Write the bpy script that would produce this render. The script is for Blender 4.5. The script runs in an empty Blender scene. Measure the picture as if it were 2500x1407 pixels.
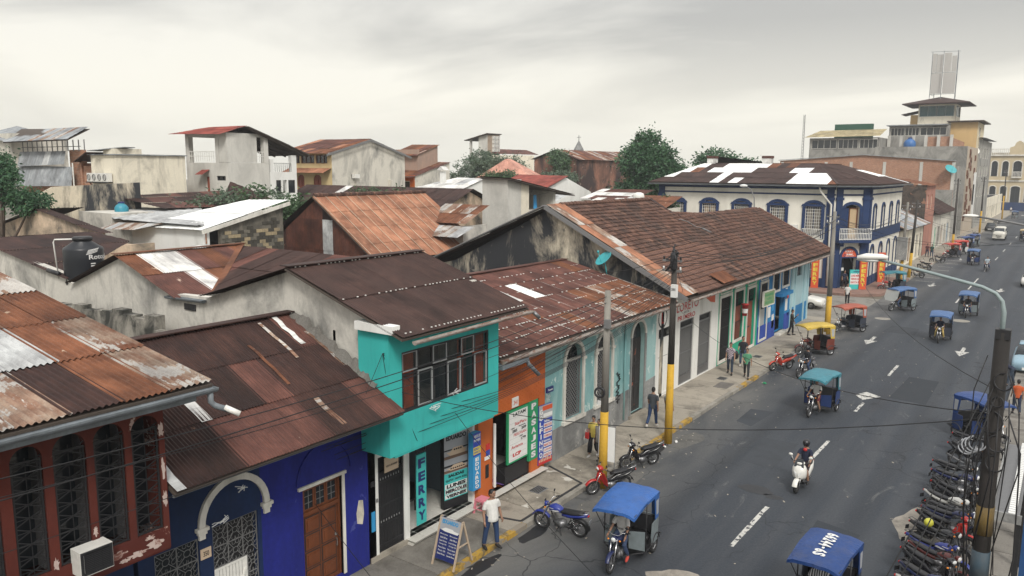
import bpy, bmesh, math, random
from mathutils import Vector, Matrix, Euler, noise as mnoise
C = bpy.context.scene.collection
SC = bpy.context.scene
R = math.radians
# ---------------------------------------------------------------- camera
cam_data = bpy.data.cameras.new('camera')
cam = bpy.data.objects.new('camera', cam_data)
C.objects.link(cam)
cam_data.sensor_width = 36.0
cam_data.lens = 27.67
cam_data.clip_start = 0.2
cam_data.clip_end = 6000
CAM_H, PITCH, ROLL, YAW = 11.0, R(8.64), R(0.349), R(35.32)
fw = Vector((-math.sin(YAW)*math.cos(PITCH), math.cos(YAW)*math.cos(PITCH), -math.sin(PITCH)))
rt0 = Vector((math.cos(YAW), math.sin(YAW), 0)); up0 = rt0.cross(fw)
rt = rt0*math.cos(ROLL)+up0*math.sin(ROLL); up = up0*math.cos(ROLL)-rt0*math.sin(ROLL)
cm = Matrix((rt, up, -fw)).transposed().to_4x4()
cm.translation = Vector((0, 0, CAM_H))
cam.matrix_world = cm
SC.camera = cam
# ---------------------------------------------------------------- sky, sun, exposure
SUN_EL, SUN_AZ = R(44), R(136)     # azimuth from +Y towards +X
world = bpy.data.worlds.new("World"); SC.world = world; world.use_nodes = True
wt = world.node_tree; wt.nodes.clear()
def wn(t, **k):
    n = wt.nodes.new(t)
    for a, b in k.items(): setattr(n, a, b)
    return n
def sky_world():
    out = wn('ShaderNodeOutputWorld'); bg = wn('ShaderNodeBackground'); bg.inputs[1].default_value = 0.1
    sky = wn('ShaderNodeTexSky', sky_type='NISHITA', sun_disc=False)
    sky.sun_elevation = SUN_EL; sky.sun_rotation = SUN_AZ; sky.dust_density = 3
    tc = wn('ShaderNodeTexCoord'); sep = wn('ShaderNodeSeparateXYZ'); wt.links.new(tc.outputs['Generated'], sep.inputs[0])
    mx = wn('ShaderNodeMath', operation='MAXIMUM'); mx.inputs[1].default_value = 0.0; wt.links.new(sep.outputs['Z'], mx.inputs[0])
    ad = wn('ShaderNodeMath', operation='ADD'); ad.inputs[1].default_value = 0.16; wt.links.new(mx.outputs[0], ad.inputs[0])
    dv = wn('ShaderNodeVectorMath', operation='DIVIDE'); wt.links.new(tc.outputs['Generated'], dv.inputs[0])
    cb = wn('ShaderNodeCombineXYZ'); wt.links.new(ad.outputs[0], cb.inputs[0]); wt.links.new(ad.outputs[0], cb.inputs[1]); cb.inputs[2].default_value = 1
    wt.links.new(cb.outputs[0], dv.inputs[1])
    mp = wn('ShaderNodeMapping'); mp.inputs['Rotation'].default_value = (0, 0, R(-40)); mp.inputs['Scale'].default_value = (0.42, 0.66, 1); mp.inputs['Location'].default_value = (0.4, 5.2, 0)
    wt.links.new(dv.outputs[0], mp.inputs[0])
    nz = wn('ShaderNodeTexNoise'); nz.inputs['Scale'].default_value = 1.1; nz.inputs['Detail'].default_value = 7; nz.inputs['Roughness'].default_value = .53; nz.inputs['Distortion'].default_value = .55
    wt.links.new(mp.outputs[0], nz.inputs['Vector'])
    # elevation ramp: white glare at the horizon, greyer cloud base overhead
    el = wn('ShaderNodeValToRGB'); wt.links.new(mx.outputs[0], el.inputs[0])
    e = el.color_ramp.elements
    e[0].position = 0.0; e[0].color = (6.3, 6.1, 5.35, 1)
    e[1].position = 1.0; e[1].color = (11, 10.9, 10.7, 1)
    x = e.new(0.09); x.color = (6.25, 6.0, 5.3, 1)
    x = e.new(0.20); x.color = (5.5, 5.35, 4.9, 1)
    x = e.new(0.5); x.color = (7.6, 7.5, 7.3, 1)
    cr = wn('ShaderNodeValToRGB'); wt.links.new(nz.outputs['Fac'], cr.inputs[0])
    c = cr.color_ramp.elements
    c[0].position = .36; c[0].color = (.58, .585, .605, 1); c[1].position = .58; c[1].color = (1.03, 1.03, 1.03, 1)
    # clouds are hazier near the horizon
    fz = wn('ShaderNodeMapRange'); fz.inputs['From Min'].default_value = 0.02; fz.inputs['From Max'].default_value = 0.17; fz.inputs['To Min'].default_value = .12; fz.inputs['To Max'].default_value = 1
    wt.links.new(mx.outputs[0], fz.inputs['Value'])
    mu = wn('ShaderNodeMix', data_type='RGBA', blend_type='MULTIPLY'); wt.links.new(fz.outputs[0], mu.inputs[0])
    wt.links.new(el.outputs[0], mu.inputs[6]); wt.links.new(cr.outputs[0], mu.inputs[7])
    mix = wn('ShaderNodeMix', data_type='RGBA'); mix.inputs[0].default_value = .94
    wt.links.new(sky.outputs[0], mix.inputs[6]); wt.links.new(mu.outputs[2], mix.inputs[7])
    wt.links.new(mix.outputs[2], bg.inputs[0]); wt.links.new(bg.outputs[0], out.inputs[0])
sky_world()
sd = bpy.data.lights.new('sun', 'SUN'); sd.energy = 1.5; sd.angle = R(14); sd.color = (1, .965, .9)
so = bpy.data.objects.new('sun', sd); C.objects.link(so)
so.rotation_euler = Vector((-math.sin(SUN_AZ)*math.cos(SUN_EL), -math.cos(SUN_AZ)*math.cos(SUN_EL), -math.sin(SUN_EL))).to_track_quat('-Z', 'Y').to_euler()
so.location = (40, -30, 60)
SC.view_settings.view_transform = 'Standard'; SC.view_settings.look = 'None'
SC.view_settings.exposure = 0.78; SC.view_settings.gamma = 1.0; SC.view_settings.use_curve_mapping = False
SC.render.engine = 'CYCLES'
SC.cycles.max_bounces = 6; SC.cycles.transparent_max_bounces = 12
rng = random.Random(7)
# ---------------------------------------------------------------- mesh builder
ORG = {}
def V(*a): return Vector(a)
class MB:
    def __init__(s): s.v = []; s.f = []
    def add(s, vs, fs):
        n = len(s.v); s.v.extend(tuple(v) for v in vs); s.f.extend(tuple(i+n for i in f) for f in fs); return s
    def box(s, x0, y0, z0, x1, y1, z1):
        return s.add([(x0,y0,z0),(x1,y0,z0),(x1,y1,z0),(x0,y1,z0),(x0,y0,z1),(x1,y0,z1),(x1,y1,z1),(x0,y1,z1)],
              [(0,3,2,1),(4,5,6,7),(0,1,5,4),(1,2,6,5),(2,3,7,6),(3,0,4,7)])
    def cbox(s, c, h, rz=0, m=None):
        m = m or Matrix.Rotation(rz, 3, 'Z'); c = Vector(c)
        n = len(s.v); s.box(-h[0],-h[1],-h[2],h[0],h[1],h[2])
        s.v[n:] = [tuple(c+m@Vector(v)) for v in s.v[n:]]; return s
    def bar(s, p, q, w=.03, h=None, upv=(0,0,1)):
        p, q = Vector(p), Vector(q); h = w if h is None else h; d = (q-p)
        if d.length < 1e-6: return s
        d.normalize(); u = Vector(upv)
        if abs(d.dot(u)) > .98: u = Vector((0,1,0)) if abs(d.y) < .9 else Vector((1,0,0))
        r = d.cross(u).normalized()*w/2; u2 = r.cross(d).normalized()*h/2
        vs = [p-r-u2, p+r-u2, p+r+u2, p-r+u2, q-r-u2, q+r-u2, q+r+u2, q-r+u2]
        return s.add(vs, [(0,3,2,1),(4,5,6,7),(0,1,5,4),(1,2,6,5),(2,3,7,6),(3,0,4,7)])
    def tube(s, pts, r, n=6, cap=True, sq=None):
        pts = [Vector(p) for p in pts]; m = len(pts)
        rs = r if isinstance(r, (list, tuple)) else [r]*m
        base = len(s.v); u = None
        for i, p in enumerate(pts):
            t = (pts[min(i+1, m-1)]-pts[max(i-1, 0)])
            t = t.normalized() if t.length > 1e-9 else Vector((0,0,1))
            if u is None:
                u = Vector((0,0,1)) if abs(t.z) < .9 else Vector((0,1,0))
            u = (u-t*u.dot(t)); u = u.normalized() if u.length > 1e-6 else Vector((1,0,0))
            w = t.cross(u)
            for k in range(n):
                a = 2*math.pi*k/n
                s.v.append(tuple(p+(u*math.cos(a)+w*math.sin(a))*rs[i]))
        for i in range(m-1):
            for k in range(n):
                a, b = base+i*n+k, base+i*n+(k+1) % n
                s.f.append((a, b, b+n, a+n))
        if cap:
            s.f.append(tuple(base+k for k in range(n))[::-1]); s.f.append(tuple(base+(m-1)*n+k for k in range(n)))
        return s
    def cyl(s, p, q, r0, r1=None, n=12): return s.tube([p, q], [r0, r0 if r1 is None else r1], n)
    def lathe(s, prof, n=16, c=(0,0,0), ax=(0,0,1), cap=True):
        ax = Vector(ax).normalized(); u = Vector((1,0,0)) if abs(ax.x) < .9 else Vector((0,1,0))
        u = (u-ax*u.dot(ax)).normalized(); w = ax.cross(u); c = Vector(c); b = len(s.v)
        for r, z in prof:
            for k in range(n):
                a = 2*math.pi*k/n
                s.v.append(tuple(c+ax*z+(u*math.cos(a)+w*math.sin(a))*r))
        for i in range(len(prof)-1):
            for k in range(n):
                p, q = b+i*n+k, b+i*n+(k+1) % n
                s.f.append((p, q, q+n, p+n))
        if cap:
            s.f.append(tuple(b+k for k in range(n))[::-1]); s.f.append(tuple(b+(len(prof)-1)*n+k for k in range(n)))
        return s
    def ell(s, c, r, nu=10, nv=7, m=None):
        c = Vector(c); r = (r, r, r) if isinstance(r, (int, float)) else r; b = len(s.v)
        for j in range(nv+1):
            t = math.pi*j/nv
            for i in range(nu):
                p = 2*math.pi*i/nu
                q = Vector((math.sin(t)*math.cos(p)*r[0], math.sin(t)*math.sin(p)*r[1], math.cos(t)*r[2]))
                s.v.append(tuple(c+(m@q if m else q)))
        for j in range(nv):
            for i in range(nu):
                a, d = b+j*nu+i, b+j*nu+(i+1) % nu
                s.f.append((a, a+nu, d+nu, d))
        return s
    def prism(s, poly, vec):
        vec = Vector(vec); n = len(poly)
        a = [Vector(p) for p in poly]
        return s.add(a+[p+vec for p in a], [tuple(range(n))[::-1], tuple(range(n, 2*n))]+[(i, (i+1) % n, n+(i+1) % n, n+i) for i in range(n)])
    def torus(s, c, ax, Rr, r, n=20, k=6, a0=0, a1=2*math.pi):
        ax = Vector(ax).normalized(); u = Vector((0,0,1)) if abs(ax.z) < .9 else Vector((1,0,0))
        u = (u-ax*u.dot(ax)).normalized(); w = ax.cross(u); c = Vector(c); b = len(s.v); full = abs(a1-a0-2*math.pi) < 1e-6
        m = n if full else n+1
        for i in range(m):
            a = a0+(a1-a0)*i/n; d = u*math.cos(a)+w*math.sin(a)
            for j in range(k):
                t = 2*math.pi*j/k
                s.v.append(tuple(c+d*(Rr+r*math.cos(t))+ax*r*math.sin(t)))
        for i in range(n):
            for j in range(k):
                p, q = b+(i % m)*k, b+((i+1) % m)*k
                s.f.append((p+j, q+j, q+(j+1) % k, p+(j+1) % k))
        return s
    def join(s, o, mat=None):
        return s.add([mat@Vector(v) for v in o.v] if mat else o.v, o.f)
    def mesh(s, name, mat, smooth=False, off=None):
        me = bpy.data.meshes.new(name)
        vs = s.v if off is None else [(x-off[0], y-off[1], z-off[2]) for x, y, z in s.v]
        me.from_pydata(vs, [], s.f); me.update()
        if smooth:
            me.polygons.foreach_set('use_smooth', [True]*len(me.polygons))
        if mat: me.materials.append(mat)
        return me
    def build(s, name, mat, parent=None, smooth=False, kind=None, label=None):
        off = ORG.get(parent.name) if parent else None
        o = bpy.data.objects.new(name, s.mesh(name, mat, smooth, off)); C.objects.link(o)
        if parent: o.parent = parent; ORG[o.name] = off
        if kind: o['kind'] = kind
        if label: o['label'] = label
        return o
def tag(o, label=None, cat=None, group=None, kind=None):
    if label: o['label'] = label
    if cat: o['category'] = cat
    if group: o['group'] = group
    if kind: o['kind'] = kind
    return o
def thing(name, label, cat, loc=(0,0,0), group=None, rz=0, local=False):
    o = bpy.data.objects.new(name, None); o.empty_display_size = .2; C.objects.link(o)
    o.location = loc; o.rotation_euler = (0, 0, rz); ORG[o.name] = None if local else tuple(loc)
    return tag(o, label, cat, group)
def inst(name, me, parent, M=None, mats=None):
    """one more object on a shared mesh, in the parent's frame"""
    o = bpy.data.objects.new(name, me); C.objects.link(o); o.parent = parent; ORG[o.name] = ORG.get(parent.name)
    if M is not None: o.matrix_basis = M
    if mats is not None:
        o.material_slots[0].link = 'OBJECT'; o.material_slots[0].material = mats
    return o
KIDS = {}
def copy_tree(o, parent=None, mats=None):
    c = o.copy(); C.objects.link(c); c.parent = parent; ORG[c.name] = ORG.get(o.name)
    if mats and c.type == 'MESH' and c.material_slots and c.material_slots[0].material and c.material_slots[0].material.name in mats:
        c.material_slots[0].link = 'OBJECT'; c.material_slots[0].material = mats[o.material_slots[0].material.name]
    for ch in list(o.children): copy_tree(ch, c, mats)
    return c
# ---------------------------------------------------------------- materials
MAT = {}
class NT:
    def __init__(s, name):
        s.m = bpy.data.materials.new(name); s.m.use_nodes = True; s.t = s.m.node_tree
        s.b = s.t.nodes['Principled BSDF']; MAT[name] = s.m
        s.tc = s.n('ShaderNodeTexCoord')
    def n(s, t, **k):
        x = s.t.nodes.new(t)
        for a, b in k.items(): setattr(x, a, b)
        return x
    def l(s, a, b): s.t.links.new(a, b)
    def vec(s, scale=(1,1,1), rand=False, rot=(0,0,0)):
        mp = s.n('ShaderNodeMapping'); mp.inputs['Scale'].default_value = scale; mp.inputs['Rotation'].default_value = rot
        s.l(s.tc.outputs['Object'], mp.inputs[0])
        if rand:
            oi = s.n('ShaderNodeObjectInfo'); mu = s.n('ShaderNodeMath', operation='MULTIPLY'); mu.inputs[1].default_value = 57.0
            s.l(oi.outputs['Random'], mu.inputs[0])
            ad = s.n('ShaderNodeVectorMath', operation='ADD'); s.l(mp.outputs[0], ad.inputs[0]); s.l(mu.outputs[0], ad.inputs[1])
            return ad.outputs[0]
        return mp.outputs[0]
    def noise(s, vec, scale, detail=5, rough=.6, dist=0):
        x = s.n('ShaderNodeTexNoise'); s.l(vec, x.inputs['Vector'])
        x.inputs['Scale'].default_value = scale; x.inputs['Detail'].default_value = detail; x.inputs['Roughness'].default_value = rough; x.inputs['Distortion'].default_value = dist
        return x.outputs['Fac']
    def ramp(s, fac, a, b, lo=0, hi=1):
        x = s.n('ShaderNodeMapRange'); s.l(fac, x.inputs['Value'])
        x.inputs['From Min'].default_value = a; x.inputs['From Max'].default_value = b; x.inputs['To Min'].default_value = lo; x.inputs['To Max'].default_value = hi
        return x.outputs[0]
    def mix(s, fac, a, b, blend='MIX'):
        x = s.n('ShaderNodeMix', data_type='RGBA', blend_type=blend)
        for i, q in ((0, fac), (6, a), (7, b)):
            if isinstance(q, (int, float)): x.inputs[i].default_value = q
            elif isinstance(q, tuple): x.inputs[i].default_value = (*q, 1)
            else: s.l(q, x.inputs[i])
        return x.outputs[2]
    def rnd(s, lo, hi):
        oi = s.n('ShaderNodeObjectInfo'); return s.ramp(oi.outputs['Random'], 0, 1, lo, hi)
    def bump(s, fac, strength=.3, dist=.02):
        x = s.n('ShaderNodeBump'); x.inputs['Strength'].default_value = strength; x.inputs['Distance'].default_value = dist
        s.l(fac, x.inputs['Height']); s.l(x.outputs[0], s.b.inputs['Normal'])
    def out(s, col=None, rough=.8, metal=0, spec=.3):
        if col is not None:
            if isinstance(col, tuple): s.b.inputs['Base Color'].default_value = (*col, 1)
            else: s.l(col, s.b.inputs['Base Color'])
        if isinstance(rough, (int, float)): s.b.inputs['Roughness'].default_value = rough
        else: s.l(rough, s.b.inputs['Roughness'])
        s.b.inputs['Metallic'].default_value = metal
        s.b.inputs['Specular IOR Level'].default_value = spec
        return s.m
def weather(name, base, dark=None, amt=.4, sharp=.22, streak=.35, scale=.6, patch=None, pamt=.3, pscale=1.6, rough=.85, bump=.25, var=.16, dark2=None):
    """painted or rendered wall: broad stains that run down, peeled patches, fine grain"""
    n = NT(name); v = n.vec((1, 1, 1)); vs = n.vec((1, 1, streak))
    fine = n.noise(v, 9, 6, .7); big = n.noise(v, .5, 3, .5)
    col = n.mix(n.ramp(fine, .3, .7), tuple(c*(1-var) for c in base), tuple(min(1, c*(1+var*.6)) for c in base))
    col = n.mix(n.ramp(big, .35, .65, 0, .5), col, tuple(c*.88 for c in base))
    if dark:
        a = n.noise(vs, scale, 9, .68, .6)
        f = n.ramp(a, 1-amt-sharp/2, 1-amt+sharp/2) if amt < 1 else 1.0
        col = n.mix(f, col, dark)
        b = n.noise(n.vec((3.5, 3.5, .35)), scale*1.6, 7, .7)
        col = n.mix(n.ramp(b, .56, .76, 0, .6), col, tuple(c*1.15 for c in (dark2 or dark)))
    if patch:
        p = n.noise(v, pscale, 8, .62, .4)
        col = n.mix(n.ramp(p, 1-pamt, 1-pamt+.02), col, patch)
    n.bump(fine, bump, .01)
    return n.out(col, rough)
def plain(name, col, rough=.6, metal=0, var=.08, scale=12, spec=.4, rand=0.0, dirt=.0):
    n = NT(name); f = n.noise(n.vec(), scale, 4, .6)
    c = n.mix(n.ramp(f, .3, .7), tuple(x*(1-var) for x in col), tuple(min(1, x*(1+var)) for x in col))
    if rand: c = n.mix(1.0, c, n.mix(n.rnd(0, 1), (1-rand,)*3, (1+rand,)*3), 'MULTIPLY')
    if dirt:
        g = n.noise(n.vec((1,1,.5)), 1.7, 7, .7); c = n.mix(n.ramp(g, .48, .7, 0, dirt), c, (.10, .085, .07))
    return n.out(c, rough, metal, spec)
def glassy(name, tint=(.03,.04,.045), alpha=.55, rough=.06):
    n = NT(name); n.out(tint, rough, 0, .5)
    n.b.inputs['Alpha'].default_value = alpha
    return n.m
def emboss(name, col, rough=.5): return plain(name, col, rough, var=.03)
def rust(name, c1, c2, c3=None, a2=.45, a3=.62, rough=.75, metal=.0, rand=.22, st=.55, fade=None):
    """old corrugated sheet: streaks run along local Y (down the slope)"""
    n = NT(name)
    v = n.vec((1, st, 1), True); vf = n.vec((3.2, .22, 1), True); vv = n.vec((1, 1, 1), True)
    s1 = n.noise(v, 1.3, 8, .66, .4); s2 = n.noise(vf, 3.2, 5, .6); fi = n.noise(vv, 22, 4, .6)
    col = n.mix(n.ramp(s1, a2-.12, a2+.14), c1, c2)
    col = n.mix(n.ramp(s2, .42, .68, 0, .6), col, tuple(x*.62 for x in c1))
    if c3:
        s3 = n.noise(v, 1.0, 9, .7, .5)
        m = n.n('ShaderNodeMath', operation='MULTIPLY_ADD'); n.l(s2, m.inputs[0]); m.inputs[1].default_value = .35; n.l(s3, m.inputs[2])
        col = n.mix(n.ramp(m.outputs[0], a3+.165, a3+.2), col, n.mix(n.ramp(fi, .3, .7), tuple(x*.85 for x in c3), c3))
    col = n.mix(n.ramp(fi, .35, .75, 0, .35), col, tuple(x*.7 for x in c1))
    gp = n.n('ShaderNodeNewGeometry'); wn_ = n.noise(gp.outputs['Position'], .8, 6, .65, .5); col = n.mix(1.0, col, n.mix(n.ramp(wn_, .36, .64), (.66,.64,.64), (1.28,1.26,1.24)), 'MULTIPLY')
    if fade: col = n.mix(n.ramp(n.noise(vv, .9, 3, .5), .4, .65, 0, .5), col, fade)
    col = n.mix(1.0, col, n.mix(n.rnd(0, 1), (1-rand,)*3, (1+rand*.6,)*3), 'MULTIPLY')
    n.bump(fi, .15, .004)
    return n.out(col, rough, metal, .3)
# ---------------------------------------------------------------- building helpers
class Fr:
    """a facade frame: u along the wall, z up, d = depth into the wall (negative = proud of it)"""
    def __init__(s, org, ud, nd): s.o = Vector(org); s.u = Vector(ud).normalized(); s.n = Vector(nd).normalized()
    def P(s, u, z, d=0): return s.o+s.u*u+Vector((0, 0, z))-s.n*d
    def box(s, mb, u0, u1, z0, z1, d0, d1):
        a = [s.P(u0,z0,d0), s.P(u1,z0,d0), s.P(u1,z0,d1), s.P(u0,z0,d1), s.P(u0,z1,d0), s.P(u1,z1,d0), s.P(u1,z1,d1), s.P(u0,z1,d1)]
        return mb.add(a, [(0,3,2,1),(4,5,6,7),(0,1,5,4),(1,2,6,5),(2,3,7,6),(3,0,4,7)])
    def poly(s, mb, pts, d0, d1): return mb.prism([s.P(u, z, d0) for u, z in pts], -s.n*(d1-d0))
    def bar(s, mb, a, b, w=.02, d=0, h=None): return mb.bar(s.P(a[0], a[1], d), s.P(b[0], b[1], d), w, h, s.n)
def FX(x, zbase=0, y0=0): return Fr((x, y0, zbase), (0, 1, 0), (1, 0, 0))      # faces the street (+X), u = world y
def FY(y, zbase=0, x0=0): return Fr((x0, y, zbase), (1, 0, 0), (0, -1, 0))     # faces the camera end of the street (-Y), u = world x
def arch_pts(u0, u1, z1, rise, n=10, th=0.0):
    """points of an arch head from left spring to right spring; z1 = crown"""
    c = (u0+u1)/2; hw = (u1-u0)/2+th; zs = z1-rise; rr = rise+th
    return [(c-hw*math.cos(math.pi*i/n), zs+rr*math.sin(math.pi*i/n)) for i in range(n+1)]
def wall(parent, name, mat, F, u0, u1, z0, z1, ops=(), th=.3, top=None, back=True, kind=None, label=None):
    """slab wall with real openings. ops: (u0,u1,z0,z1[,rise]); top: polyline [(u,z)..] for gables"""
    mb = MB(); top = top or [(u0, z1), (u1, z1)]
    def tz(u):
        for (a, za), (b, zb) in zip(top, top[1:]):
            if a-1e-6 <= u <= b+1e-6: return za+(zb-za)*(0 if b == a else (u-a)/(b-a))
        return top[-1][1] if u > top[-1][0] else top[0][1]
    bs = {u0, u1} | {a for a, _ in top if u0 <= a <= u1}; outl = []
    for o in ops:
        rise = o[4] if len(o) > 4 else 0
        if rise:
            ap = arch_pts(o[0], o[1], o[3], rise, 12)
        else: ap = [(o[0], o[3]), (o[1], o[3])]
        outl.append((o, ap)); bs |= {p[0] for p in ap} | {o[0], o[1]}
    def oz(ap, u):
        for (a, za), (b, zb) in zip(ap, ap[1:]):
            if a-1e-6 <= u <= b+1e-6: return za+(zb-za)*(0 if b-a < 1e-9 else (u-a)/(b-a))
        return ap[0][1]
    bs = sorted(bs); bb = [bs[0]]
    for b in bs[1:]:
        if b-bb[-1] > 1e-5: bb.append(b)
    def face(q, d): mb.add([F.P(u, z, d) for u, z in q], [(0, 1, 2, 3)])
    for a, b in zip(bb, bb[1:]):
        m = (a+b)/2; segs = []; za, zb = z0, z0
        for o, ap in sorted([x for x in outl if x[0][0] < m < x[0][1]], key=lambda x: x[0][2]):
            segs.append((za, zb, o[2], o[2])); za, zb = oz(ap, a), oz(ap, b)
        segs.append((za, zb, tz(a), tz(b)))
        for p, q, r, s in segs:
            if max(r-p, s-q) < 1e-4: continue
            face([(a, p), (b, q), (b, s), (a, r)], 0)
            if back: face([(a, r), (b, s), (b, q), (a, p)], th)
    for o, ap in outl:
        ol = [(o[0], o[2])]+ap+[(o[1], o[2])]
        for p, q in zip(ol, ol[1:]+ol[:1]):
            mb.add([F.P(*p, 0), F.P(*q, 0), F.P(*q, th), F.P(*p, th)], [(0, 1, 2, 3)])
    rim = [(u0, z0)]+[(u, z) for u, z in top]+[(u1, z0)]
    for p, q in zip(rim, rim[1:]):
        mb.add([F.P(*p, 0), F.P(*q, 0), F.P(*q, th), F.P(*p, th)], [(3, 2, 1, 0)])
    return mb.build(name, mat, parent, kind=kind, label=label)
_corr = {}
def corr_mesh(w, L, pitch, amp, seg, clip=None, v0=0, u0=0, name='roof_sheet', mat=None):
    nc = max(2, int(round(w/pitch*seg))); mb = MB(); cols = []
    for i in range(nc+1):
        x = w*i/nc
        lo, hi = (0, L) if clip is None else clip(u0+x, v0, v0+L)
        cols.append((x, lo, hi))
    idx = []
    for x, lo, hi in cols:
        if hi-lo < 1e-4: idx.append(None); continue
        z = amp*math.sin(2*math.pi*x/pitch); k = len(mb.v)
        ys = [lo, (lo+hi)/2, hi]
        for y in ys: mb.v.append((x, y, z+.022*(1-y/L)))
        idx.append(k)
    for a, b in zip(idx, idx[1:]):
        if a is None or b is None: continue
        for k in range(2): mb.f.append((a+k, b+k, b+k+1, a+k+1))
    return mb.mesh(name, mat) if mb.f else None
def tin_roof(parent, pts, w=.83, L=1.8, mats=None, pitch=.1, amp=.016, seg=4, seed=1, deck=None, over=.07, jit=.006, name='roof_sheet', rows=None, coloff=0.0, drop=None):
    """corrugated sheets laid one by one on a convex roof face; pts[0]->pts[1] is the eave"""
    P = [Vector(p) for p in pts]; r_ = random.Random(seed)
    nrm = Vector((0, 0, 0))
    for a, b in zip(P, P[1:]+P[:1]): nrm += a.cross(b)
    nrm.normalize()
    if nrm.z < 0: nrm = -nrm
    X = (P[1]-P[0]).normalized(); Y = nrm.cross(X)
    o = P[0]
    if Y.z < 0: X = -X; Y = -Y; o = P[1]
    pl = [((p-o).dot(X), (p-o).dot(Y)) for p in P]
    def inter(u, va, vb):
        lo, hi = 1e9, -1e9
        for (a, c), (b, d) in zip(pl, pl[1:]+pl[:1]):
            if min(a, b)-1e-6 <= u <= max(a, b)+1e-6:
                if abs(b-a) < 1e-9: vs = (c, d)
                else: vs = (c+(d-c)*(u-a)/(b-a),)
                for q in vs: lo = min(lo, q); hi = max(hi, q)
        return (max(lo, va)-va, min(hi, vb)-va) if hi > -1e8 else (0, 0)
    ua, ub = min(p[0] for p in pl), max(p[0] for p in pl); vb = max(p[1] for p in pl)
    va = min(p[1] for p in pl)
    nj = rows or max(1, int(round((vb-va)/L))); L = (vb-va)/nj; ni = max(1, int(math.ceil((ub-ua)/w-.12)))
    w = (ub-ua)/ni if coloff == 0 else w
    out = []
    for j in range(nj):
        for i in range(ni):
            u0, v0 = ua+i*w, va+j*L
            if drop and drop(i, j, ni, nj): continue
            ww = w+over if i < ni-1 else w; LL = L+.10 if j < nj-1 else L
            full = all(abs(inter(u, v0, v0+LL)[0]) < 1e-3 and abs(inter(u, v0, v0+LL)[1]-LL) < 1e-3 for u in (u0, u0+ww/2, u0+ww))
            m = mats(i, j, ni, nj) if callable(mats) else r_.choice(mats)
            if full:
                key = (round(ww, 4), round(LL, 4), pitch, amp, seg)
                if key not in _corr: _corr[key] = corr_mesh(ww, LL, pitch, amp, seg, mat=m)
                me = _corr[key]
            else:
                me = corr_mesh(ww, LL, pitch, amp, seg, inter, v0, u0, mat=m)
                if me is None: continue
            pos = o+X*u0+Y*v0+nrm*(.012+.007*(i % 2)+.004*(j % 2)+r_.uniform(0, jit))
            MM = Matrix((X, Y, nrm)).transposed().to_4x4()
            if full: MM = MM @ Matrix.Rotation(r_.uniform(-jit, jit)*.7, 4, 'Z')
            off = ORG.get(parent.name); MM.translation = pos-(Vector(off) if off else Vector())
            out.append(inst(name, me, parent, MM, m))
    if deck:
        mb = MB(); mb.prism([p-nrm*.03 for p in P], -nrm*.05); mb.build('roof_deck', deck, parent)
    return out
def gutter(parent, a, b, r=.09, mat=None, name='gutter', n=10):
    """half-round trough"""
    a, b = Vector(a), Vector(b); d = (b-a).normalized(); s = d.cross(Vector((0, 0, 1))).normalized(); mb = MB(); k = 8
    for ro in (r, r*.86):
        for p in (a, b):
            for i in range(k+1):
                t = math.pi+math.pi*i/k; mb.v.append(tuple(p+s*math.cos(t)*ro+Vector((0, 0, math.sin(t)*ro))))
    for g in (0, 2*(k+1)):
        for i in range(k): mb.f.append((g+i, g+i+1, g+k+2+i, g+k+1+i))
    for e in (0, k):
        mb.f.append((e, k+1+e, 3*(k+1)+e, 2*(k+1)+e))
    for q in (0, 1):
        c = len(mb.v); p = (a, b)[q]
        for i in range(k+1): mb.f
        mb.f.append(tuple(q*(k+1)+i for i in range(k+1)))
    return mb.build(name, mat, parent)
_tx = {}
def text_data(s, bold=0.0):
    k = (s, bold)
    if k in _tx: return _tx[k]
    cu = bpy.data.curves.new('t', 'FONT'); cu.body = s; cu.offset = bold; cu.fill_mode = 'FRONT'; cu.resolution_u = 3
    ob = bpy.data.objects.new('t', cu); C.objects.link(ob)
    bpy.context.view_layer.update()
    dg = bpy.context.evaluated_depsgraph_get(); e = ob.evaluated_get(dg); me = e.to_mesh()
    vs = [(v.co.x, v.co.y) for v in me.vertices]; fs = [tuple(p.vertices) for p in me.polygons]
    e.to_mesh_clear(); bpy.data.objects.remove(ob); bpy.data.curves.remove(cu)
    x0, x1 = min(v[0] for v in vs), max(v[0] for v in vs); y0, y1 = min(v[1] for v in vs), max(v[1] for v in vs)
    vs = [((x-x0)/max(1e-6, x1-x0), (y-y0)/max(1e-6, y1-y0)) for x, y in vs]
    _tx[k] = (vs, fs); return _tx[k]
def put_text(mb, F, s, u0, u1, z0, z1, d=-.004, bold=.015, flip=False):
    vs, fs = text_data(s, bold)
    mb.add([F.P(u1-(u1-u0)*x if flip else u0+(u1-u0)*x, z0+(z1-z0)*y, d) for x, y in vs], fs)
    return mb
def stack_text(mb, F, s, u0, u1, z0, z1, d=-.004, bold=.03, gap=.2):
    """letters one above the other"""
    n = len(s); h = (z1-z0)/n
    for i, ch in enumerate(s):
        zt = z1-i*h; w = (u1-u0)*(.35 if ch in 'I' else 1); c = (u0+u1)/2
        put_text(mb, F, ch, c-w/2, c+w/2, zt-h*(1-gap/2), zt-h*gap/2, d, bold)
    return mb
def bars(mb, F, u0, u1, z0, z1, step=.12, w=.02, d=0, horiz=()):
    n = max(1, int(round((u1-u0)/step)))
    for i in range(n+1):
        u = u0+(u1-u0)*i/n; F.bar(mb, (u, z0), (u, z1), w, d)
    for h in horiz: F.bar(mb, (u0, h), (u1, h), w*1.2, d+.002)
    return mb
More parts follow.
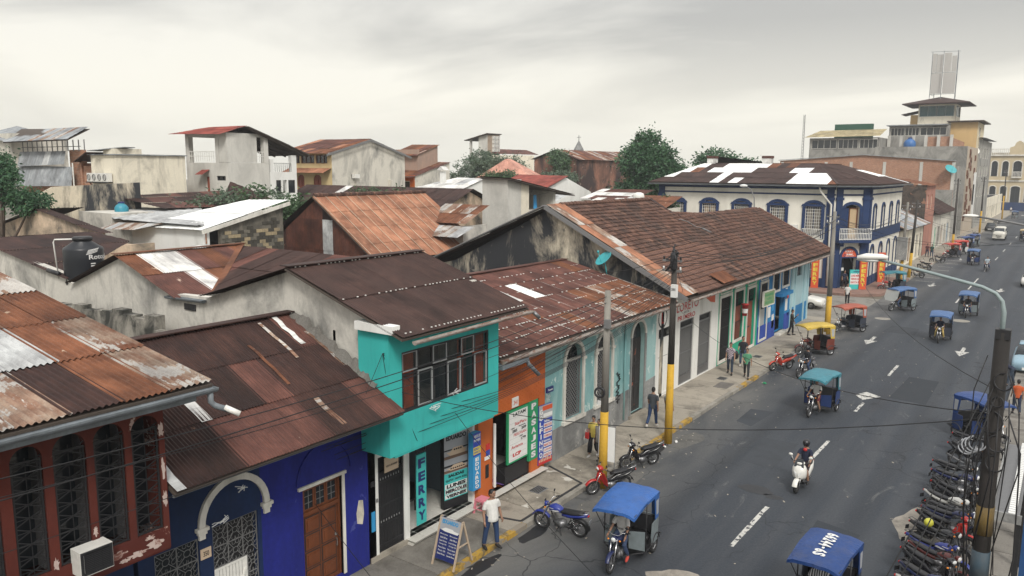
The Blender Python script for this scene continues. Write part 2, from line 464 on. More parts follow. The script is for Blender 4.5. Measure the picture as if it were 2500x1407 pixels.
def lattice(mb, F, u0, u1, z0, z1, step=.12, w=.012, d=0):
    """diagonal lattice clipped to a rectangle"""
    W, H = u1-u0, z1-z0; k = -H
    while k < W:
        a = max(0, k); b = min(W, k+H)
        if b-a > .01:
            F.bar(mb, (u0+a, z0+a-k), (u0+b, z0+b-k), w, d)
            F.bar(mb, (u0+a, z1-(a-k)), (u0+b, z1-(b-k)), w, d+.004)
        k += step
    return mb
def frame(mb, F, u0, u1, z0, z1, w=.06, d0=0, d1=.05):
    F.box(mb, u0, u0+w, z0, z1, d0, d1); F.box(mb, u1-w, u1, z0, z1, d0, d1)
    F.box(mb, u0+w, u1-w, z0, z0+w, d0, d1); F.box(mb, u0+w, u1-w, z1-w, z1, d0, d1); return mb
def arch_band(mb, F, u0, u1, z1, rise, w=.12, d0=-.06, d1=0, n=14, flat=0):
    """moulding that follows an arch head"""
    a = arch_pts(u0, u1, z1, rise, n); b = arch_pts(u0, u1, z1, rise, n, w)
    for i in range(n):
        F.poly(mb, [a[i], a[i+1], b[i+1], b[i]], d0, d1)
    return mb
# ---------------------------------------------------------------- palette
mAsph = NT('asphalt')
def _asph(n):
    v = n.vec(); f = n.noise(v, 60, 3, .6); sp = n.noise(v, 14, 5, .7); st = n.noise(n.vec((1.0, .06, 1)), .9, 6, .65, .5); bg = n.noise(n.vec((.5, .16, 1)), .5, 6, .6, .6)
    c = n.mix(n.ramp(f, .3, .7), (.023, .028, .036), (.039, .046, .057))
    c = n.mix(n.ramp(st, .42, .74, 0, .5), c, (.066, .068, .072))
    # lanes: oily middle, polished tyre tracks; dusty strip by the kerb
    sep = n.n('ShaderNodeSeparateXYZ'); n.l(n.tc.outputs['Object'], sep.inputs[0])
    def mth(op, a, b):
        x = n.n('ShaderNodeMath', operation=op); n.l(a, x.inputs[0]); x.inputs[1].default_value = b; return x.outputs[0]
    ld = mth('ABSOLUTE', mth('SUBTRACT', mth('ABSOLUTE', mth('ADD', sep.outputs['X'], 7.3), 0), 2.6), 0)
    c = n.mix(n.ramp(ld, .1, .55, .45, 0), c, (.02, .023, .028)); c = n.mix(n.ramp(mth('ABSOLUTE', mth('SUBTRACT', ld, .85), 0), .1, .4, .3, 0), c, (.06, .064, .07))
    k = n.ramp(sep.outputs['X'], -9.6, -12.4); k2 = n.n('ShaderNodeMath', operation='MULTIPLY'); n.l(k, k2.inputs[0]); n.l(n.ramp(bg, .36, .62), k2.inputs[1])
    c = n.mix(k2.outputs[0], c, (.15, .145, .135))
    c = n.mix(n.ramp(n.noise(n.vec((1, .35, 1)), 1.3, 9, .75, .8), .60, .68, 0, .55), c, (.15, .15, .145))
    c = n.mix(n.ramp(bg, .58, .66, 0, .55), c, (.026, .028, .034))
    c = n.mix(n.ramp(sp, .74, .77, 0, .6), c, (.2, .2, .19))
    vo = n.n('ShaderNodeTexVoronoi', feature='DISTANCE_TO_EDGE'); vo.inputs['Scale'].default_value = .45; wv = n.n('ShaderNodeVectorMath', operation='ADD'); nv = n.n('ShaderNodeTexNoise'); nv.inputs['Scale'].default_value = 1.1; n.l(v, nv.inputs['Vector']); n.l(v, wv.inputs[0]); n.l(nv.outputs['Color'], wv.inputs[1]); n.l(wv.outputs[0], vo.inputs['Vector'])
    ck = n.n('ShaderNodeMath', operation='MULTIPLY'); n.l(n.ramp(vo.outputs['Distance'], .004, .012, .8, 0), ck.inputs[0]); n.l(n.ramp(bg, .46, .56), ck.inputs[1]); c = n.mix(ck.outputs[0], c, (.012, .013, .016))
    n.bump(f, .35, .008); n.out(c, n.ramp(sp, .3, .7, .62, .9), 0, .35); return n.m
asphalt = _asph(mAsph)
def _conc(name, a, b, stain=(.085, .075, .065), amt=.5, patch=None, rand=.1):
    n = NT(name); v = n.vec((1,1,1), True); f = n.noise(v, 26, 5, .7); g = n.noise(v, .9, 8, .68, .4); h = n.noise(v, 3.1, 6, .65)
    c = n.mix(n.ramp(f, .3, .7), a, b); c = n.mix(n.ramp(g, amt, amt+.2, 0, .75), c, stain); c = n.mix(n.ramp(h, .58, .72, 0, .35), c, tuple(x*.55 for x in a))
    if patch: c = n.mix(n.ramp(n.noise(v, 1.5, 3, .5), .64, .66, 0, .8), c, patch)
    c = n.mix(1.0, c, n.mix(n.rnd(0, 1), (1-rand,)*3, (1+rand,)*3), 'MULTIPLY')
    n.bump(f, .25, .006); return n.out(c, .9)
pave = _conc('pavement_concrete', (.28, .25, .205), (.37, .335, .28))
pave_dark = _conc('pavement_concrete_dark', (.15, .14, .125), (.22, .205, .18), amt=.46)  # darker tone of the paving concrete
pave_terrace = _conc('terrace_concrete', (.24, .215, .175), (.36, .325, .27), stain=(.10,.09,.075), amt=.42, patch=(.55, .53, .48))
kerb_grey = _conc('kerb_concrete', (.22, .205, .18), (.31, .29, .25))
kerb_yel = weather('kerb_yellow', (.44, .27, .05), (.15, .12, .07), .45, .12, 1, 2.5, patch=(.24, .21, .17), pamt=.47)
earth = _conc('back_yard_earth', (.10, .09, .07), (.16, .14, .11), stain=(.05, .06, .03))
white_line = weather('road_paint', (.50, .49, .455), (.12, .12, .12), .38, .1, 1, 3, patch=(.07, .072, .078), pamt=.455, pscale=5)
blackgrout = plain('black_inlay', (.03, .03, .033), .7)
red_plaster = weather('red_plaster', (.105, .022, .014), (.06, .012, .009), .42, .4, .5, .8, patch=(.42, .31, .27), pamt=.385, pscale=1.15, var=.1)
navy = weather('navy_plaster', (.008, .025, .085), (.006, .014, .04), .42, .4, .4, .9, var=.2)
royal = weather('royal_blue_plaster', (.012, .019, .21), (.008, .011, .10), .42, .4, .35, 1.1, patch=(.05,.06,.24), pamt=.36, var=.22, bump=.6, dark2=(.006,.007,.04))
aqua = weather('turquoise_paint', (.042, .43, .40), (.032, .33, .31), .36, .5, .3, .7, var=.06, bump=.15, dark2=(.025,.22,.21))
aqua_lt = weather('pale_turquoise_paint', (.31, .47, .46), (.17, .33, .335), .47, .14, .35, .7, patch=(.46, .56, .54), pamt=.40, pscale=2.2, var=.08)
grey_dado = weather('grey_pebble_render', (.30, .30, .29), (.11, .112, .112), .46, .25, .6, .7, patch=(.38,.37,.34), pamt=.36, var=.3, bump=.9)
orange = weather('orange_paint', (.50, .125, .028), (.38, .085, .02), .42, .4, .35, .8, var=.08, bump=.2)
white_w = weather('white_wall_paint', (.72, .71, .67), (.40, .38, .34), .36, .3, .25, .8, var=.05, bump=.1, patch=(.45, .38, .33), pamt=.26)
white_clean = weather('clean_white_paint', (.74, .74, .71), (.5, .49, .46), .34, .3, .3, .7, var=.04, bump=.08)
trim_white = weather('white_trim', (.68, .66, .60), (.38, .36, .32), .42, .3, .3, 1.5, var=.06)
green_w = weather('emerald_paint', (.025, .37, .225), (.02, .25, .16), .42, .4, .3, 1, var=.1, patch=(.5, .55, .5), pamt=.30)
blue_w = weather('azure_paint', (.025, .20, .42), (.015, .12, .30), .44, .3, .3, 1, var=.12, patch=(.45, .5, .5), pamt=.36)
cobalt_w = weather('cobalt_dado', (.03, .07, .34), (.02, .045, .2), .44, .3, .5, 1, var=.1)
pale_blue = weather('pale_blue_paint', (.38, .56, .60), (.3, .42, .45), .4, .4, .3, .8, var=.06)
grey_far = weather('grey_far_render', (.31, .30, .275), (.12, .118, .11), .44, .2, .6, .4, var=.14)  # darker render; the far blocks' shade is put into this colour
mans_white = weather('mansion_white', (.74, .71, .63), (.50, .47, .41), .36, .4, .3, .6, var=.04, bump=.1)
mans_blue = weather('mansion_blue', (.018, .04, .115), (.012, .026, .07), .42, .4, .3, 1, var=.1)
grey_render = weather('grey_cement_render', (.58, .555, .50), (.21, .205, .19), .43, .18, .7, .42, var=.14, dark2=(.17, .165, .155))
grey_render2 = weather('pale_cement_render', (.58, .565, .52), (.34, .33, .305), .41, .3, .4, .5, var=.12)
mold_cream = weather('mouldy_cream_render', (.60, .53, .41), (.030, .032, .036), .545, .12, .4, .30, var=.15, patch=(.2, .185, .16), pamt=.33, dark2=(.05, .05, .05))
stain_cream = weather('stained_cream_render', (.74, .685, .56), (.27, .25, .21), .40, .2, .5, .45, var=.12, dark2=(.25, .23, .2))
stain_grey = weather('stained_grey_render', (.60, .57, .50), (.2, .195, .18), .42, .2, .5, .5, var=.12)
peach_mold = weather('peach_mouldy_gable', (.66, .51, .37), (.06, .06, .055), .46, .22, .8, .4, var=.1)
brick_red = None
def brick(name, c1, c2, mortar, scale, w=.5, h=.25, rot=(R(90),0,0), bands=None):
    n = NT(name); b = n.n('ShaderNodeTexBrick'); v = n.vec((1,1,1), False, rot); n.l(v, b.inputs['Vector'])
    b.inputs['Scale'].default_value = scale; b.inputs['Brick Width'].default_value = w; b.inputs['Row Height'].default_value = h; b.inputs['Mortar Size'].default_value = .018
    b.inputs['Color1'].default_value = (*c1, 1); b.inputs['Color2'].default_value = (*c2, 1); b.inputs['Mortar'].default_value = (*mortar, 1)
    f = n.noise(n.vec(), .8, 6, .65); c = n.mix(n.ramp(f, .4, .7, 0, .5), b.outputs['Color'], tuple(x*.5 for x in c1))
    g = n.noise(n.vec((1, 1, 4)), 2.4, 5, .7); c = n.mix(n.ramp(g, .5, .7, 0, .4), c, tuple(x*1.3 for x in mortar))
    return n.out(c, .9)
brickY = brick('red_brick_end', (.42, .20, .115), (.30, .14, .085), (.40, .33, .27), 2.2)
brickX = brick('red_brick_flank', (.42, .20, .115), (.30, .14, .085), (.40, .33, .27), 2.2, rot=(R(90), 0, R(90)))
rust_dark = rust('dark_rusted_tin', (.027, .0135, .012), (.053, .0235, .0175), (.30, .17, .11), .47, .70, rand=.25)
rust_brown = rust('brown_rusted_tin', (.038, .021, .018), (.062, .033, .027), None, .45, rand=.14, fade=(.052, .03, .026))
rust_or = rust('orange_rusted_tin', (.125, .046, .022), (.205, .082, .04), (.48, .36, .26), .45, .66, rand=.2)
rust_red = rust('red_rusted_tin', (.088, .037, .03), (.138, .058, .043), (.50, .38, .31), .45, .69, rand=.22)
rust_barn = rust('pale_orange_tin', (.28, .122, .07), (.39, .195, .117), (.56, .40, .28), .46, .68, rand=.13, st=.3)
rust_mix = rust('half_rusted_galvanised', (.15, .055, .026), (.31, .245, .19), (.44, .435, .41), .46, .52, rand=.15)
galv = rust('galvanised_sheet', (.36, .375, .38), (.47, .485, .485), (.30, .13, .07), .45, .76, .5, .0, rand=.1)
galv_dk = rust('dull_galvanised_sheet', (.21, .23, .245), (.31, .33, .345), (.22, .1, .06), .45, .77, .5, .0, rand=.14)
pale_tin = rust('whitened_sheet', (.55, .56, .55), (.68, .68, .655), None, .45, rand=.06)
skylt = plain('translucent_white_sheet', (.78, .79, .77), .4, var=.04)
red_tin = rust('red_painted_tin', (.22, .05, .04), (.29, .075, .055), None, .45, rand=.1)
salmon = rust('salmon_tin', (.50, .25, .19), (.56, .30, .23), None, .45, rand=.05)
deck_wood = plain('roof_timber', (.07, .055, .045), .9)
galv_gut = weather('zinc_gutter', (.20, .225, .245), (.10, .11, .12), .45, .3, 1, 1.5, rough=.5)
rusty_gut = weather('rusty_gutter', (.34, .31, .28), (.16, .06, .03), .45, .2, 1, 2.2, rough=.7)
pvc = plain('white_pvc', (.66, .65, .61), .45)
dark_in = plain('dark_interior', (.02, .02, .022), .9)  # near-black colour stands in for the shade inside rooms and doorways
glass = glassy('window_glass', (.02, .028, .032), .30, .08)
glass_dk = plain('dark_window_glass', (.016, .02, .024), .08, spec=.5)
iron = plain('black_ironwork', (.018, .018, .02), .5)
iron_grey = plain('grey_ironwork', (.16, .16, .16), .55)
alu = plain('aluminium_frame', (.30, .31, .31), .4)
wood = weather('varnished_door_wood', (.17, .055, .022), (.07, .022, .01), .45, .4, .12, 2.2, rough=.45, var=.2)
wood_red = weather('brick_red_wood', (.30, .085, .05), (.2, .06, .04), .45, .4, .12, 2, rough=.6)
wood_old = weather('weathered_wood', (.30, .27, .23), (.13, .11, .09), .45, .3, .15, 2)
curtain = plain('orange_curtain', (.40, .085, .03), .85, var=.25, scale=4)
tile_w = plain('white_floor_tile', (.56, .545, .50), .3, rand=.05, var=.04)
black = plain('black_plastic', (.014, .014, .016), .5)
tyre = plain('tyre_rubber', (.018, .018, .019), .85)
chrome = plain('bright_metal', (.55, .55, .56), .25, .9)
steel = plain('dull_steel', (.18, .18, .185), .4, .6)
seatm = plain('black_vinyl', (.012, .012, .014), .45)
lampg = plain('headlamp_glass', (.62, .63, .62), .1)
red_lens = plain('red_lens', (.45, .02, .015), .2)
amber = plain('amber_lens', (.6, .2, .02), .2)
cable = plain('black_cable', (.012, .012, .013), .7)
pole_c = weather('pole_concrete', (.27, .255, .225), (.15, .14, .125), .5, .3, .2, 1.2, var=.12)
pole_dark = weather('weathered_pole', (.07, .063, .056), (.03, .027, .025), .5, .3, .15, 1.5, var=.2)
pole_yel = weather('pole_yellow_paint', (.52, .31, .035), (.20, .14, .05), .36, .2, .6, 1.6, patch=(.3, .27, .22), pamt=.30, pscale=3)
def paint(name, col, rough=.35): return plain(name, col, rough, var=.05, spec=.5)
vinyl_white = emboss('print_white', (.66, .66, .64)); ink = emboss('print_black', (.012, .012, .016)); ink_red = emboss('print_red', (.48, .03, .03)); ink_navy = emboss('print_navy', (.015, .025, .12))
ink_green = emboss('print_green', (.02, .26, .11)); ink_blue = emboss('print_blue', (.03, .06, .33)); ink_aqua = emboss('print_turquoise', (.05, .42, .40)); ink_yel = emboss('print_yellow', (.62, .50, .06)); ink_or = emboss('print_orange_red', (.56, .085, .03)); ink_grey = emboss('print_grey', (.33, .34, .36)); ink_sky = emboss('print_azure', (.03, .25, .50)); ink_cream = emboss('print_cream', (.55, .42, .3)); ink_brown = emboss('print_brown', (.15, .09, .06))
# ---------------------------------------------------------------- ground
def sheet(name, pts, mat, parent=None, kind='structure'):
    mb = MB(); mb.add(pts, [tuple(range(len(pts)))]); return mb.build(name, mat, parent, kind=kind if parent is None else None)
KX, WX = -12.85, -15.0
sheet('ground', [(-620,-160,-.06),(260,-160,-.06),(260,620,-.06),(-620,620,-.06)], earth)
road = sheet('road', [(KX,-40,0),(-1.7,-40,0),(-1.7,262,0),(KX,262,0)], asphalt)
sheet('cross_street', [(-260,61.2,0),(KX,61.2,0),(KX,73.2,0),(-260,73.2,0)], _conc('cross_street_concrete', (.20,.19,.17), (.27,.255,.225)))
sheet('right_side_street', [(-1.7,61.2,0),(90,61.2,0),(90,73.2,0),(-1.7,73.2,0)], asphalt)
def dash(x, y0, y1, w=.14):
    mb = MB(); r = random.Random(int(y0*10)); n = 7; L = []; Q = []
    for i in range(n+1):
        y = y0+(y1-y0)*i/n; L.append((x-w/2+r.uniform(-.015,.015), y, .004)); Q.append((x+w/2+r.uniform(-.015,.015), y, .004))
    mb.add(L+Q, [(i, i+1, n+2+i, n+1+i) for i in range(n)]); mb.build('lane_dash', white_line, road)
for y0, y1 in ((21.6,25.0),(30.5,32.9),(37.8,39.5),(45.7,48.5),(75.2,82.5),(84.5,94),(101,105),(115,119),(128,132),(141,145),(156,160),(172,176),(190,194)): dash(-7.32, y0, y1)
def road_arrow(x, y, s=1.0):
    mb = MB(); a = [(-.13,1.6),(.13,1.6),(.13,.1),(.5,.1),(0,-1.5),(-.5,.1),(-.13,.1)]
    mb.add([(x+p*s, y+q*s*1.15, .004) for p, q in a], [(0,1,2,6),(3,4,5,6,2)]); mb.build('road_arrow', white_line, road)
for x, y in ((-10.0,54.7),(-4.75,54.6),(-10.5,85.5),(-4.8,85.6)): road_arrow(x, y, .8)
mb = MB(); mb.add([(-7.95,40.7,.004),(-7.45,40.0,.004),(-6.85,41.1,.004),(-7.6,41.6,.004)], [(0,1,2,3)]); mb.build('manhole_patch', white_line, road)
mb = MB(); mb.lathe([(.0,.012),(.5,.012),(.55,.004)], 18, (-10.9,63.6,0), cap=False); mb.build('manhole_cover', kerb_grey, road)
mb = MB(); mb.lathe([(.0,.012),(.6,.012),(.65,.004)], 18, (-6.05,66.2,0), cap=False); mb.build('manhole_cover', kerb_grey, road)
for i, (x0, y0, x1, y1) in enumerate(((-9.6,28.5,-8.2,31.8),(-6.4,41,-4.9,46),(-11.4,33,-10.4,35.4),(-5.6,22.5,-4.4,24.8),(-9.9,58.5,-7.9,61))):
    rr = random.Random(i); MB().add([(x+rr.uniform(-.12,.12), y+rr.uniform(-.2,.2), .003) for x, y in ((x0,y0),(x1,y0),(x1,y1),(x0,y1))], [(0,1,2,3)]).build('asphalt_patch', _conc('newer_asphalt_%d' % i, (.024,.028,.034), (.037,.043,.051), stain=(.04,.043,.048)) if i % 2 else _conc('older_asphalt_%d' % i, (.033,.038,.045), (.052,.057,.065), stain=(.03,.033,.037)), road)
def blot(name, cx, cy, rx, ry, mat, seed, parent=road, z=.004, n=22, rough=.35):
    r = random.Random(seed); mb = MB(); ph = [r.uniform(0, 6.28) for _ in range(4)]
    mb.add([(cx+rx*math.cos(a)*(1+rough*(math.sin(2*a+ph[0])*.3+math.sin(3*a+ph[1])*.3+math.sin(5*a+ph[2])*.25)), cy+ry*math.sin(a)*(1+rough*(math.sin(2*a+ph[1])*.3+math.sin(4*a+ph[3])*.3+math.sin(7*a+ph[2])*.2)), z) for a in [2*math.pi*k/n for k in range(n)]], [tuple(range(n))]); return mb.build(name, mat, parent)
oilm = plain('oil_stain', (.018,.019,.022), .5)
blot('asphalt_stain', -8.1, 26.2, .55, .38, oilm, 3); blot('asphalt_stain', -7.4, 25.9, .3, .2, oilm, 8)
dustm = _conc('concrete_road_patch', (.22,.20,.17), (.30,.27,.23))
blot('concrete_patch', -2.95, 26.3, .75, 1.5, dustm, 5); blot('concrete_patch', -7.6, 18.75, .95, .62, dustm, 12)
dust2 = _conc('dusty_asphalt', (.09,.088,.082), (.15,.145,.135), stain=(.06,.06,.06))
for i, (x, y, a, b) in enumerate(((-11.9,21.6,.5,.9),(-12.1,24.5,.35,.7),(-12.0,29.5,.45,1.2))): blot('dust_patch', x, y, a, b, dust2, 20+i)
for i, (x, y) in enumerate(((-12.55,16.2),(-12.5,18.9),(-12.55,27.6))): blot('gutter_damp', x, y, .22, .9, oilm, 40+i)
for i, y in enumerate((88,91.5,95,99,103,107,111)):
    mb = MB(); mb.add([(-12.3,y,.004),(-10.6,y,.004),(-10.6,y+.16,.004),(-12.3,y+.16,.004)], [(0,1,2,3)]); mb.build('parking_bay_line', white_line, road)
for k in range(7):
    mb = MB(); x = -11.9+k*1.45; mb.add([(x,236,.004),(x+.7,236,.004),(x+.7,240,.004),(x,240,.004)], [(0,1,2,3)]); mb.build('crossing_stripe', white_line, road)
# left pavement, slab by slab, and its kerb stones
pavt = MB().box(-15.7,-12,-.05,KX-.2,60.6,.128).build('pavement', pave, kind='structure')
r_ = random.Random(4); y = 4.0; terr = []
while y < 60.4:
    L = r_.uniform(1.45, 1.75); L = min(L, 60.5-y)
    m = pave_dark if y < 17 else (pave_terrace if 18.6 < y < 23.4 else pave)
    z = .15+r_.uniform(-.004, .004)
    MB().box(-15.7, y+.012, .02, KX-.215, y+L-.012, z).build('paving_slab', m, pavt); y += L
y = 4.0
while y < 60.4:
    L = 1.0; yel = 10 < y < 18.2 or 25.3 < y < 31.2 or 37.5 < y < 41 
    MB().box(KX-.2, y+.008, -.1, KX+r_.uniform(-.012,.012), y+L-.008, .155+r_.uniform(-.006,.006)).build('kerb_stone', kerb_yel if yel else kerb_grey, pavt); y += L
for a, b in (((-14.9,23.45),(-13.1,22.75)),((-13.1,22.75),(-13.1,19.05)),((-13.1,19.05),(-14.3,18.75))):
    mb = MB(); mb.bar((*a,.158),(*b,.158),.09,.012); mb.build('inlay_strip', blackgrout, pavt)
for x, y in ((-14.0,21.4),(-14.2,39.2),(-14.3,45.2)): 
    t = MB().box(x-.22,y-.3,.14,x+.22,y+.3,.162).build('drain_grate', iron_grey, pavt)
    g = MB(); [g.box(x-.18+k*.075,y-.26,.16,x-.14+k*.075,y+.26,.170) for k in range(5)]; g.build('grate_bar', iron, t)
MB().box(-14.0,37.4,.14,-13.3,38.5,.164).build('manhole_cover', _conc('iron_cover', (.12,.11,.1), (.17,.16,.15)), pavt)
# pavement round the corner mansion and on up the street
redpav = _conc('red_tinted_pavement', (.20,.12,.095), (.26,.165,.135), stain=(.1,.07,.06))
MB().prism([(-60,73.2,-.05),(-15.4,73.2,-.05),(-13.2,75.2,-.05),(-12.9,77.5,-.05),(-12.9,88,-.05),(-60,88,-.05)], (0,0,.25)).build('corner_pavement', redpav, kind='structure')
MB().prism([(-16.6,88.01,-.05),(-12.9,88.01,-.05),(-12.9,262,-.05),(-16.6,262,-.05)], (0,0,.21)).build('far_pavement', pave, kind='structure')
pr = MB().box(-1.7,-12,-.05,4,60.6,.13).build('right_pavement', pave, kind='structure')
for k in range(34): MB().box(-1.69, 4+k*1.66, .02, 2.0, 5.63+k*1.66, .15+r_.uniform(-.004,.004)).build('paving_slab', pave_dark, pr)
MB().box(-1.7,74,-.05,4,262,.15).build('far_right_pavement', pave, kind='structure')
# ---------------------------------------------------------------- house with arched windows
flaked = weather('flaked_plaster', (.50,.40,.36), (.2,.08,.06), .42, .1, 1, 4, var=.15)
red = thing('red_house', 'brick red plastered upper storey with four tall arched lattice windows under a patched tin roof', 'house', (-14.2, 3.5, 0))
F = FX(-13.6); arch = [(4.50,5.02,4.17,6.42,.26),(5.20,5.70,4.17,6.45,.25),(5.86,6.41,4.17,6.48,.27),(6.54,7.09,4.17,6.47,.27),(7.22,7.75,4.17,6.45,.26)]
arch = [(3.85,4.35,4.17,6.4,.25)]+arch
wall(red, 'wall', red_plaster, F, -3, 7.86, 3.74, 7.0, arch, .16)
MB().box(-23, -3, 3.70, -13.62, 7.86, 3.80).build('floor_slab', red_plaster, red)
wall(red, 'flank_wall', red_plaster, Fr((-13.76,7.855,0),(-1,0,0),(0,1,0)), 0, 9.4, 3.8, 6.95, (), .14)
Fl = FX(-14.95); wall(red, 'lower_wall', navy, Fl, -3, 7.8, .1, 3.7, [(6.2,7.4,.2,2.8),(3.6,4.8,.2,2.8)], .3)
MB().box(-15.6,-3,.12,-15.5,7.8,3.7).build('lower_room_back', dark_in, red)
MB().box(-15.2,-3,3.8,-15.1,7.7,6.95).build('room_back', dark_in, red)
reveal_m = plain('shade_dark_reveal', (.06,.058,.06), .8)  # reveals coloured dark to carry the shade inside the arched openings
for i, (u, z, a_, b_) in enumerate(((7.55,3.93,.16,.09),(7.2,3.86,.2,.06),(6.85,3.98,.14,.07),(7.80,4.75,.05,.16),(7.80,5.35,.045,.2),(7.79,6.1,.05,.14),(6.95,3.83,.1,.04),(6.47,4.6,.045,.1),(5.78,4.25,.05,.12),(7.45,4.08,.1,.05),(5.1,4.05,.06,.12))):
    rr = random.Random(i); m = MB(); n_ = 22; rd = [rr.uniform(.55,1.25) for _ in range(n_)]; F.poly(m, [(min(7.855,u+a_*rd[k]*math.cos(6.283*k/n_)), z+b_*rd[k]*math.sin(6.283*k/n_)) for k in range(n_)], -.004, -.001); m.build('bare_plaster_patch', flaked, red)
for a in arch:
    w = MB(); frame(w, F, a[0]+.015, a[1]-.015, a[2]+.01, a[3]-a[4], .03, .03, .06); g = w.build('window_grille', iron, red)
    b = MB(); x0, x1, z0, z1 = a[0], a[1], a[2], a[3]
    nz_ = 9
    for q in range(nz_):
        za, zb = z0+(z1-z0-.2)*q/nz_, z0+(z1-z0-.2)*(q+1)/nz_
        for (p, r2) in (((x0,za),(x1,zb)),((x0,zb),(x1,za))): F.bar(b, p, r2, .016, .045)
        F.bar(b, (x0,(za+zb)/2), (x1,(za+zb)/2), .011, .05)
        F.bar(b, ((x0+x1)/2, za), ((x0+x1)/2, zb), .011, .05)
    b.build('lattice', iron, g)
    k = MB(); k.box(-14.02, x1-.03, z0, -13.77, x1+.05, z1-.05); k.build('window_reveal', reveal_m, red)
    k = MB(); F.box(k, x0+.02, x1-.02, z0, z1-.1, .44, .46); k.build('window_pane', glass_dk, red)
for k in range(12):
    MB().cbox((-13.52, 4.0+k*.33, 6.72), (.05,.12,.05), m=Matrix.Rotation(R(40), 3, 'X')).build('dentil', red_plaster, red)
roofR = [(-12.78,-2,7.02),(-12.78,8.4,7.02),(-24,8.4,8.78),(-24,-2,8.78)]
lay = {}
def rmat(i, j, ni, nj):
    k = ni-1-i
    pal = {0:[rust_mix,rust_mix,rust_or,rust_mix,galv,galv],1:[rust_or,rust_or,rust_or,rust_or,rust_mix,galv],2:[rust_dark,galv,rust_mix,rust_dark,galv,galv],3:[rust_mix,galv,rust_dark,galv,galv,galv],4:[rust_mix,galv,galv,rust_mix,galv,galv],5:[rust_mix,galv,galv,galv,galv,galv]}
    return pal.get(k, [rust_mix,galv,rust_dark,galv,galv,galv])[min(j, 5)]
tin_roof(red, roofR, w=.86, L=2.1, mats=rmat, pitch=.115, amp=.02, seg=6, seed=3, deck=deck_wood, jit=.012)
gutter(red, (-12.72,-2,6.95), (-12.72,8.42,6.95), .10, galv_gut)
MB().box(-12.95,-2,6.72,-12.86,8.1,6.9).build('fascia_board', galv_gut, red)
m = MB(); m.tube([(-12.72,8.3,6.86),(-12.72,8.3,6.68),(-12.68,8.36,6.6),(-12.50,8.55,6.5)], .055, 10); d = m.build('gutter_elbow', galv_gut, red, True)
m = MB(); m.lathe([(.055,0),(.055,.30),(.046,.30),(.046,.05)], 14, (-12.56,8.48,6.56), (.62,.55,-.42)); m.build('spout_pipe', pvc, red, True)
ac = thing('air_conditioner', 'white window air conditioner set in the red wall below the arched windows', 'air conditioner', (-13.45,6.35,3.98))
FA = FX(-13.30); MB().box(-13.62,6.03,3.98,-13.30,6.60,4.44).build('casing', pvc, ac)
m = MB(); frame(m, FA, 6.04,6.59,4.0,4.43,.05,-.012,.0); [m.box(-13.298,6.11,4.06+k*.032,-13.288,6.54,4.073+k*.032) for k in range(11)]; [m.box(-13.30,6.12+k*.14,4.05,-13.286,6.13+k*.14,4.41) for k in range(4)]; m.build('grille', iron, ac)
m = MB(); FA.box(m, 6.10,6.55,4.05,4.41,-.004,0); m.build('grille_back', black, ac)
# ---------------------------------------------------------------- blue house
blu = thing('blue_house', 'blue rendered house with white arch moulding, panelled wooden door and dark rusty tin roof', 'house', (-15.2, 11.2, .1))
F = FX(-14.95); FB = FX(-15.0)
wall(blu, 'navy_wall', navy, F, 7.9, 10.92, .1, 4.62, [(8.25,9.28,1.0,2.95),(9.62,10.82,.15,3.05)], .3)
wall(blu, 'royal_wall', royal, F, 10.92, 14.38, .1, 4.62, [(12.15,13.43,.3,3.08)], .3)
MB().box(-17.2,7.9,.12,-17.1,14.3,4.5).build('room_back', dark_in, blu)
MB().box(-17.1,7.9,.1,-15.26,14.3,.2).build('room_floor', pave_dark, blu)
m = MB(); arch_band(m, F, 9.42, 10.98, 3.98, .80, .15, -.075, 0, 18); m.build('arch_moulding', trim_white, blu)
for u in (9.22, 10.93):
    m = MB(); F.box(m, u-.02, u+.27, 3.10, 3.18, -.11, 0); F.box(m, u+.02, u+.23, 3.02, 3.10, -.085, 0); F.box(m, u+.05, u+.20, 2.9, 3.02, -.06, 0); m.build('moulding_impost', trim_white, blu)
def scrollwork(m, F, u0, u1, z0, z1, d):
    nu = max(1, round((u1-u0)/.42)); nz = max(1, round((z1-z0)/.45)); du, dz = (u1-u0)/nu, (z1-z0)/nz
    for a in range(nu):
        for b in range(nz):
            c = (u0+du*(a+.5), z0+dz*(b+.5)); rr = min(du, dz)*.17
            m.torus(F.P(*c, d), F.n, rr, .007, 14, 4)
            for sx in (-1, 1):
                for sz in (-1, 1):
                    F.bar(m, (c[0]+sx*rr*.7, c[1]+sz*rr*.7), (c[0]+sx*du/2, c[1]+sz*dz/2), .013, d)
                    m.torus(F.P(c[0]+sx*du*.36, c[1]+sz*dz*.12, d), F.n, .05, .006, 10, 4, 0, 4.6)
                    m.torus(F.P(c[0]+sx*du*.12, c[1]+sz*dz*.38, d), F.n, .045, .006, 10, 4, 1, 5.4)
    for a in range(nu+1): F.bar(m, (u0+du*a, z0), (u0+du*a, z1), .018, d)
    for b in range(nz+1): F.bar(m, (u0, z0+dz*b), (u1, z0+dz*b), .018, d)
m = MB(); scrollwork(m, F, 8.27, 9.26, 1.02, 2.93, .04); m.build('window_grille', iron_grey, blu)
m = MB(); F.box(m, 8.25, 9.28, 1.0, 2.95, .16, .18); m.build('window_pane', glass_dk, blu)
m = MB(); scrollwork(m, F, 9.64, 10.80, 2.05, 3.03, .04); scrollwork(m, F, 10.52, 10.80, .2, 2.05, .04); m.build('gate_grille', iron_grey, blu)
g = MB(); frame(g, F, 9.64, 10.5, .2, 2.03, .05, .03, .07); gt = g.build('gate', pvc, blu)
for k in range(9): g = MB(); F.box(g, 9.70+k*.085, 9.77+k*.085, .25, 1.98, .045, .06); g.build('gate_slat', pvc, gt)
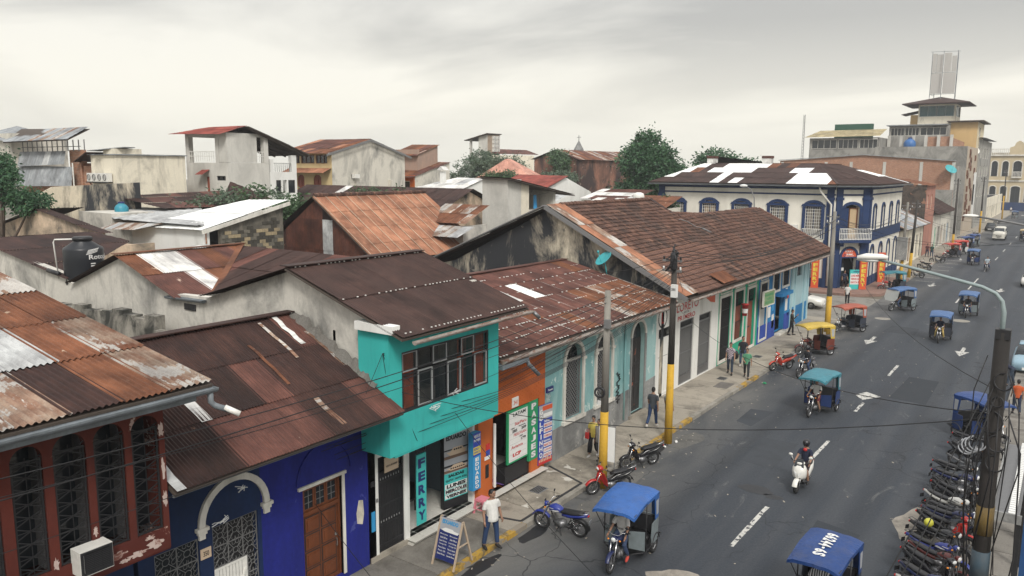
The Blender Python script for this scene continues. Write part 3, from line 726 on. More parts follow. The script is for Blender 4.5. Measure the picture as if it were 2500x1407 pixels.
g = MB(); F.bar(g, (9.95,.5), (10.46,1.75), .05, .03); F.bar(g, (10.2,.5), (10.46,1.25), .04, .03); g.build('gate_brace', pvc, gt)
m = MB(); F.box(m, 9.62, 10.82, .15, 3.05, .2, .22); m.build('gate_backing', dark_in, blu)
p = MB(); F.box(p, 9.30, 9.56, 2.42, 2.66, -.02, 0); pl_ = p.build('number_plate', ink_cream, blu)
t = MB(); put_text(t, F, '350', 9.36, 9.50, 2.48, 2.60, -.024); t.build('lettering', ink, pl_)
# arch relief over the door, lintel, door with transom
m = MB(); arch_band(m, F, 12.02, 13.72, 4.05, .85, .07, -.04, 0, 18); m.build('blind_arch', royal, blu)
m = MB(); F.box(m, 12.0, 13.56, 3.08, 3.16, -.06, 0); m.build('lintel', trim_white, blu)
m = MB(); F.box(m, 13.43, 13.52, .3, 3.08, -.03, .1); m.build('door_jamb', trim_white, blu)
m = MB(); frame(m, F, 12.15, 13.43, .3, 3.08, .07, .08, .18); F.box(m, 12.22, 13.36, 2.30, 2.40, .08, .18); fr = m.build('door_frame', wood, blu)
for k in range(3):
    a = 12.24+k*.375; m = MB(); frame(m, F, a, a+.36, 2.42, 3.0, .045, .10, .15); q = m.build('transom_frame', wood, fr)
    m = MB(); F.box(m, a+.045, a+.315, 2.46, 2.96, .12, .13); m.build('transom_pane', glass_dk, fr)
    m = MB(); F.bar(m, (a+.18,2.46),(a+.18,2.96),.014,.115); F.bar(m, (a+.05,2.62),(a+.31,2.62),.014,.115); F.bar(m, (a+.05,2.80),(a+.31,2.80),.014,.115); m.build('transom_bar', iron_grey, fr)
m = MB(); F.box(m, 12.22, 13.36, .32, 2.30, .13, .18); dr = m.build('door', wood, blu)
for r0 in range(4):
    for c0 in range(2):
        a = 12.30+c0*.54; b = .42+r0*.47
        m = MB(); F.poly(m, [(a,b),(a+.44,b),(a+.44,b+.38),(a,b+.38)], .115, .13); F.poly(m, [(a+.06,b+.06),(a+.38,b+.06),(a+.38,b+.32),(a+.06,b+.32)], .10, .116); m.build('door_panel', wood, dr); m = MB(); frame(m, F, a-.025, a+.465, b-.025, b+.405, .025, .122, .13); m.build('panel_shade_line', iron, dr)  # black strips round each panel stand in for shade in the grooves
m = MB(); m.tube([F.P(13.27,1.35,.12),F.P(13.27,1.35,.05),F.P(13.27,1.15,.05),F.P(13.27,1.15,.12)], .014, 6); F.box(m, 13.24,13.30,1.42,1.5,.09,.13); m.build('door_handle', chrome, dr)
m = MB(); F.poly(m, [(13.95,1.5),(14.14,1.42),(14.2,1.7),(14.17,2.1),(14.02,2.14),(13.93,1.8)], -.006, 0); m.build('bare_plaster_patch', stain_cream, blu)
roofB = [(-13.4,7.9,4.84),(-13.4,14.2,4.84),(-17.75,14.2,6.92),(-17.75,7.9,6.92)]
def bmat(i, j, ni, nj): return rust_red if random.Random(i*7+j*3).random() < .17 else rust_dark
tin_roof(blu, roofB, w=.82, L=1.6, mats=bmat, pitch=.085, amp=.014, seg=5, seed=5, deck=deck_wood, rows=3, jit=.014)
m = MB(); m.box(-13.52,7.9,4.74,-13.47,14.1,4.79); m.build('fascia_board', galv_gut, blu)
m = MB(); m.bar((-17.75,7.9,6.98),(-17.75,14.25,6.98),.34,.03); m.build('ridge_cap', rust_dark, blu)
tin_roof(blu, [(-21.6,14.2,5.4),(-21.6,6.6,5.4),(-17.75,6.6,6.9),(-17.75,14.2,6.9)], w=.82, L=2, mats=[rust_dark], pitch=.12, seg=4, seed=6)
for (y0, t0, t1, w_, mm) in ((13.55,.70,.98,.16,pale_tin),(13.0,.60,.95,.10,rust_mix),(12.1,.42,.78,.09,rust_or),(9.55,.33,.58,.26,pale_tin),(12.35,.05,.28,.16,rust_mix),(8.02,.0,.42,.2,galv),(14.02,.45,.8,.10,rust_mix),(8.5,.62,.68,.16,rust_mix)):
    m = MB(); a = Vector((-13.4,y0,4.84)); b = Vector((-17.75,y0,6.92)); n_ = Vector((.43,0,.9)).normalized()
    p, q = a.lerp(b, t0)+n_*.055, a.lerp(b, t1)+n_*.055
    k = 5; vs = []
    for i in range(k+1):
        s_ = p.lerp(q, i/k); jj = random.Random(int(y0*100)+i).uniform(-.03,.03)
        vs += [s_+Vector((0,-w_/2+jj,0)), s_+Vector((0,w_/2+jj,0))]
    m.add(vs, [(2*i,2*i+1,2*i+3,2*i+2) for i in range(k)]); m.build('patched_strip', mm, blu)
# ragged cement fillet where the tin meets the neighbour's wall
m = MB(); r2 = random.Random(9); vs = []; N_ = 26
for i in range(N_+1):
    t = .03+.94*i/N_; x = -14.2+(-17.75+14.2)*t; z = 5.27+(6.92-5.27)*t; h = r2.uniform(.10,.34)
    vs += [(x, 14.10-r2.uniform(0,.10), z+.03), (x, 14.27, z+h)]
m.add(vs, [(2*i,2*i+1,2*i+3,2*i+2) for i in range(N_)]); m.build('cement_flashing', _conc('cement_fillet', (.10,.095,.085), (.17,.16,.145)), blu)
# ---------------------------------------------------------------- turquoise shop
aq = thing('turquoise_shop', 'turquoise two storey ferry shop with long office window, white ground floor and brown roof', 'shop', (-15.2, 16.7, .1))
F = FX(-14.95)
wall(aq, 'white_wall', white_clean, F, 14.40, 19.72, .1, 3.5, [(14.76,15.80,.28,3.1),(16.02,18.98,.30,3.2)], .3)
m = MB(); m.box(-19,14.42,.12,-14.9,19.15,.29); m.build('floor_base', pave, aq)
m = MB(); m.box(-14.9,15.85,.12,-14.72,19.1,.22); m.build('door_step', tile_w, aq)
ft = []
for i in range(8):
    for j in range(7):
        MB().box(-18.6+.5*i+.006,15.85+.47*j+.006,.28,-18.6+.5*(i+1)-.006,15.85+.47*(j+1)-.006,.30).build('floor_tile', tile_w, aq) if -18.6+.5*(i+1) < -14.5 else None
wdim = plain('shop_room_wall', (.16,.2,.24), .8)
MB().box(-19.1,14.42,.3,-19,19.15,3.5).build('room_back', wdim, aq)
MB().box(-19,15.86,.3,-15.3,15.96,3.5).build('partition', wdim, aq); MB().box(-19,19.05,.3,-15.3,19.15,3.5).build('partition', wdim, aq)
m = MB(); frame(m, F, 14.76, 15.80, .28, 3.1, .05, .04, .1); gd = m.build('door_frame', iron, aq)
for k in range(9):
    a = 14.83+k*.104; m = MB(); F.box(m, a, a+.096, .33, 2.62, .06, .08); m.build('door_plank', black, gd)
m = MB(); F.box(m, 14.8, 15.77, 2.64, 3.06, .09, .1); m.build('door_head_panel', iron, gd)
for z in (.45,1.05,1.6,2.3): m = MB(); F.box(m, 14.81,15.75,z,z+.05,.045,.06); m.build('door_rail', iron, gd)
m = MB(); [F.box(m, 14.88+k*.104,14.90+k*.104,z,z+.06,.04,.045) for k in range(8) for z in (2.4,1.15)]; m.build('door_rivet', alu, gd, kind='stuff')
for (u0,u1,z0,z1,mm,nm) in ((14.47,14.60,1.05,1.62,ink_sky,'letter_box'),(14.46,14.6,2.35,2.5,iron,'bell_plate'),(14.66,14.72,1.85,1.95,iron_grey,'door_bell')):
    m = MB(); F.box(m, u0,u1,z0,z1,-.03,0); m.build(nm, mm, aq)
# overhanging office
Fo = FX(-13.9)
wall(aq, 'turquoise_front', aqua, Fo, 14.18, 18.92, 3.5, 6.95, [(14.66,18.42,4.58,6.24)], .2)
wall(aq, 'turquoise_flank', aqua, Fr((-14.1,14.18,0),(-1,0,0),(0,-1,0)), 0, .9, 3.5, 7.05, (), .2)
wall(aq, 'turquoise_flank', aqua, Fr((-14.1,18.92,0),(-1,0,0),(0,1,0)), 0, .9, 3.5, 6.95, (), .2)
MB().box(-18,14.38,3.44,-13.92,18.72,3.56).build('floor_slab', aqua, aq)
MB().box(-16.2,14.4,3.6,-16.1,18.7,6.6).build('office_back', dark_in, aq)
m = MB(); frame(m, Fo, 14.66, 18.42, 4.58, 6.24, .05, .02, .1); wf = m.build('window_frame', iron, aq)
for k in range(6):
    a = 14.70+k*.615; 
    for (z0, z1) in ((4.63,5.62),(5.68,6.20)):
        m = MB(); frame(m, Fo, a+.01, a+.60, z0, z1, .035, .03, .08); m.build('window_sash', alu if (k+int(z0)) % 2 else iron, wf)
        m = MB(); Fo.box(m, a+.04, a+.57, z0+.03, z1-.03, .055, .06); m.build('window_pane', glass, wf)
def drape(u0, u1, z0, z1, d):
    m = MB(); n = 20; vs = []
    for i in range(n+1):
        u = u0+(u1-u0)*i/n; dd = d+.03*math.sin(i*1.9)+.012*math.sin(i*4.1)
        vs += [Fo.P(u, z0, dd), Fo.P(u, z1, dd)]
    m.add(vs, [(2*i,2*i+2,2*i+3,2*i+1) for i in range(n)]); m.build('curtain', curtain, aq, True)
drape(14.68,15.28,4.6,6.22,.16); drape(17.15,17.42,4.6,6.22,.18); drape(17.85,18.40,4.6,6.22,.18)
MB().cbox((-15.0,16.3,4.35),(.3,.6,.38)).build('office_desk', wood_old, aq)
# the party wall with its two gables, seen above the blue house
Fp = Fr((-14.95,14.40,0),(-1,0,0),(0,-1,0))
wall(aq, 'party_wall', grey_render, Fp, 0, 21.3, .1, 7, (), .25, top=[(0,7.32),(2.72,8.16),(6.95,6.93),(8.95,6.86),(11.95,7.86),(15.6,6.6),(16.85,6.98),(21.3,7.48)])
m = MB(); m.box(-14.96,14.02,6.84,-13.6,14.30,7.06); m.build('eave_box', white_clean, aq)
roofA = [(-13.25,14.02,6.80),(-13.25,19.62,6.80),(-17.66,19.62,8.24),(-17.66,14.02,8.24)]
tin_roof(aq, roofA, w=.80, L=2.3, mats=[rust_brown], pitch=.085, amp=.013, seg=5, seed=8, deck=deck_wood, rows=2, jit=.008)
tin_roof(aq, [(-21.9,14.02,6.98),(-21.9,19.3,6.98),(-17.66,19.3,8.22),(-17.66,14.02,8.22)], w=.8, L=2.3, mats=[rust_brown], pitch=.11, seg=4, seed=9)
m = MB(); m.bar((-17.66,14.0,8.29),(-17.66,19.6,8.29),.4,.025); m.build('ridge_cap', rust_brown, aq)
m = MB(); r2 = random.Random(3)
for j, t in enumerate((.03,.5,.97)):
    for k in range(34):
        if r2.random() < .3: continue
        y = 14.1+k*.163+r2.uniform(-.03,.03); p = Vector((-13.25,y,6.80)).lerp(Vector((-17.66,y,8.24)), t); m.cbox(p+Vector((.02,0,.05)), (.018,.018,.012))
m.build('roof_screw', pvc, aq, kind='stuff')
gutter(aq, (-13.2,14.4,6.66), (-13.2,19.75,6.70), .085, rusty_gut)
m = MB(); m.lathe([(.06,0),(.06,.26),(.05,.26),(.05,.02)], 12, (-13.14,19.7,6.66), (.5,.5,-.7)); m.build('spout_pipe', steel, aq, True)
# back wing with patched roof
tin_roof(aq, [(-23.35,14.12,6.76),(-23.35,15.6,6.76),(-26.9,19.3,7.93),(-26.9,14.12,7.93)],
  w=.82, L=1.9, mats=lambda i,j,a,b: (pale_tin if (i+0*j) in (2,) or (j == 1 and i == 1) else random.Random(i*5+j).choice([rust_or,rust_red,rust_red])), pitch=.1, amp=.014, seg=4, seed=11, rows=2)
m = MB(); m.bar((-26.9,19.3,7.98),(-23.3,15.55,6.82),.22,.03); m.build('valley_cap', rust_or, aq)
m = MB(); m.bar((-26.9,14.1,7.99),(-26.9,19.4,7.99),.3,.03); m.build('ridge_cap', rust_or, aq)
tin_roof(aq, [(-23.3,15.5,6.80),(-17.9,15.5,6.80),(-17.7,19.3,7.84),(-26.85,19.3,7.92)], w=.82, L=2, mats=[rust_brown,rust_brown,rust_red], pitch=.1, amp=.013, seg=4, seed=12, rows=2)
gutter(aq, (-24.0,14.25,6.80), (-22.0,14.3,6.84), .1, galv_gut)
tin_roof(aq, [(-30.5,14.12,6.62),(-30.5,19.3,6.62),(-26.92,19.3,7.92),(-26.92,14.12,7.92)], w=.82, L=2, mats=[rust_brown], pitch=.12, seg=3, seed=13)
MB().box(-26.9,19.3,.1,-15.2,19.5,7.5).build('rear_wall', grey_render, aq)
m = MB(); m.box(-23.2,14.36,6.42,-22.6,14.41,6.62); m.build('drain_opening', black, aq)
# ---------------------------------------------------------------- orange shop + pale turquoise house under one tin roof
org = thing('orange_shop', 'orange painted brick shop front with open doorway right beside the turquoise shop', 'shop', (-15.1, 21.2, .1))
F = FX(-14.9)
wall(org, 'orange_wall', orange, F, 19.74, 23.12, .1, 5.0, [(19.98,22.75,.3,2.92)], .35)
m = MB()
r2 = random.Random(2)
for j in range(26):
    z = 2.98+j*.078
    for k in range(15):
        u = 19.76+(k+(.5 if j % 2 else 0))*.225
        if u+.21 < 23.1 and z+.07 < 4.98: F.box(m, u, u+.213, z, z+.068, -.004-r2.uniform(0, .008), 0)
m.build('brick_course', orange, org, kind='stuff')
m = MB(); F.box(m, 19.08, 19.73, .28, 3.1, -.10, .12); m.build('orange_pillar', orange, org)
for (z0, z1, a, b, mm) in ((1.95,2.15,19.48,19.68,ink_red),(1.75,1.93,19.48,19.68,ink_blue),(1.62,1.74,19.40,19.68,vinyl_white),(1.0,1.45,19.45,19.62,black)):
    m = MB(); F.box(m, a, b, z0, z1, -.115, -.10); m.build('sticker', mm, org)
MB().box(-19,19.2,.12,-14.9,23.0,.29).build('floor_base', pave, org)
for i in range(8):
    for j in range(8):
        if -18.6+.5*(i+1) < -14.4: MB().box(-18.6+.5*i+.008,19.76+.4*j+.008,.28,-18.6+.5*(i+1)-.008,19.76+.4*(j+1)-.008,.30).build('floor_tile', tile_w, org)
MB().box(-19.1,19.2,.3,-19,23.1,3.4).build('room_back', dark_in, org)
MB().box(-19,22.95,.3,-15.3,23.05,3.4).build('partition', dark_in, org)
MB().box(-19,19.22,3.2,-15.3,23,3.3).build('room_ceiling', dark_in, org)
m = MB(); F.box(m, 22.2, 22.78, .3, .95, -.03, .2); m.build('orange_plinth', orange, org)
m = MB(); F.box(m, 20.75, 22.2, .3, .92, .05, .4); m.build('shop_counter', black, org)
p = MB(); F.box(p, 21.05, 21.42, 2.96, 3.30, -.03, 0); q = p.build('number_plate', vinyl_white, org)
m = MB(); put_text(m, F, '341', 21.12, 21.36, 3.04, 3.2, -.034); m.build('lettering', ink_or, q)
mat_ = tag(MB().box(-15.6,20.7,.302,-15.0,21.55,.312).build('door_mat', plain('purple_mat', (.15,.08,.30), .9)), 'small purple mat lying on the white tiles inside the orange shop doorway', 'mat')
pic = tag(MB().box(-18.98,20.2,1.9,-18.93,20.8,2.35).build('picture', ink_grey), 'small framed picture hanging on the dark back wall of the orange shop', 'picture')
m = MB(); m.tube([(-14.72,19.85,.6),(-14.75,19.88,2.75)], .05, 8); tag(m.build('rolled_banner', vinyl_white), 'thin white rolled banner leaning upright against the orange pillar', 'banner')

lt = thing('arched_house', 'pale turquoise single storey house with white arched windows, grey stone base and rusty tin roof', 'house', (-15.3, 28, .1))
F = FX(-15.05)
wins = [(24.72,26.0,1.50,4.42,.64),(27.12,28.4,1.55,4.40,.64)]
doorop = (30.25,31.5,.30,4.40,.62)
wall(lt, 'wall', aqua_lt, F, 23.12, 32.7, .1, 4.95, wins+[doorop], .35)
for a, b in ((23.14, 26.95), (26.95, 30.05), (31.66, 32.68)):
    m = MB(); F.poly(m, [(a,.1),(b,.1),(b,1.38+.02*(b-23)),(a,1.33+.02*(a-23))], -.035, 0); m.build('stone_base', grey_dado, lt)
MB().box(-17.6,23.2,.12,-17.5,32.6,4.9).build('room_back', dark_in, lt)
for w_ in wins:
    a, b, z0, z1, rs = w_
    m = MB(); arch_band(m, F, a, b, z1, rs, .14, -.07, 0, 16); F.box(m, a-.14, a, z0, z1-rs, -.07, 0); F.box(m, b, b+.14, z0, z1-rs, -.07, 0); s = m.build('window_surround', trim_white, lt)
    m = MB(); F.box(m, a-.2, b+.2, z0-.14, z0, -.12, .02); m.build('window_sill', trim_white, lt)
    for u in (a-.2, b-.04):
        m = MB(); F.box(m, u, u+.24, z1-rs-.1, z1-rs, -.11, -.02); m.build('window_capital', trim_white, lt)
    m = MB(); F.box(m, a, b, z1-rs-.05, z1-rs+.03, .05, .15); m.build('window_transom', trim_white, lt)
    m = MB(); lattice(m, F, a, b, z0, z1-rs-.05, .17, .02, .1); frame(m, F, a, b, z0, z1-rs-.05, .04, .08, .12); m.build('window_grille', iron_grey, lt)
    m = MB(); F.poly(m, [(a,z0)]+arch_pts(a, b, z1, rs, 10)+[(b,z0)], .22, .24); m.build('window_pane', glass_dk, lt)
    m = MB(); F.box(m, (a+b)/2-.03, (a+b)/2+.03, z0, z1-.1, .16, .2); [F.bar(m, ((a+b)/2, z1-rs), ((a+b)/2+.6*math.cos(t), z1-rs+.6*math.sin(t)), .03, .18) for t in (.6, 1.57, 2.5)]; m.build('window_frame', iron, lt)
a, b, z0, z1, rs = doorop
m = MB(); arch_band(m, F, a, b, z1, rs, .14, -.06, 0, 16); m.build('door_surround', trim_white, lt)
m = MB(); F.box(m, b, b+.16, .3, z1-rs, -.05, 0); F.box(m, a-.12, a, .3, z1-rs, -.05, 0); m.build('door_pier', grey_dado, lt)
m = MB(); F.box(m, a, (a+b)/2-.01, .3, 3.6, .18, .24); F.box(m, (a+b)/2+.01, b, .3, 3.6, .18, .24); dr = m.build('door', weather('old_dark_door', (.06,.055,.052), (.02,.02,.02), .45, .3, .2, 1.5, patch=(.24,.08,.05), pamt=.36), lt)
for k in range(6):
    m = MB(); u = a+.06+(k % 2)*.62; z = .5+(k//2)*1.02; frame(m, F, u, u+.5, z, z+.9, .06, .16, .18); m.build('door_panel', MAT['old_dark_door'], dr)
m = MB(); F.poly(m, [(a,3.6)]+arch_pts(a, b, z1, rs, 10)+[(b,3.6)], .2, .22); m.build('fanlight', glass_dk, lt)
m = MB(); F.box(m, a-.2, b+.2, .12, .3, -.12, .1); m.build('door_step', pave, lt)
m = MB(); m.tube([F.P(29.55,.3,-.05),F.P(29.55,4.8,-.05)], .05, 8); m.build('drain_pipe', aqua_lt, lt, True)
roofL = [(-14.3,19.55,5.06),(-14.3,33.35,5.02),(-20.4,33.35,6.5),(-20.4,19.55,6.6)]
def lmat(i, j, ni, nj):
    y = 33.35-(i+.5)*(13.8/ni)
    r3 = random.Random(i*13+j)
    if j == 2 and i in (8,): return skylt
    if j in (3,) and i in (6,): return pale_tin
    if j == 2 and i in (6,): return pale_tin
    if j == 2 and i in (5,): return pale_tin
    if i > ni-7 and j < 2: return rust_or if r3.random() < .75 else rust_mix
    return rust_or if r3.random() < .12 else rust_red
tin_roof(lt, roofL, w=.81, L=1.6, mats=lmat, pitch=.1, amp=.014, seg=4, seed=21, deck=deck_wood, rows=4, jit=.01)
m = MB(); r2 = random.Random(5)
A, B, Cc, Dd = [Vector(p) for p in roofL]
for j in range(9):
    v = j/8*.99
    for k in range(85):
        if r2.random() < .5: continue
        u = (k+r2.uniform(-.3,.3))/85; p = (A.lerp(B, u)).lerp(Dd.lerp(Cc, u), v); m.cbox(p+Vector((0,0,.055)), (.03,.022,.012))
m.build('roof_screw', pvc, lt, kind='stuff')
tin_roof(lt, [(-27,33.3,5.2),(-27,19.6,5.2),(-20.4,19.6,6.6),(-20.4,33.3,6.5)], w=.82, L=1.8, mats=[rust_red,rust_dark], pitch=.12, seg=3, seed=22)
m = MB(); r2 = random.Random(44)
for k in range(17): y = 33.3-k*.812; a, b = Vector((-14.3,y,5.1)), Vector((-20.4,y,6.55)); t0, t1 = r2.uniform(0,.12), r2.uniform(.7,1); m.bar(a.lerp(b,t0), a.lerp(b,t1), r2.uniform(.025,.05), .012)
m.build('seam_strip', rust_mix, lt)
m = MB(); r2 = random.Random(9); u, z = 29.02, 1.3
for k in range(26): u2, z2 = 29.02+r2.uniform(-.2,.2), 1.15+k*.055; F.bar(m, (u,z), (u2,z2), .03, -.045); u, z = u2, z2
m.build('graffiti', ink, lt)
m = MB(); m.bar((-20.4,19.6,6.66),(-20.4,33.4,6.56),.35,.03); m.build('ridge_cap', rust_red, lt)
gutter(lt, (-14.22,19.6,4.98), (-14.22,33.4,4.94), .12, rusty_gut)
m = MB(); m.box(-14.4,19.45,4.72,-14.12,20.9,4.86); m.build('gutter_box', galv_gut, lt)
m = MB(); m.tube([(-14.25,20.95,4.9),(-14.2,21.0,4.62),(-14.0,21.35,4.2)], .07, 8); m.build('down_spout', galv_gut, lt, True)
MB().box(-14.5,19.6,4.72,-14.42,33.3,4.9).build('fascia_board', trim_white, lt)
# ---------------------------------------------------------------- long tiled roof row
row = thing('tiled_row_house', 'long low row of white, green and blue fronts under one dark clay tile roof', 'house', (-15.6, 47, .1))
F = FX(-15.4)
D = [(33.75,35.3,.3,3.5),(36.25,38.0,.2,3.5),(38.7,40.4,.2,3.48)]
wall(row, 'white_wall', white_w, F, 32.7, 41.45, .1, 4.95, D, .3)
MB().box(-18,32.8,.1,-17.9,60,4.9).build('room_back', dark_in, row)
a, b = D[0][0], D[0][1]
m = MB(); F.box(m, a, b, .3, 3.05, .04, .1); pd = m.build('panel_door', white_w, row)
m = MB(); F.box(m, a, b, 2.1, 2.12, .034, .04); m.build('panel_seam', iron_grey, pd)
m = MB(); frame(m, F, a, b, 3.05, 3.5, .05, .02, .1); bars(m, F, a, b, 3.1, 3.45, .12, .02, .06); m.build('transom_grille', iron, row)
for (a, b, z0, z1) in D[1:]:
    m = MB(); frame(m, F, a+.02, b-.02, z0, z1, .07, .05, .12); bars(m, F, a+.1, b-.1, z0+.4, z1-.4, .12, .022, .08, (z0+1.6,)); F.box(m, a+.1, b-.1, z1-.42, z1-.34, .05, .1); gg = m.build('security_gate', iron_grey, row)
    m = MB(); F.box(m, a+.09, b-.09, z0+.07, z0+.42, .06, .1); m.build('kick_plate', steel, gg)
    m = MB(); F.box(m, a, b, z0+.42, z1-.4, .15, .17); m.build('gate_sheet', plain('gate_sheet_grey', (.14,.14,.135), .7), gg)
    m = MB(); F.box(m, a, b, z1-.36, z1, .14, .16); m.build('gate_top', black, gg)
# painted lettering on the white wall
m = MB(); put_text(m, F, 'LORETO', 35.75, 38.5, 4.0, 4.44, -.004, .012); m.build('lettering', ink_red, row)
m = MB(); put_text(m, F, 'PR1MERO', 35.9, 38.1, 3.55, 3.8, -.004, .03); m.build('lettering', ink_red, row)
m = MB(); put_text(m, F, 'ESTA', 36.65, 37.3, 3.86, 3.96, -.004, .02); m.build('lettering', ink, row)
m = MB(); F.poly(m, [(38.95,4.55),(40.85,4.55),(40.85,3.86),(40.2,3.98),(39.6,4.25)], -.004, 0); m.build('painted_pennant', ink_or, row)
m = MB()
for k in range(26):
    t = -2.2+4.4*k/25+math.pi/2+math.pi; c = (34.15+.46*math.cos(t), 4.02+.46*math.sin(t))
    F.poly(m, [(c[0]-.02,c[1]-.06),(c[0]+.05,c[1]-.02),(c[0]+.03,c[1]+.07),(c[0]-.05,c[1]+.02)], -.003, 0)
m.build('laurel_emblem', ink, row)
m = MB(); put_text(m, F, 'L', 34.02, 34.26, 3.75, 4.28, -.003, .0); m.build('lettering', ink_red, row)
# green front
G_ = [(41.72,43.3,.22,3.95),(44.0,45.4,1.12,4.02),(46.2,47.55,.2,3.92)]
wall(row, 'green_wall', green_w, F, 41.45, 48.2, .1, 4.98, G_, .3)
for (a, b, z0, z1) in G_:
    m = MB(); frame(m, F, a-.17, b+.17, z0-.1 if z0 > .5 else z0, z1+.16, .16, -.05, 0); m.build('opening_surround', trim_white, row)
    m = MB(); frame(m, F, a-.1, b+.1, z1+.2, z1+.86, .08, -.04, 0); m.build('frieze_frame', trim_white, row)
a, b, z0, z1 = G_[0]
m = MB(); bars(m, F, a, b, z0, z1, .1, .028, .06, (1.0, 2.2, 3.2)); lattice(m, F, a, b, 3.25, 3.9, .14, .018, .07); m.build('security_gate', iron, row)
m = MB(); F.box(m, a, b, z0, z1, .2, .22); m.build('gate_sheet', plain('maroon_sheet', (.05,.02,.02), .7), row)
a, b, z0, z1 = G_[1]
m = MB(); F.box(m, a, (a+b)/2-.02, z0, 3.1, .12, .17); F.box(m, (a+b)/2+.02, b, z0, 3.1, .12, .17); m.build('shutter', wood_red, row)
m = MB(); bars(m, F, a, b, z0, 2.2, .2, .02, .05, (2.2,)); bars(m, F, a, b, 3.15, z1, .12, .02, .05, (3.15, 3.6)); m.build('window_grille', iron, row)
a, b, z0, z1 = G_[2]
m = MB(); F.box(m, a, (a+b)/2-.01, z0, 3.1, .14, .2); F.box(m, (a+b)/2+.01, b, z0, 3.1, .14, .2); dd = m.build('door', wood_red, row)
m = MB(); F.box(m, a, b, 3.1, 3.16, .08, .2); bars(m, F, a, b, 3.16, z1, .12, .02, .1, (3.5,)); m.build('transom_grille', iron, row)
m = MB(); F.box(m, (a+b)/2-.2, (a+b)/2+.2, 1.5, 1.56, .1, .14); m.build('door_bolt', iron, dd)
# blue front
B_ = [(48.62,49.9,.3,4.0),(51.85,53.75,.28,2.75),(51.1,52.4,3.1,4.32),(53.15,54.5,3.2,4.4)]
wall(row, 'blue_wall', blue_w, F, 48.2, 55.0, .1, 5.0, B_, .3)
for (a, b, z0, z1) in (B_[0], B_[2], B_[3]):
    m = MB(); frame(m, F, a-.16, b+.16, z0-.05, z1+.1, .15, -.05, 0); m.build('opening_surround', trim_white, row)
    m = MB(); bars(m, F, a, b, max(z0, 2.3), z1, .11, .02, .05, (z1-.5,)); lattice(m, F, a, b, max(z0, 3.0), z1, .2, .018, .06); m.build('window_grille', iron, row)
    m = MB(); frame(m, F, a-.1, b+.1, z1+.14, min(4.96, z1+.8), .07, -.03, 0); m.build('frieze_frame', trim_white, row)
m = MB(); F.box(m, 48.62, 49.9, .3, 2.28, .1, .14); m.build('metal_door', plain('grey_door_sheet', (.36,.37,.36), .6), row)
m = MB(); F.box(m, 48.25, 51.8, .1, 1.25, -.02, 0); m.build('painted_base', cobalt_w, row); m = MB(); F.box(m, 53.8, 54.98, .1, 1.3, -.02, 0); m.build('painted_base', cobalt_w, row)
m = MB(); F.box(m, 51.6, 54.0, 2.78, 3.0, -.5, 0); m.build('door_canopy', blue_w, row)
m = MB(); F.box(m, 51.9, 53.7, .12, .28, -.35, .1); m.build('door_step', trim_white, row)
for (u, z, w_, h, mm) in ((50.5,1.9,.5,.7,vinyl_white),(51.2,2.2,.4,.6,ink_sky),(51.3,1.2,.45,.9,vinyl_white),(50.4,2.7,.4,.3,ink_grey),(54.2,1.9,.5,.8,vinyl_white),(54.5,2.5,.35,.4,ink_red),(54.1,2.9,.4,.35,vinyl_white),(54.7,1.3,.3,.4,ink_sky)):
    m = MB(); F.box(m, u-w_/2, u+w_/2, z-h/2, z+h/2, -.02, -.003); m.build('poster', mm, row)
# pale blue corner end
wall(row, 'corner_wall', pale_blue, F, 55.0, 59.6, .1, 5.0, [(56.4,57.6,3.6,4.5)], .3)
m = MB(); F.box(m, 56.4,57.6,3.6,4.5,.1,.12); m.build('window_pane', glass_dk, row)
for u in (55.1, 56.0, 58.2, 59.2): m = MB(); F.box(m, u, u+.26, .1, 4.9, -.07, 0); m.build('pilaster', pale_blue, row)
m = MB(); F.box(m, 55.0, 59.6, .1, 1.5, -.02, 0); m.build('painted_base', blue_w, row)
wall(row, 'end_wall', pale_blue, Fr((-15.4,59.6,0),(-1,0,0),(0,1,0)), 0, 18, .1, 5, (), .3)
# gable facing us, black with mould
Fg = Fr((-14.4,34.0,0),(-1,0,0),(0,-1,0))
wall(row, 'mouldy_gable', mold_cream, Fr((-15.4,34.0,0),(-1,0,0),(0,-1,0)), 0, 15.6, .1, 6, (), .3, top=[(0,5.55),(6.3,9.0),(12.6,5.9),(15.6,5.2)])
MB().box(-31,34.3,.1,-30.7,46,5.6).build('rear_wall', mold_cream, row)
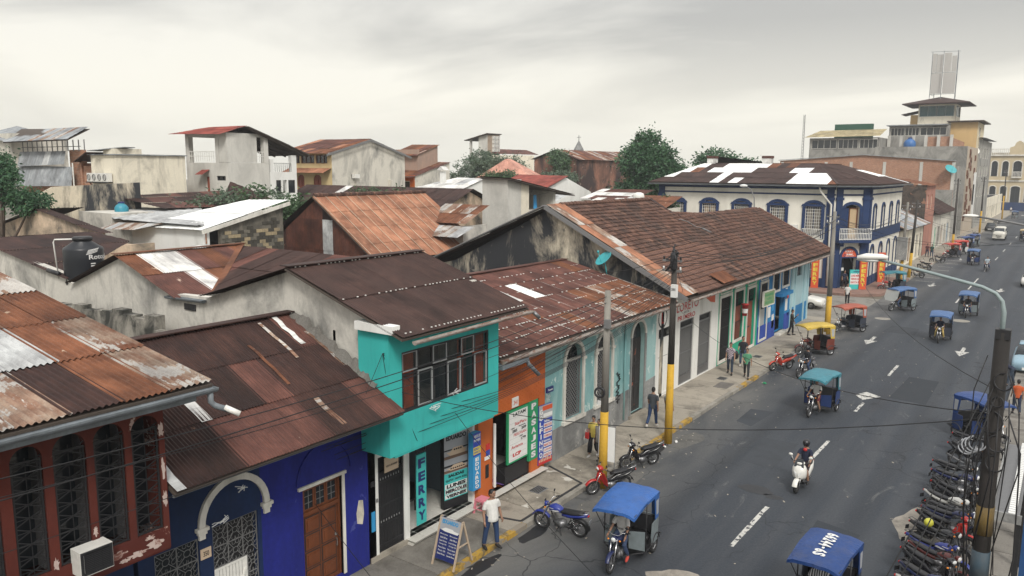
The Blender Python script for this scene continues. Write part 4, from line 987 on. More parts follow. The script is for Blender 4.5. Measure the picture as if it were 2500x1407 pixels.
# tile field: one sagging plane from the street eave to the ridges
TA = Vector((-14.05, 34.0, 5.16)); SL = (9.12-5.16)/(21.7-14.05)
slen = math.hypot(1, SL)
def tz(s, y):
    """height of the tiled plane at slope position s (metres along slope) with the old roof's sag"""
    x = TA.x-s/slen; h = TA.z+s/slen*SL
    h += .045*math.sin(y*.45+.4)*math.sin(s*.7) + .014*math.sin(y*1.3+s*.7) - .12*math.exp(-((y-45.5)**2)/3-((s-4.2)**2)/2.5)
    return Vector((x, y, h))
TW, TL = .26, .335
tilem = NT('clay_roof_tile')
def _t(n):
    v = n.vec((1,1,1), True); f = n.noise(v, 14, 5, .7); g = n.noise(n.vec((1.0,1.0,1.0)), .55, 6, .65, .4); w = n.noise(n.vec((.6,3.2,1)), 1.6, 5, .7)
    c = n.mix(n.ramp(f, .3, .7), (.070, .036, .028), (.125, .064, .047)); c = n.mix(n.ramp(g, .44, .62), c, (.062, .040, .034))
    c = n.mix(n.ramp(w, .50, .68, 0, .8), c, (.25, .135, .09)); c = n.mix(n.ramp(w, .35, .25, 0, .6), c, (.045, .034, .032))
    c = n.mix(n.ramp(n.noise(n.vec(), 5, 6, .7), .62, .72, 0, .5), c, (.22, .19, .16))
    g2 = n.n('ShaderNodeNewGeometry'); c = n.mix(1.0, c, n.mix(n.rnd(0, 1), (.8,)*3, (1.2,)*3), 'MULTIPLY'); c = n.mix(1.0, c, n.mix(g2.outputs['Random Per Island'], (.6,)*3, (1.4,)*3), 'MULTIPLY')
    n.bump(f, .4, .006); n.out(c, .9); return n.m
tile_m = _t(tilem)
def tile_geo(w, l):
    """interlocking tile: two raised ribs, lifted lower edge"""
    mb = MB(); xs = [0,.12,.2,.32,.55,.63,.75,1.0]; zs = [.020,.020,.0,.0,.0,.018,.018,.0]
    for y, lift in ((0,.058),(l,.004)):
        for x, z in zip(xs, zs): mb.v.append((x*w, y, z+lift))
    k = len(xs)
    mb.f = [(i, i+1, k+i+1, k+i) for i in range(k-1)]
    b = len(mb.v)
    for x, z in zip(xs, zs): mb.v.append((x*w, 0, -.02))
    mb.f += [(b+i, b+i+1, i+1, i) for i in range(k-1)]
    return mb
tg = tile_geo(TW*1.03, TL*1.12); tme = tg.mesh('roof_tile', tile_m)
ntile = 0; rest = MB(); r2 = random.Random(77)
NR = int(8.7/TL); y_end = 60.3
def ridge_s(y): return 8.6 if y < 45.4 else 6.35*1.0
for j in range(NR):
    s = j*TL
    k = 0; y = 35.0
    while y < y_end-.1:
        if s+TL <= ridge_s(y)+.05:
            p = tz(s, y); q = tz(s+TL, y); X = (tz(s, y+TW)-p).normalized()*-1; Y = (q-p).normalized(); p = tz(s, y+TW)
            N_ = X.cross(Y).normalized(); Y = N_.cross(X)
            if N_.z < 0: N_ = -N_
            ja = r2.uniform(-.018,.018) if r2.random() < .96 else r2.uniform(-.12,.12)
            MM = Matrix((X, Y, N_)).transposed().to_4x4() @ Matrix.Rotation(ja, 4, 'Z') @ Matrix.Rotation(r2.uniform(-.014,.014), 4, 'X'); MM.translation = p+N_*(.02+r2.uniform(0,.009))
            if ntile < 296 and y < 47.5 and s < 4.6 and (y < 40+ s*1.2):
                M2 = MM.copy(); M2.translation = MM.translation-Vector(ORG[row.name]); inst('roof_tile', tme, row, M2); ntile += 1
            else: rest.join(tg, MM)
        y += TW
rest.build('roof_tile', tile_m, row, kind='stuff')
# wing along the cross street: tiled slope towards the yard
wing = MB(); wl = 8
for j in range(int(5.2/TL)):
    for k in range(int(11.5/TW)):
        s = j*TL; x = -31.2+k*TW
        zz = lambda s, x: Vector((x, 60.0-(5.1-s)/1.13, 5.0+s/1.13*.53+.05*math.sin(x*.9+s)))
        p = zz(s, x); X = Vector((1,0,0)); Y = (zz(s+TL, x)-p).normalized(); N_ = X.cross(Y).normalized(); Y = N_.cross(X)
        MM = Matrix((X, Y, N_)).transposed().to_4x4() @ Matrix.Rotation(r2.uniform(-.02,.02), 4, 'Z'); MM.translation = p+N_*(.02+r2.uniform(0,.01)); wing.join(tg, MM)
wing.build('roof_tile', tile_m, row, kind='stuff')
dk = MB(); dk.prism([(-14.1,34.2,5.04),(-14.1,60.3,5.04),(-20,60.3,8.1),(-20,45.3,8.1),(-21.6,45.3,8.9),(-21.6,34.2,8.9)], (0,0,-.08)); dk.build('roof_deck', deck_wood, row)
dk = MB(); dk.prism([(-31,55.6,4.95),(-19.9,55.6,4.95),(-19.9,60,7.25),(-31,60,7.25)], (0,0,-.08)); dk.prism([(-31,60.02,7.25),(-19.9,60.02,7.25),(-15,60.3,5.2),(-15,60.3,5),(-31,60.3,5)], (0,.2,0)); dk.build('roof_deck', deck_wood, row)
# ridge tiles, verge
def ridge_tiles(a, b, r=.13, L=.36, name='ridge_tile'):
    a, b = Vector(a), Vector(b); n = int((b-a).length/L); d = (b-a).normalized(); 
    g = MB(); g.tube([(0,0,0),(0,L*1.12,0)], [r*1.06, r*.94], 8); me = g.mesh(name, tile_m)
    for i in range(n):
        p = a+d*L*i+Vector((0,0,r2.uniform(-.012,.02))); X = d.cross(Vector((0,0,1))).normalized(); Z = X.cross(d)
        MM = Matrix((X, d, Z)).transposed().to_4x4(); MM.translation = p-Vector(ORG[row.name]); inst(name, me, row, MM)
ridge_tiles(tz(8.6, 34.9)+Vector((0,0,.02)), tz(8.6, 45.4)+Vector((0,0,.02)))
ridge_tiles(tz(6.4, 45.6)+Vector((0,0,.02)), tz(6.35, 60.2)+Vector((0,0,.02)))
ridge_tiles((-31.2,60.0,7.5), (-19.8,60.0,7.45)); ridge_tiles(tz(0.1, 60.25)+Vector((0,0,.04)), tz(6.3, 60.25)+Vector((0,0,.04)))
vg = MB(); pa, pb = tz(8.7, 45.4), tz(6.3, 45.4); vg.bar(pa+Vector((0,.02,.10)), pb+Vector((-.1,.02,.10)), .4, .04); vg.build('verge_flashing', rust_dark, row)
vw = MB(); vw.prism([tz(6.3,45.44), tz(8.7,45.44), tz(8.7,45.44)-Vector((0,0,2)), tz(6.3,45.44)-Vector((0,0,1))], (0,.15,0)); vw.build('step_gable', stain_grey, row)
# back slope + tin verge sheets along the gable
tin_roof(row, [(-30.9,33.7,5.2),(-30.9,45.4,5.2),(-21.75,45.4,9.08),(-21.75,33.7,9.08)][::1], w=.85, L=2.2, mats=[rust_dark], pitch=.12, seg=3, seed=31)
vsh = [tuple(tz(0,34.9)+Vector((0,-1.35,.05))), tuple(tz(0,34.9)+Vector((0,.2,.05))), tuple(tz(8.6,34.9)+Vector((0,.2,.05))), tuple(tz(8.6,34.9)+Vector((0,-1.35,.05)))]
tin_roof(row, [Vector(p)+Vector((0,0,.02)) for p in vsh], w=.8, L=2.2, mats=lambda i,j,a,b: rust_mix if (i+j) % 2 else rust_barn, pitch=.1, amp=.012, seg=4, seed=33, rows=4)
m = MB(); 
for a, b in ((tz(0,33.5),tz(8.7,33.5)),): m.bar(a+Vector((.1,0,-.06)), b+Vector((0,0,-.06)), .05, .22)
m.bar(tz(8.7,33.55)+Vector((0,0,0)), Vector((-30.9,33.55,5.28)), .35, .06); m.build('barge_board', iron_grey, row)
gutter(row, (-13.95,34.2,5.02), (-13.95,60.4,4.98), .1, rusty_gut)
t = MB(); tin_roof(row, [(-14.0,38.2,5.3),(-14.0,40.2,5.3),(-14.8,40.2,5.72),(-14.8,38.2,5.72)], w=.8, L=.9, mats=[rust_or], seed=35)
m = MB(); vsx = [tz(4.4,46.4),tz(4.9,46.2),tz(5.2,45.7),tz(5.7,45.6),tz(6.1,45.1)]; [m.tube([v+Vector((.03*q,.06*q*math.sin(i*2.1),.1)) for i, v in enumerate(vsx)], .022, 5) for q in (-1,0,1.4)]; tag(m.build('coiled_hose', iron_grey), 'pale bundle of old cable lying on the dark clay tiles near the ridge', 'cable bundle')
# ---------------------------------------------------------------- helpers for the blocks behind
def S_(x0, y0): return Fr((x0, y0, 0), (1, 0, 0), (0, -1, 0))
def E_(x1, y0): return Fr((x1, y0, 0), (0, 1, 0), (1, 0, 0))
def shell(p, x0, y0, x1, y1, z, mS, mE, opS=(), opE=(), topS=None, topE=None, zb=0.0, name='wall', th=.25):
    """four walls; S faces the camera side, E faces the street. openings in local u"""
    wall(p, name, mS, S_(x0, y0), 0, x1-x0-.004, zb, z, opS, th, topS)
    wall(p, name, mE, E_(x1, y0+.004), 0, y1-y0-.01, zb, z, opE, th, topE)
    MB().box(x0, y0+th, zb, x0+.2, y1, z-.2).build('rear_wall', mS, p); MB().box(x0+.2, y1-.2, zb, x1-.3, y1, z-.2).build('rear_wall', mS, p)
    if opS or opE: MB().box(x0+.3, y0+1.6, zb, x1-1.6, y1-.3, z-.3).build('room_core', dark_in, p)
def win(p, F, u0, u1, z0, z1, mat=None, fr=None, mull=1, d=.1, name='window', rise=0, bar_=0):
    m = MB(); frame(m, F, u0, u1, z0, z1-rise, .07, d-.05, d+.02)
    for k in range(1, mull+1): u = u0+(u1-u0)*k/(mull+1); F.box(m, u-.03, u+.03, z0, z1-rise, d-.04, d+.02)
    if bar_: bars(m, F, u0, u1, z0, z1-rise, .16, .025, d-.06, [z0+(z1-rise-z0)*k/bar_ for k in range(1, bar_)])
    o = m.build(name, fr or trim_white, p)
    m = MB(); F.poly(m, [(u0, z0)]+(arch_pts(u0, u1, z1, rise, 8) if rise else [(u0, z1), (u1, z1)][0:1]+[(u1, z1)])+[(u1, z0)], d+.03, d+.05); m.build('pane', mat or glass_dk, o); return o
# ---------------------------------------------------------------- dark tin roof house with water tank, peach gable
dkh = thing('dark_roof_house', 'low house under a broad dark brown tin roof directly behind the black tank', 'house', (-38, 18, 0))
shell(dkh, -46, 14.7, -31.5, 18.4, 6.2, grey_render, grey_render)
tin_roof(dkh, [(-38.6,14.2,7.83),(-38.6,19.3,7.83),(-36.1,19.8,7.49),(-30.6,14.2,6.75)], w=.85, L=2.6, mats=[rust_dark], pitch=.13, seg=3, seed=41)
wall(dkh, 'gable_wall', grey_render, Fr((-36.2,14.42,0),(-1,0,0),(0,-1,0)), 0, 9, .1, 7, (), .25, top=[(0,7.45),(2.4,7.76),(9,6.9)])
tin_roof(dkh, [(-46,19.3,6.7),(-46,14.2,6.7),(-38.6,14.2,7.84),(-38.6,19.3,7.84)], w=.85, L=2.6, mats=[rust_dark], pitch=.13, seg=3, seed=42)
tk = thing('water_tank', 'large black plastic water tank with white lettering standing between two grey gables', 'water tank', (-31, 15.1, 6.2))
tx, ty = -31.0, 15.1
m = MB(); m.lathe([(.0,6.5),(.70,6.5),(.715,6.6),(.70,6.8),(.715,6.95),(.70,7.15),(.715,7.3),(.70,7.5),(.71,7.85),(.68,7.92),(.32,8.16),(.32,8.22),(.0,8.22)], 28, (tx, ty, -.03), cap=False); m.build('tank_body', plain('black_polyethylene', (.012,.014,.018), .38), tk, True)
m = MB(); m.lathe([(.36,8.2),(.36,8.3),(.3,8.34),(0,8.34)], 20, (tx, ty, -.03)); m.build('lid', black, tk, True)
m = MB(); m.tube([(tx-.05,ty-.3,8.22),(tx-.65,ty-.72,8.2),(tx-.7,ty-.75,8.1),(tx-.6,ty-.7,6.7)], .03, 6); m.build('filler_pipe', pvc, tk, True)
# lettering wrapped round the tank
def wrap_text(s, a0, a1, z0, z1, r, mat):
    vs, fs = text_data(s, .02); m = MB(); m.add([(tx+r*math.cos(a0+(a1-a0)*x), ty+r*math.sin(a0+(a1-a0)*x), z0+(z1-z0)*y) for x, y in vs], fs); m.build('lettering', vinyl_white, tk)
wrap_text('Rotoplas', R(-12), R(72), 7.42, 7.66, .73, vinyl_white)
m = MB()
for k in range(4):
    for q in range(8): 
        a, b = R(-19+k*2+q*4.2), R(-14.5+k*2+q*4.2); m.add([(tx+.727*math.cos(t), ty+.727*math.sin(t), 7.66+.05*k+q*.012*(1 if k < 3 else .7)+z) for t, z in ((a,0),(b,.012),(b,.04),(a,.028))], [(0,1,2,3)])
    m.add([(tx+.727*math.cos(t), ty+.727*math.sin(t), 7.3-.09*k+z) for t, z in ((R(-8),0),(R(6),0),(R(6),.04),(R(-8),.04))], [(0,1,2,3)])
m.build('printed_mark', vinyl_white, tk)
MB().box(-31.8,14.68,6.3,-30.2,15.9,6.46).build('tank_slab', grey_dado, tk)
m = MB(); m.tube([(-32.2,14.3,6.98),(-31.3,14.28,6.92)], .09, 8); tag(m.build('drain_pipe', black, None, True), 'short black drain pipe lying beside the foot of the black water tank', 'pipe')
# broken parapet walls between red roof and grey gables
for i, (x0, y0, x1, y1, z, t) in enumerate(((-31.4,13.0,-23.6,13.75,6.2,.35),(-23.7,13.55,-21.4,14.1,5.75,.3))):
    m = MB(); r2 = random.Random(i); n = 14; a, b = Vector((x0,y0,0)), Vector((x1,y1,0)); d = (b-a).normalized(); s = Vector((d.y,-d.x,0))*t/2
    for k in range(n):
        p, q = a.lerp(b, k/n), a.lerp(b, (k+1)/n); h = z+r2.uniform(-.18,.12); m.prism([p-s, q-s, q+s, p+s], (0,0,h))
    tag(m.build('parapet_wall', weather('mossy_wall' if i == 0 else 'mossy_wall_low', (.32,.30,.26), (.04,.04,.036), .52, .2, .6, 1.2)), ('crumbling mossy parapet wall behind the red house roof','short broken wall stub between the mossy parapet and the blue house ridge')[i], 'wall')
pg = thing('peach_gable_house', 'small house with peach gable blackened by mould at the left edge', 'house', (-46, 21, 0))
wall(pg, 'gable_wall', peach_mold, S_(-54, 20.5), 0, 13.8, 0, 8, (), .25, top=[(0,7.0),(7.3,8.53),(13.8,7.6)])
tin_roof(pg, [(-39.9,20.3,7.6),(-39.9,21.0,7.6),(-46.7,21.0,8.6),(-46.7,20.3,8.6)], w=.9, L=2, mats=[rust_dark], pitch=.14, seg=3, seed=43)
tin_roof(pg, [(-54.4,23.0,6.95),(-54.4,20.3,6.95),(-46.7,20.3,8.62),(-46.7,23.0,8.62)], w=.9, L=2.4, mats=[rust_dark], pitch=.14, seg=3, seed=44)
shell(pg, -54, 20.8, -40.4, 23.5, 6.9, peach_mold, peach_mold)
gr = thing('grey_roof_shed', 'wide low shed under shallow galvanised sheeting behind the peach gable', 'shed', (-46, 26, 0))
shell(gr, -52, 25.2, -45, 27.4, 7.4, grey_render, white_clean)
tin_roof(gr, [(-37.3,24.1,7.9),(-37.3,24.5,7.93),(-45.2,29.6,8.28),(-54.8,28,8.17),(-50.5,25.3,7.98),(-44.6,24.1,7.9)], w=1.1, L=3.2, mats=[galv], pitch=.45, amp=.045, seg=6, seed=45)
tin_roof(gr, [(-46,23.3,7.35),(-42,23.3,7.5),(-40.5,24.2,7.85),(-45.5,24.2,7.75)], w=.85, L=1.2, mats=[rust_mix,galv,galv], pitch=.13, seg=3, seed=46)
# ---------------------------------------------------------------- white roof block
wr = thing('white_roof_house', 'low block with a sloping bright white roof and exposed cinder block flank', 'house', (-40, 26, 0))
wall(wr, 'front_wall', white_clean, S_(-43.9, 24.2), 0, 7.1, 0, 7.6, (), .25, top=[(0,7.6),(7.1,7.85)])
sec = (.9, 1.35)
wall(wr, 'block_wall', weather('soot_stained_blockwork', (.20,.18,.145), (.04,.038,.034), .5, .25, .5, .8, var=.25), E_(-36.77, 24.2), .9, 5.0, 0, 8.4, (), .25, top=[(.9,7.65),(5.0,8.7)])
m = MB().box(-40,24.5,0,-39.8,29,7.4); m.build('room_back', dark_in, wr)
Fb = E_(-36.77, 24.2); r2 = random.Random(12)
bm_ = [weather('block_dark', (.06,.055,.045), None, var=.3), weather('block_tan', (.36,.29,.18), (.12,.1,.07), .4, .3, 1, 2, var=.2), weather('block_grey', (.17,.155,.125), (.05,.05,.045), .4, .3, 1, 2, var=.2)]
for j in range(15):
    for k in range(10):
        u = .95+(k+(.5 if j % 2 else 0))*.40; z = 5.6+j*.2
        if u+.38 > 4.98 or z+.19 > 7.55+(u-.9)*.255: continue
        if z > 7.5 and r2.random() < .7: continue
        m = MB(); Fb.box(m, u, u+.385, z, z+.185, -.015-r2.uniform(0,.02), 0); m.build('cinder_block', r2.choice([bm_[0],bm_[0],bm_[1],bm_[2]]) if z < 7.4 else bm_[0], wr)
tin_roof(wr, [(-43.2,23.9,7.62),(-36.55,23.9,7.72),(-36.55,29.6,9.05),(-40.2,29.4,9.1)], w=1.6, L=3, mats=[skylt], pitch=.4, amp=.008, seg=3, seed=48)
m = MB(); m.bar((-36.6,23.9,7.62),(-36.6,29.6,8.95),.05,.2); m.build('barge_board', trim_white, wr)
m = MB(); Fb.box(m, -.02,.06,7.0,7.65,-.02,.0); m.build('brick_stub', brickX, wr)
lw = thing('white_flat_roof', 'low whitewashed slab roof between the dark tin roof and the patched rusty roof', 'roof', (-33, 21, 0))
MB().prism([(-33.6,20.0,7.1),(-27.2,19.8,7.35),(-28.2,23.6,7.0),(-36.5,23.6,7.0)], (0,0,-.12)).build('slab', white_clean, lw); MB().box(-34,20.2,0,-28,23,6.95).build('wall', grey_render, lw)
# ---------------------------------------------------------------- orange barn
bn = thing('orange_tin_barn', 'tall steep barn clad in orange rusted corrugated sheets with a dark patched gable', 'barn', (-40, 37, 0))
RX, Z_R, y0, y1 = -37.6, 9.22, 32.4, 42.3
tin_roof(bn, [(-32.3,y0-.3,5.6),(-32.3,y1,5.6),(RX,y1,Z_R),(RX,y0-.3,Z_R)], w=.86, L=1.75, mats=[rust_barn], pitch=.1, amp=.013, seg=4, seed=51, deck=deck_wood, rows=4, jit=.01)
m = MB()
for k in range(12): y = y0-.2+k*.868; m.bar((-32.3,y,5.68),(RX,y,Z_R+.07),.07,.012)
m.build('seam_strip', rust('pale_seam', (.45,.30,.20), (.52,.40,.30)), bn)
tin_roof(bn, [(-43.4,y1,5.7),(-43.4,y0-.3,5.7),(RX,y0-.3,Z_R),(RX,y1,Z_R)], w=.86, L=1.9, mats=[rust_dark], pitch=.12, seg=3, seed=52)
gw = MB(); r2 = random.Random(6)
rust_g = rust('gable_tin', (.075,.030,.022), (.125,.045,.026), (.50,.40,.30), .5, .70, rand=.25, st=.25)
for i in range(12):
    for j in range(3):
        xa = -43.1+i*.86; xb = xa+.88; za = 4.2+j*1.8; zt = lambda x: Z_R-abs(x-RX)*(Z_R-5.65)/5.3-.1
        zb1, zb2 = min(za+1.86, zt(xa)), min(za+1.86, zt(xb))
        if max(zb1, zb2) < za+.1: continue
        zb1, zb2 = max(zb1, za), max(zb2, za)
        g = MB(); n = 22; dd = (j % 2)*.02+(i % 2)*.012
        for q in range(n+1):
            t = q/n; x = xa+(xb-xa)*t; o = .012*math.sin(t*.88/.085*2*math.pi)
            g.v += [(x, y0-dd+o, za), (x, y0-dd+o, max(za, min(za+1.86, zt(x))))]
        g.f = [(2*q, 2*q+2, 2*q+3, 2*q+1) for q in range(n)]
        g.build('wall_sheet', galv if (i == 7 and j <= 1) else (rust_dark if r2.random() < .2 else rust_g), bn)
m = MB().box(-43,y0+.06,0,-32.6,y0+.1,5.5); m.build('timber_wall', deck_wood, bn); MB().box(-32.8,y0+.2,0,-32.6,y1,5.4).build('wall', stain_grey, bn)
m = MB(); r2 = random.Random(8)
for k in range(28): m.tube([(RX,y0-.2+k*.36,Z_R+.09+r2.uniform(0,.04)),(RX,y0+.2+k*.36,Z_R+.1)], [.13,.12], 6)
m.build('ridge_tile', tile_m, bn)
# ---------------------------------------------------------------- concrete tower house
tw = thing('concrete_tower_house', 'unpainted concrete tower house with open railed top storey under a red hipped tin roof', 'house', (-55, 39, 0))
shell(tw, -57.8, 36.68, -52.45, 40.5, 11.3, grey_render2, grey_render2, [(2.45,3.0,8.9,10.3),(3.95,5.1,9.95,10.3)], [], th=.3)
win(tw, S_(-57.8,36.68), 2.45,3.0,8.9,10.3, wood_red, trim_white, 0); win(tw, S_(-57.8,36.68), 3.95,5.1,9.95,10.3, glass_dk, iron, 1)
tin_roof(tw, [(-55.7,36.0,10.35),(-54.7,36.0,10.35),(-54.7,36.66,10.75),(-55.7,36.66,10.75)], w=.55, L=1, mats=[red_tin], pitch=.14, seg=3, seed=60)
for a, b in ((-57.8,36.68),(-53.9,36.68),(-52.85,40.05),(-57.8,40.0)): MB().box(a,b,11.3,a+.42,b+.4,13.3).build('column', grey_render2, tw)
MB().box(-53.45,36.7,11.32,-52.46,39.4,13.3).build('stair_wall', grey_render2, tw)
MB().box(-57.8,36.68,13.3,-52.45,40.45,13.55).build('ring_beam', grey_render2, tw)
m = MB(); Fs = S_(-57.8,36.72); bars(m, Fs, .45,3.9,11.35,12.15,.3,.035,0,(12.15,11.8)); m.build('railing', pvc, tw); m = MB(); Fe = E_(-52.5,39.4); bars(m, Fe, 0,.8,11.35,12.15,.25,.035,0,(12.15,11.8)); m.build('railing', pvc, tw)
tin_roof(tw, [(-58.9,35.9,13.48),(-52.2,35.9,13.36),(-52.1,38.4,14.08),(-56.5,38.0,14.08)], w=1, L=1.6, mats=[red_tin], pitch=.13, seg=3, seed=61)
tin_roof(tw, [(-52.0,44.3,12.0),(-57.8,44.3,12.0),(-57.8,38.4,14.06),(-52.0,38.4,14.06)], w=1, L=2, mats=[galv_dk], pitch=.13, seg=3, seed=62, deck=deck_wood)
m = MB(); [m.bar((-52.2-k*1.4,38.5,13.9),(-52.2-k*1.4,44.2,11.9),.12,.16) for k in range(4)]; m.build('rafter', deck_wood, tw)
wh = thing('white_annex', 'white two storey annex with dark windows and open terrace beside the concrete tower', 'house', (-54, 42, 0))
shell(wh, -57.5, 40.55, -52.43, 43.2, 10.6, white_clean, white_clean, [], [(.55,1.05,8.9,9.95),(1.2,1.6,8.9,9.95),(1.75,2.45,8.9,9.95)], th=.25)
for a, b in ((.55,1.05),(1.75,2.45)): win(wh, E_(-52.43,40.55), a, b, 8.9, 9.95, glass_dk, iron, 0)
m = MB().box(-52.8,42.7,10.6,-52.43,43.2,11.95); m.box(-52.8,40.6,10.6,-52.43,40.9,11.6); m.build('column', white_clean, wh)
m = MB(); bars(m, E_(-52.5,40.9), 0,1.8,10.62,11.3,.2,.03,0,(11.3,)); m.build('railing', iron_grey, wh)
# ---------------------------------------------------------------- stained cream blocks, shack
cw = thing('stained_cream_house', 'cream rendered flat block with rain stains beside the concrete tower', 'house', (-56, 32, 0))
shell(cw, -58.0, 29.27, -54.65, 34.6, 11.75, stain_cream, stain_cream, th=.25)
MB().box(-56.1,29.22,11.6,-54.62,31.2,12.2).build('parapet_turret', stain_cream, cw); m = MB(); m.bar((-57.0,29.0,12.05),(-54.4,30.2,12.3),1.3,.05); m.build('turret_roof', galv_dk, cw)
MB().box(-58.2,29.1,11.75,-54.5,34.7,11.83).build('parapet_cap', galv_dk, cw)
for k in range(4):
    a = thing('air_conditioner', ('leftmost','second from left','third from left','rightmost')[k]+' of four outdoor air conditioners racked on the cream stained wall', 'air conditioner', (-57.6+k*.72, 29.0, 9.9), 'four outdoor units on the cream wall')
    x = -57.9+k*.72; MB().box(x,28.85,9.9,x+.66,29.2,10.5).build('casing', pvc, a); m = MB(); m.torus((x+.3,28.83,10.2),(0,1,0),.2,.03,14,4); [m.bar((x+.1,28.83,10.2+q*.08),(x+.5,28.83,10.2+q*.08),.015) for q in (-1,0,1)]; m.build('fan_guard', iron_grey, a)
m = MB(); [m.bar((-57.9+k*.9,28.8,9.86),(-57.9+k*.9,29.25,9.86),.06) for k in range(4)]; m.bar((-58,28.82,9.84),(-55,28.82,9.84),.06); m.tube([(-57.6,28.9,9.8),(-57,28.9,9.5),(-56,28.9,9.55),(-55,28.9,9.4)],.04,5); tag(m.build('bracket_rack', iron), 'dark steel rack carrying the outdoor air conditioners on the cream wall', 'rack')
mw = thing('mouldy_wall', 'long low rendered wall patched with black mould below the cream block', 'wall', (-50, 25, 0))
wall(mw, 'wall_face', mold_cream, Fr((-51.5,22.4,0),(.31,.95,0),(.95,-.31,0)), 0, 6, 0, 9.85, (), .3, top=[(0,9.1),(1.0,9.7),(6,9.95)])
lowr = thing('low_brown_roofs', 'low dark brown tin roof spread below the stained cream block', 'house', (-47, 27, 0))
tin_roof(lowr, [(-46.2,27.6,8.37),(-45.0,32.5,8.4),(-50.3,34.5,9.2),(-50.8,27.0,9.15)], w=.9, L=2, mats=[rust_dark,rust_red,rust_dark,pale_tin] and [rust_dark,rust_dark,rust_red], pitch=.13, seg=3, seed=65)
tin_roof(lowr, [(-46.2,31.5,8.3),(-45.4,36.0,8.5),(-51.5,36.2,9.9)], w=.9, L=2, mats=[rust_dark], pitch=.13, seg=3, seed=66)
MB().box(-50.5,24.5,0,-46.6,34,8.2).build('wall', grey_render, lowr)
bt = thing('blue_tank', 'small teal roof tank seen over the low brown roofs', 'water tank', (-44.5,24.9,8.4)); m = MB(); m.lathe([(0,8.0),(.40,8.0),(.40,8.95),(.3,9.1),(.18,9.18),(.18,9.25),(0,9.25)],18,(-48.2,26,-.5)); m.build('tank_body', plain('teal_plastic',(.03,.22,.30),.4), bt, True)
m = MB(); m.lathe([(.2,9.23),(.2,9.3),(0,9.32)],14,(-48.2,26,-.5)); m.build('lid', ink_navy, bt)
sh = thing('tin_shack', 'ramshackle storey of grey corrugated sheets on brick, open railed gap under its roof', 'house', (-66, 31, 0))
wall(sh, 'brick_wall', brickY, S_(-71, 30.1), 0, 9.9, 0, 9.4, (), .25)
wall(sh, 'brick_wall', brickX, E_(-61.08, 30.1), 0, 3.0, 0, 11.2, (), .25)
wall(sh, 'brick_pier', brickY, S_(-63.2, 30.3), 0, 2.1, 9.4, 12.2, (), .25)
tin_roof(sh, [(-70.6,29.4,9.3),(-61.3,29.4,9.5),(-61.9,29.9,10.9),(-70.9,29.9,11.0)], w=.95, L=1.8, mats=[galv_dk], pitch=.13, seg=3, seed=67)
tin_roof(sh, [(-70.4,29.6,10.9),(-62.6,29.6,11.1),(-63.0,30.0,12.1),(-70.8,30.0,12.1)], w=.95, L=1.8, mats=lambda i,j,a,b: galv if i == 5 else galv_dk, pitch=.13, seg=3, seed=68)
tin_roof(sh, [(-71.3,29.0,12.85),(-60.7,29.0,12.9),(-61.3,31.0,13.8),(-72.5,31.0,14.05)], w=.95, L=2, mats=lambda i,j,a,b: rust_mix if i in (6,8,10) else galv_dk, pitch=.13, seg=3, seed=69, deck=deck_wood)
m = MB(); [m.bar((-70.6+k*.83,30.2,12.1),(-70.6+k*.83,30.2,12.95),.06) for k in range(13)]; m.bar((-70.8,30.2,12.45),(-61.2,30.2,12.45),.05); m.build('railing', iron_grey, sh)
m = MB(); m.box(-75,29.6,9,-71.2,34,13.6); m.build('side_wall', stain_grey, sh)
tin_roof(sh, [(-75.5,29.2,13.5),(-71.6,29.2,12.9),(-72.0,32,14.0),(-75.5,32,14.2)], w=.95, L=2, mats=[galv_dk], pitch=.13, seg=3, seed=70)
m = MB(); m.bar((-61.6,30.6,11.3),(-57.3,29.4,11.95),1.5,.05); m.build('lean_to_roof', rust_dark, sh); MB().box(-61.0,30.2,8,-58.2,33,11.0).build('side_wall', brickY, sh)
m = MB(); m.tube([(-58.9,28.4,6),(-58.9,28.4,11.2)], .05, 6); tag(m.build('mast_pipe', pvc), 'thin pale standing pipe in front of the brick gap left of the cream block', 'pipe')
# ---------------------------------------------------------------- big gabled house with yellow wing
bg = thing('big_gabled_house', 'large three storey house with pale rendered gable, yellow balcony wing and rusty roof', 'house', (-58, 55, 0))
shell(bg, -62.4, 50.74, -56.59, 60.6, 12.3, weather('yellow_wing_paint', (.60,.47,.25), (.4,.32,.18), .36, .3, .3, .8, var=.05), stain_grey, [(.9,1.9,8.7,10.3,.35),(3.2,4.3,8.7,10.3,.35),(.25,1.3,11.35,12.15),(1.5,3.4,11.35,12.15),(3.6,5.2,11.35,12.15)], [(2.4,2.9,9.95,10.35)], topE=[(0,12.35),(4.8,13.7),(9.85,12.3)], th=.3)
Fs = S_(-62.4,50.74)
for a, b in ((.9,1.9),(3.2,4.3)): win(bg, Fs, a, b, 8.7, 10.3, wood_red, wood_red, 1, rise=.35)
for a, b in ((.25,1.3),(1.5,3.4),(3.6,5.2)): win(bg, Fs, a, b, 11.35, 12.15, glass_dk, wood, 2)
tin_roof(bg, [(-62.6,49.7,10.45),(-56.6,49.7,10.45),(-56.6,50.72,10.9),(-62.6,50.72,10.9)], w=.9, L=1.2, mats=[rust_barn], pitch=.2, amp=.03, seg=4, seed=71)
tin_roof(bg, [(-63.5,49.9,12.3),(-56.3,49.9,12.2),(-56.3,55.5,13.75),(-63.5,55.5,13.75)], w=.9, L=2, mats=[rust_or,rust_barn,rust_red,rust_red], pitch=.13, seg=3, seed=72)
tin_roof(bg, [(-56.3,61.2,12.1),(-63.5,61.2,12.1),(-63.5,55.5,13.76),(-56.3,55.5,13.76)], w=.9, L=2, mats=[rust_red], pitch=.13, seg=3, seed=73)
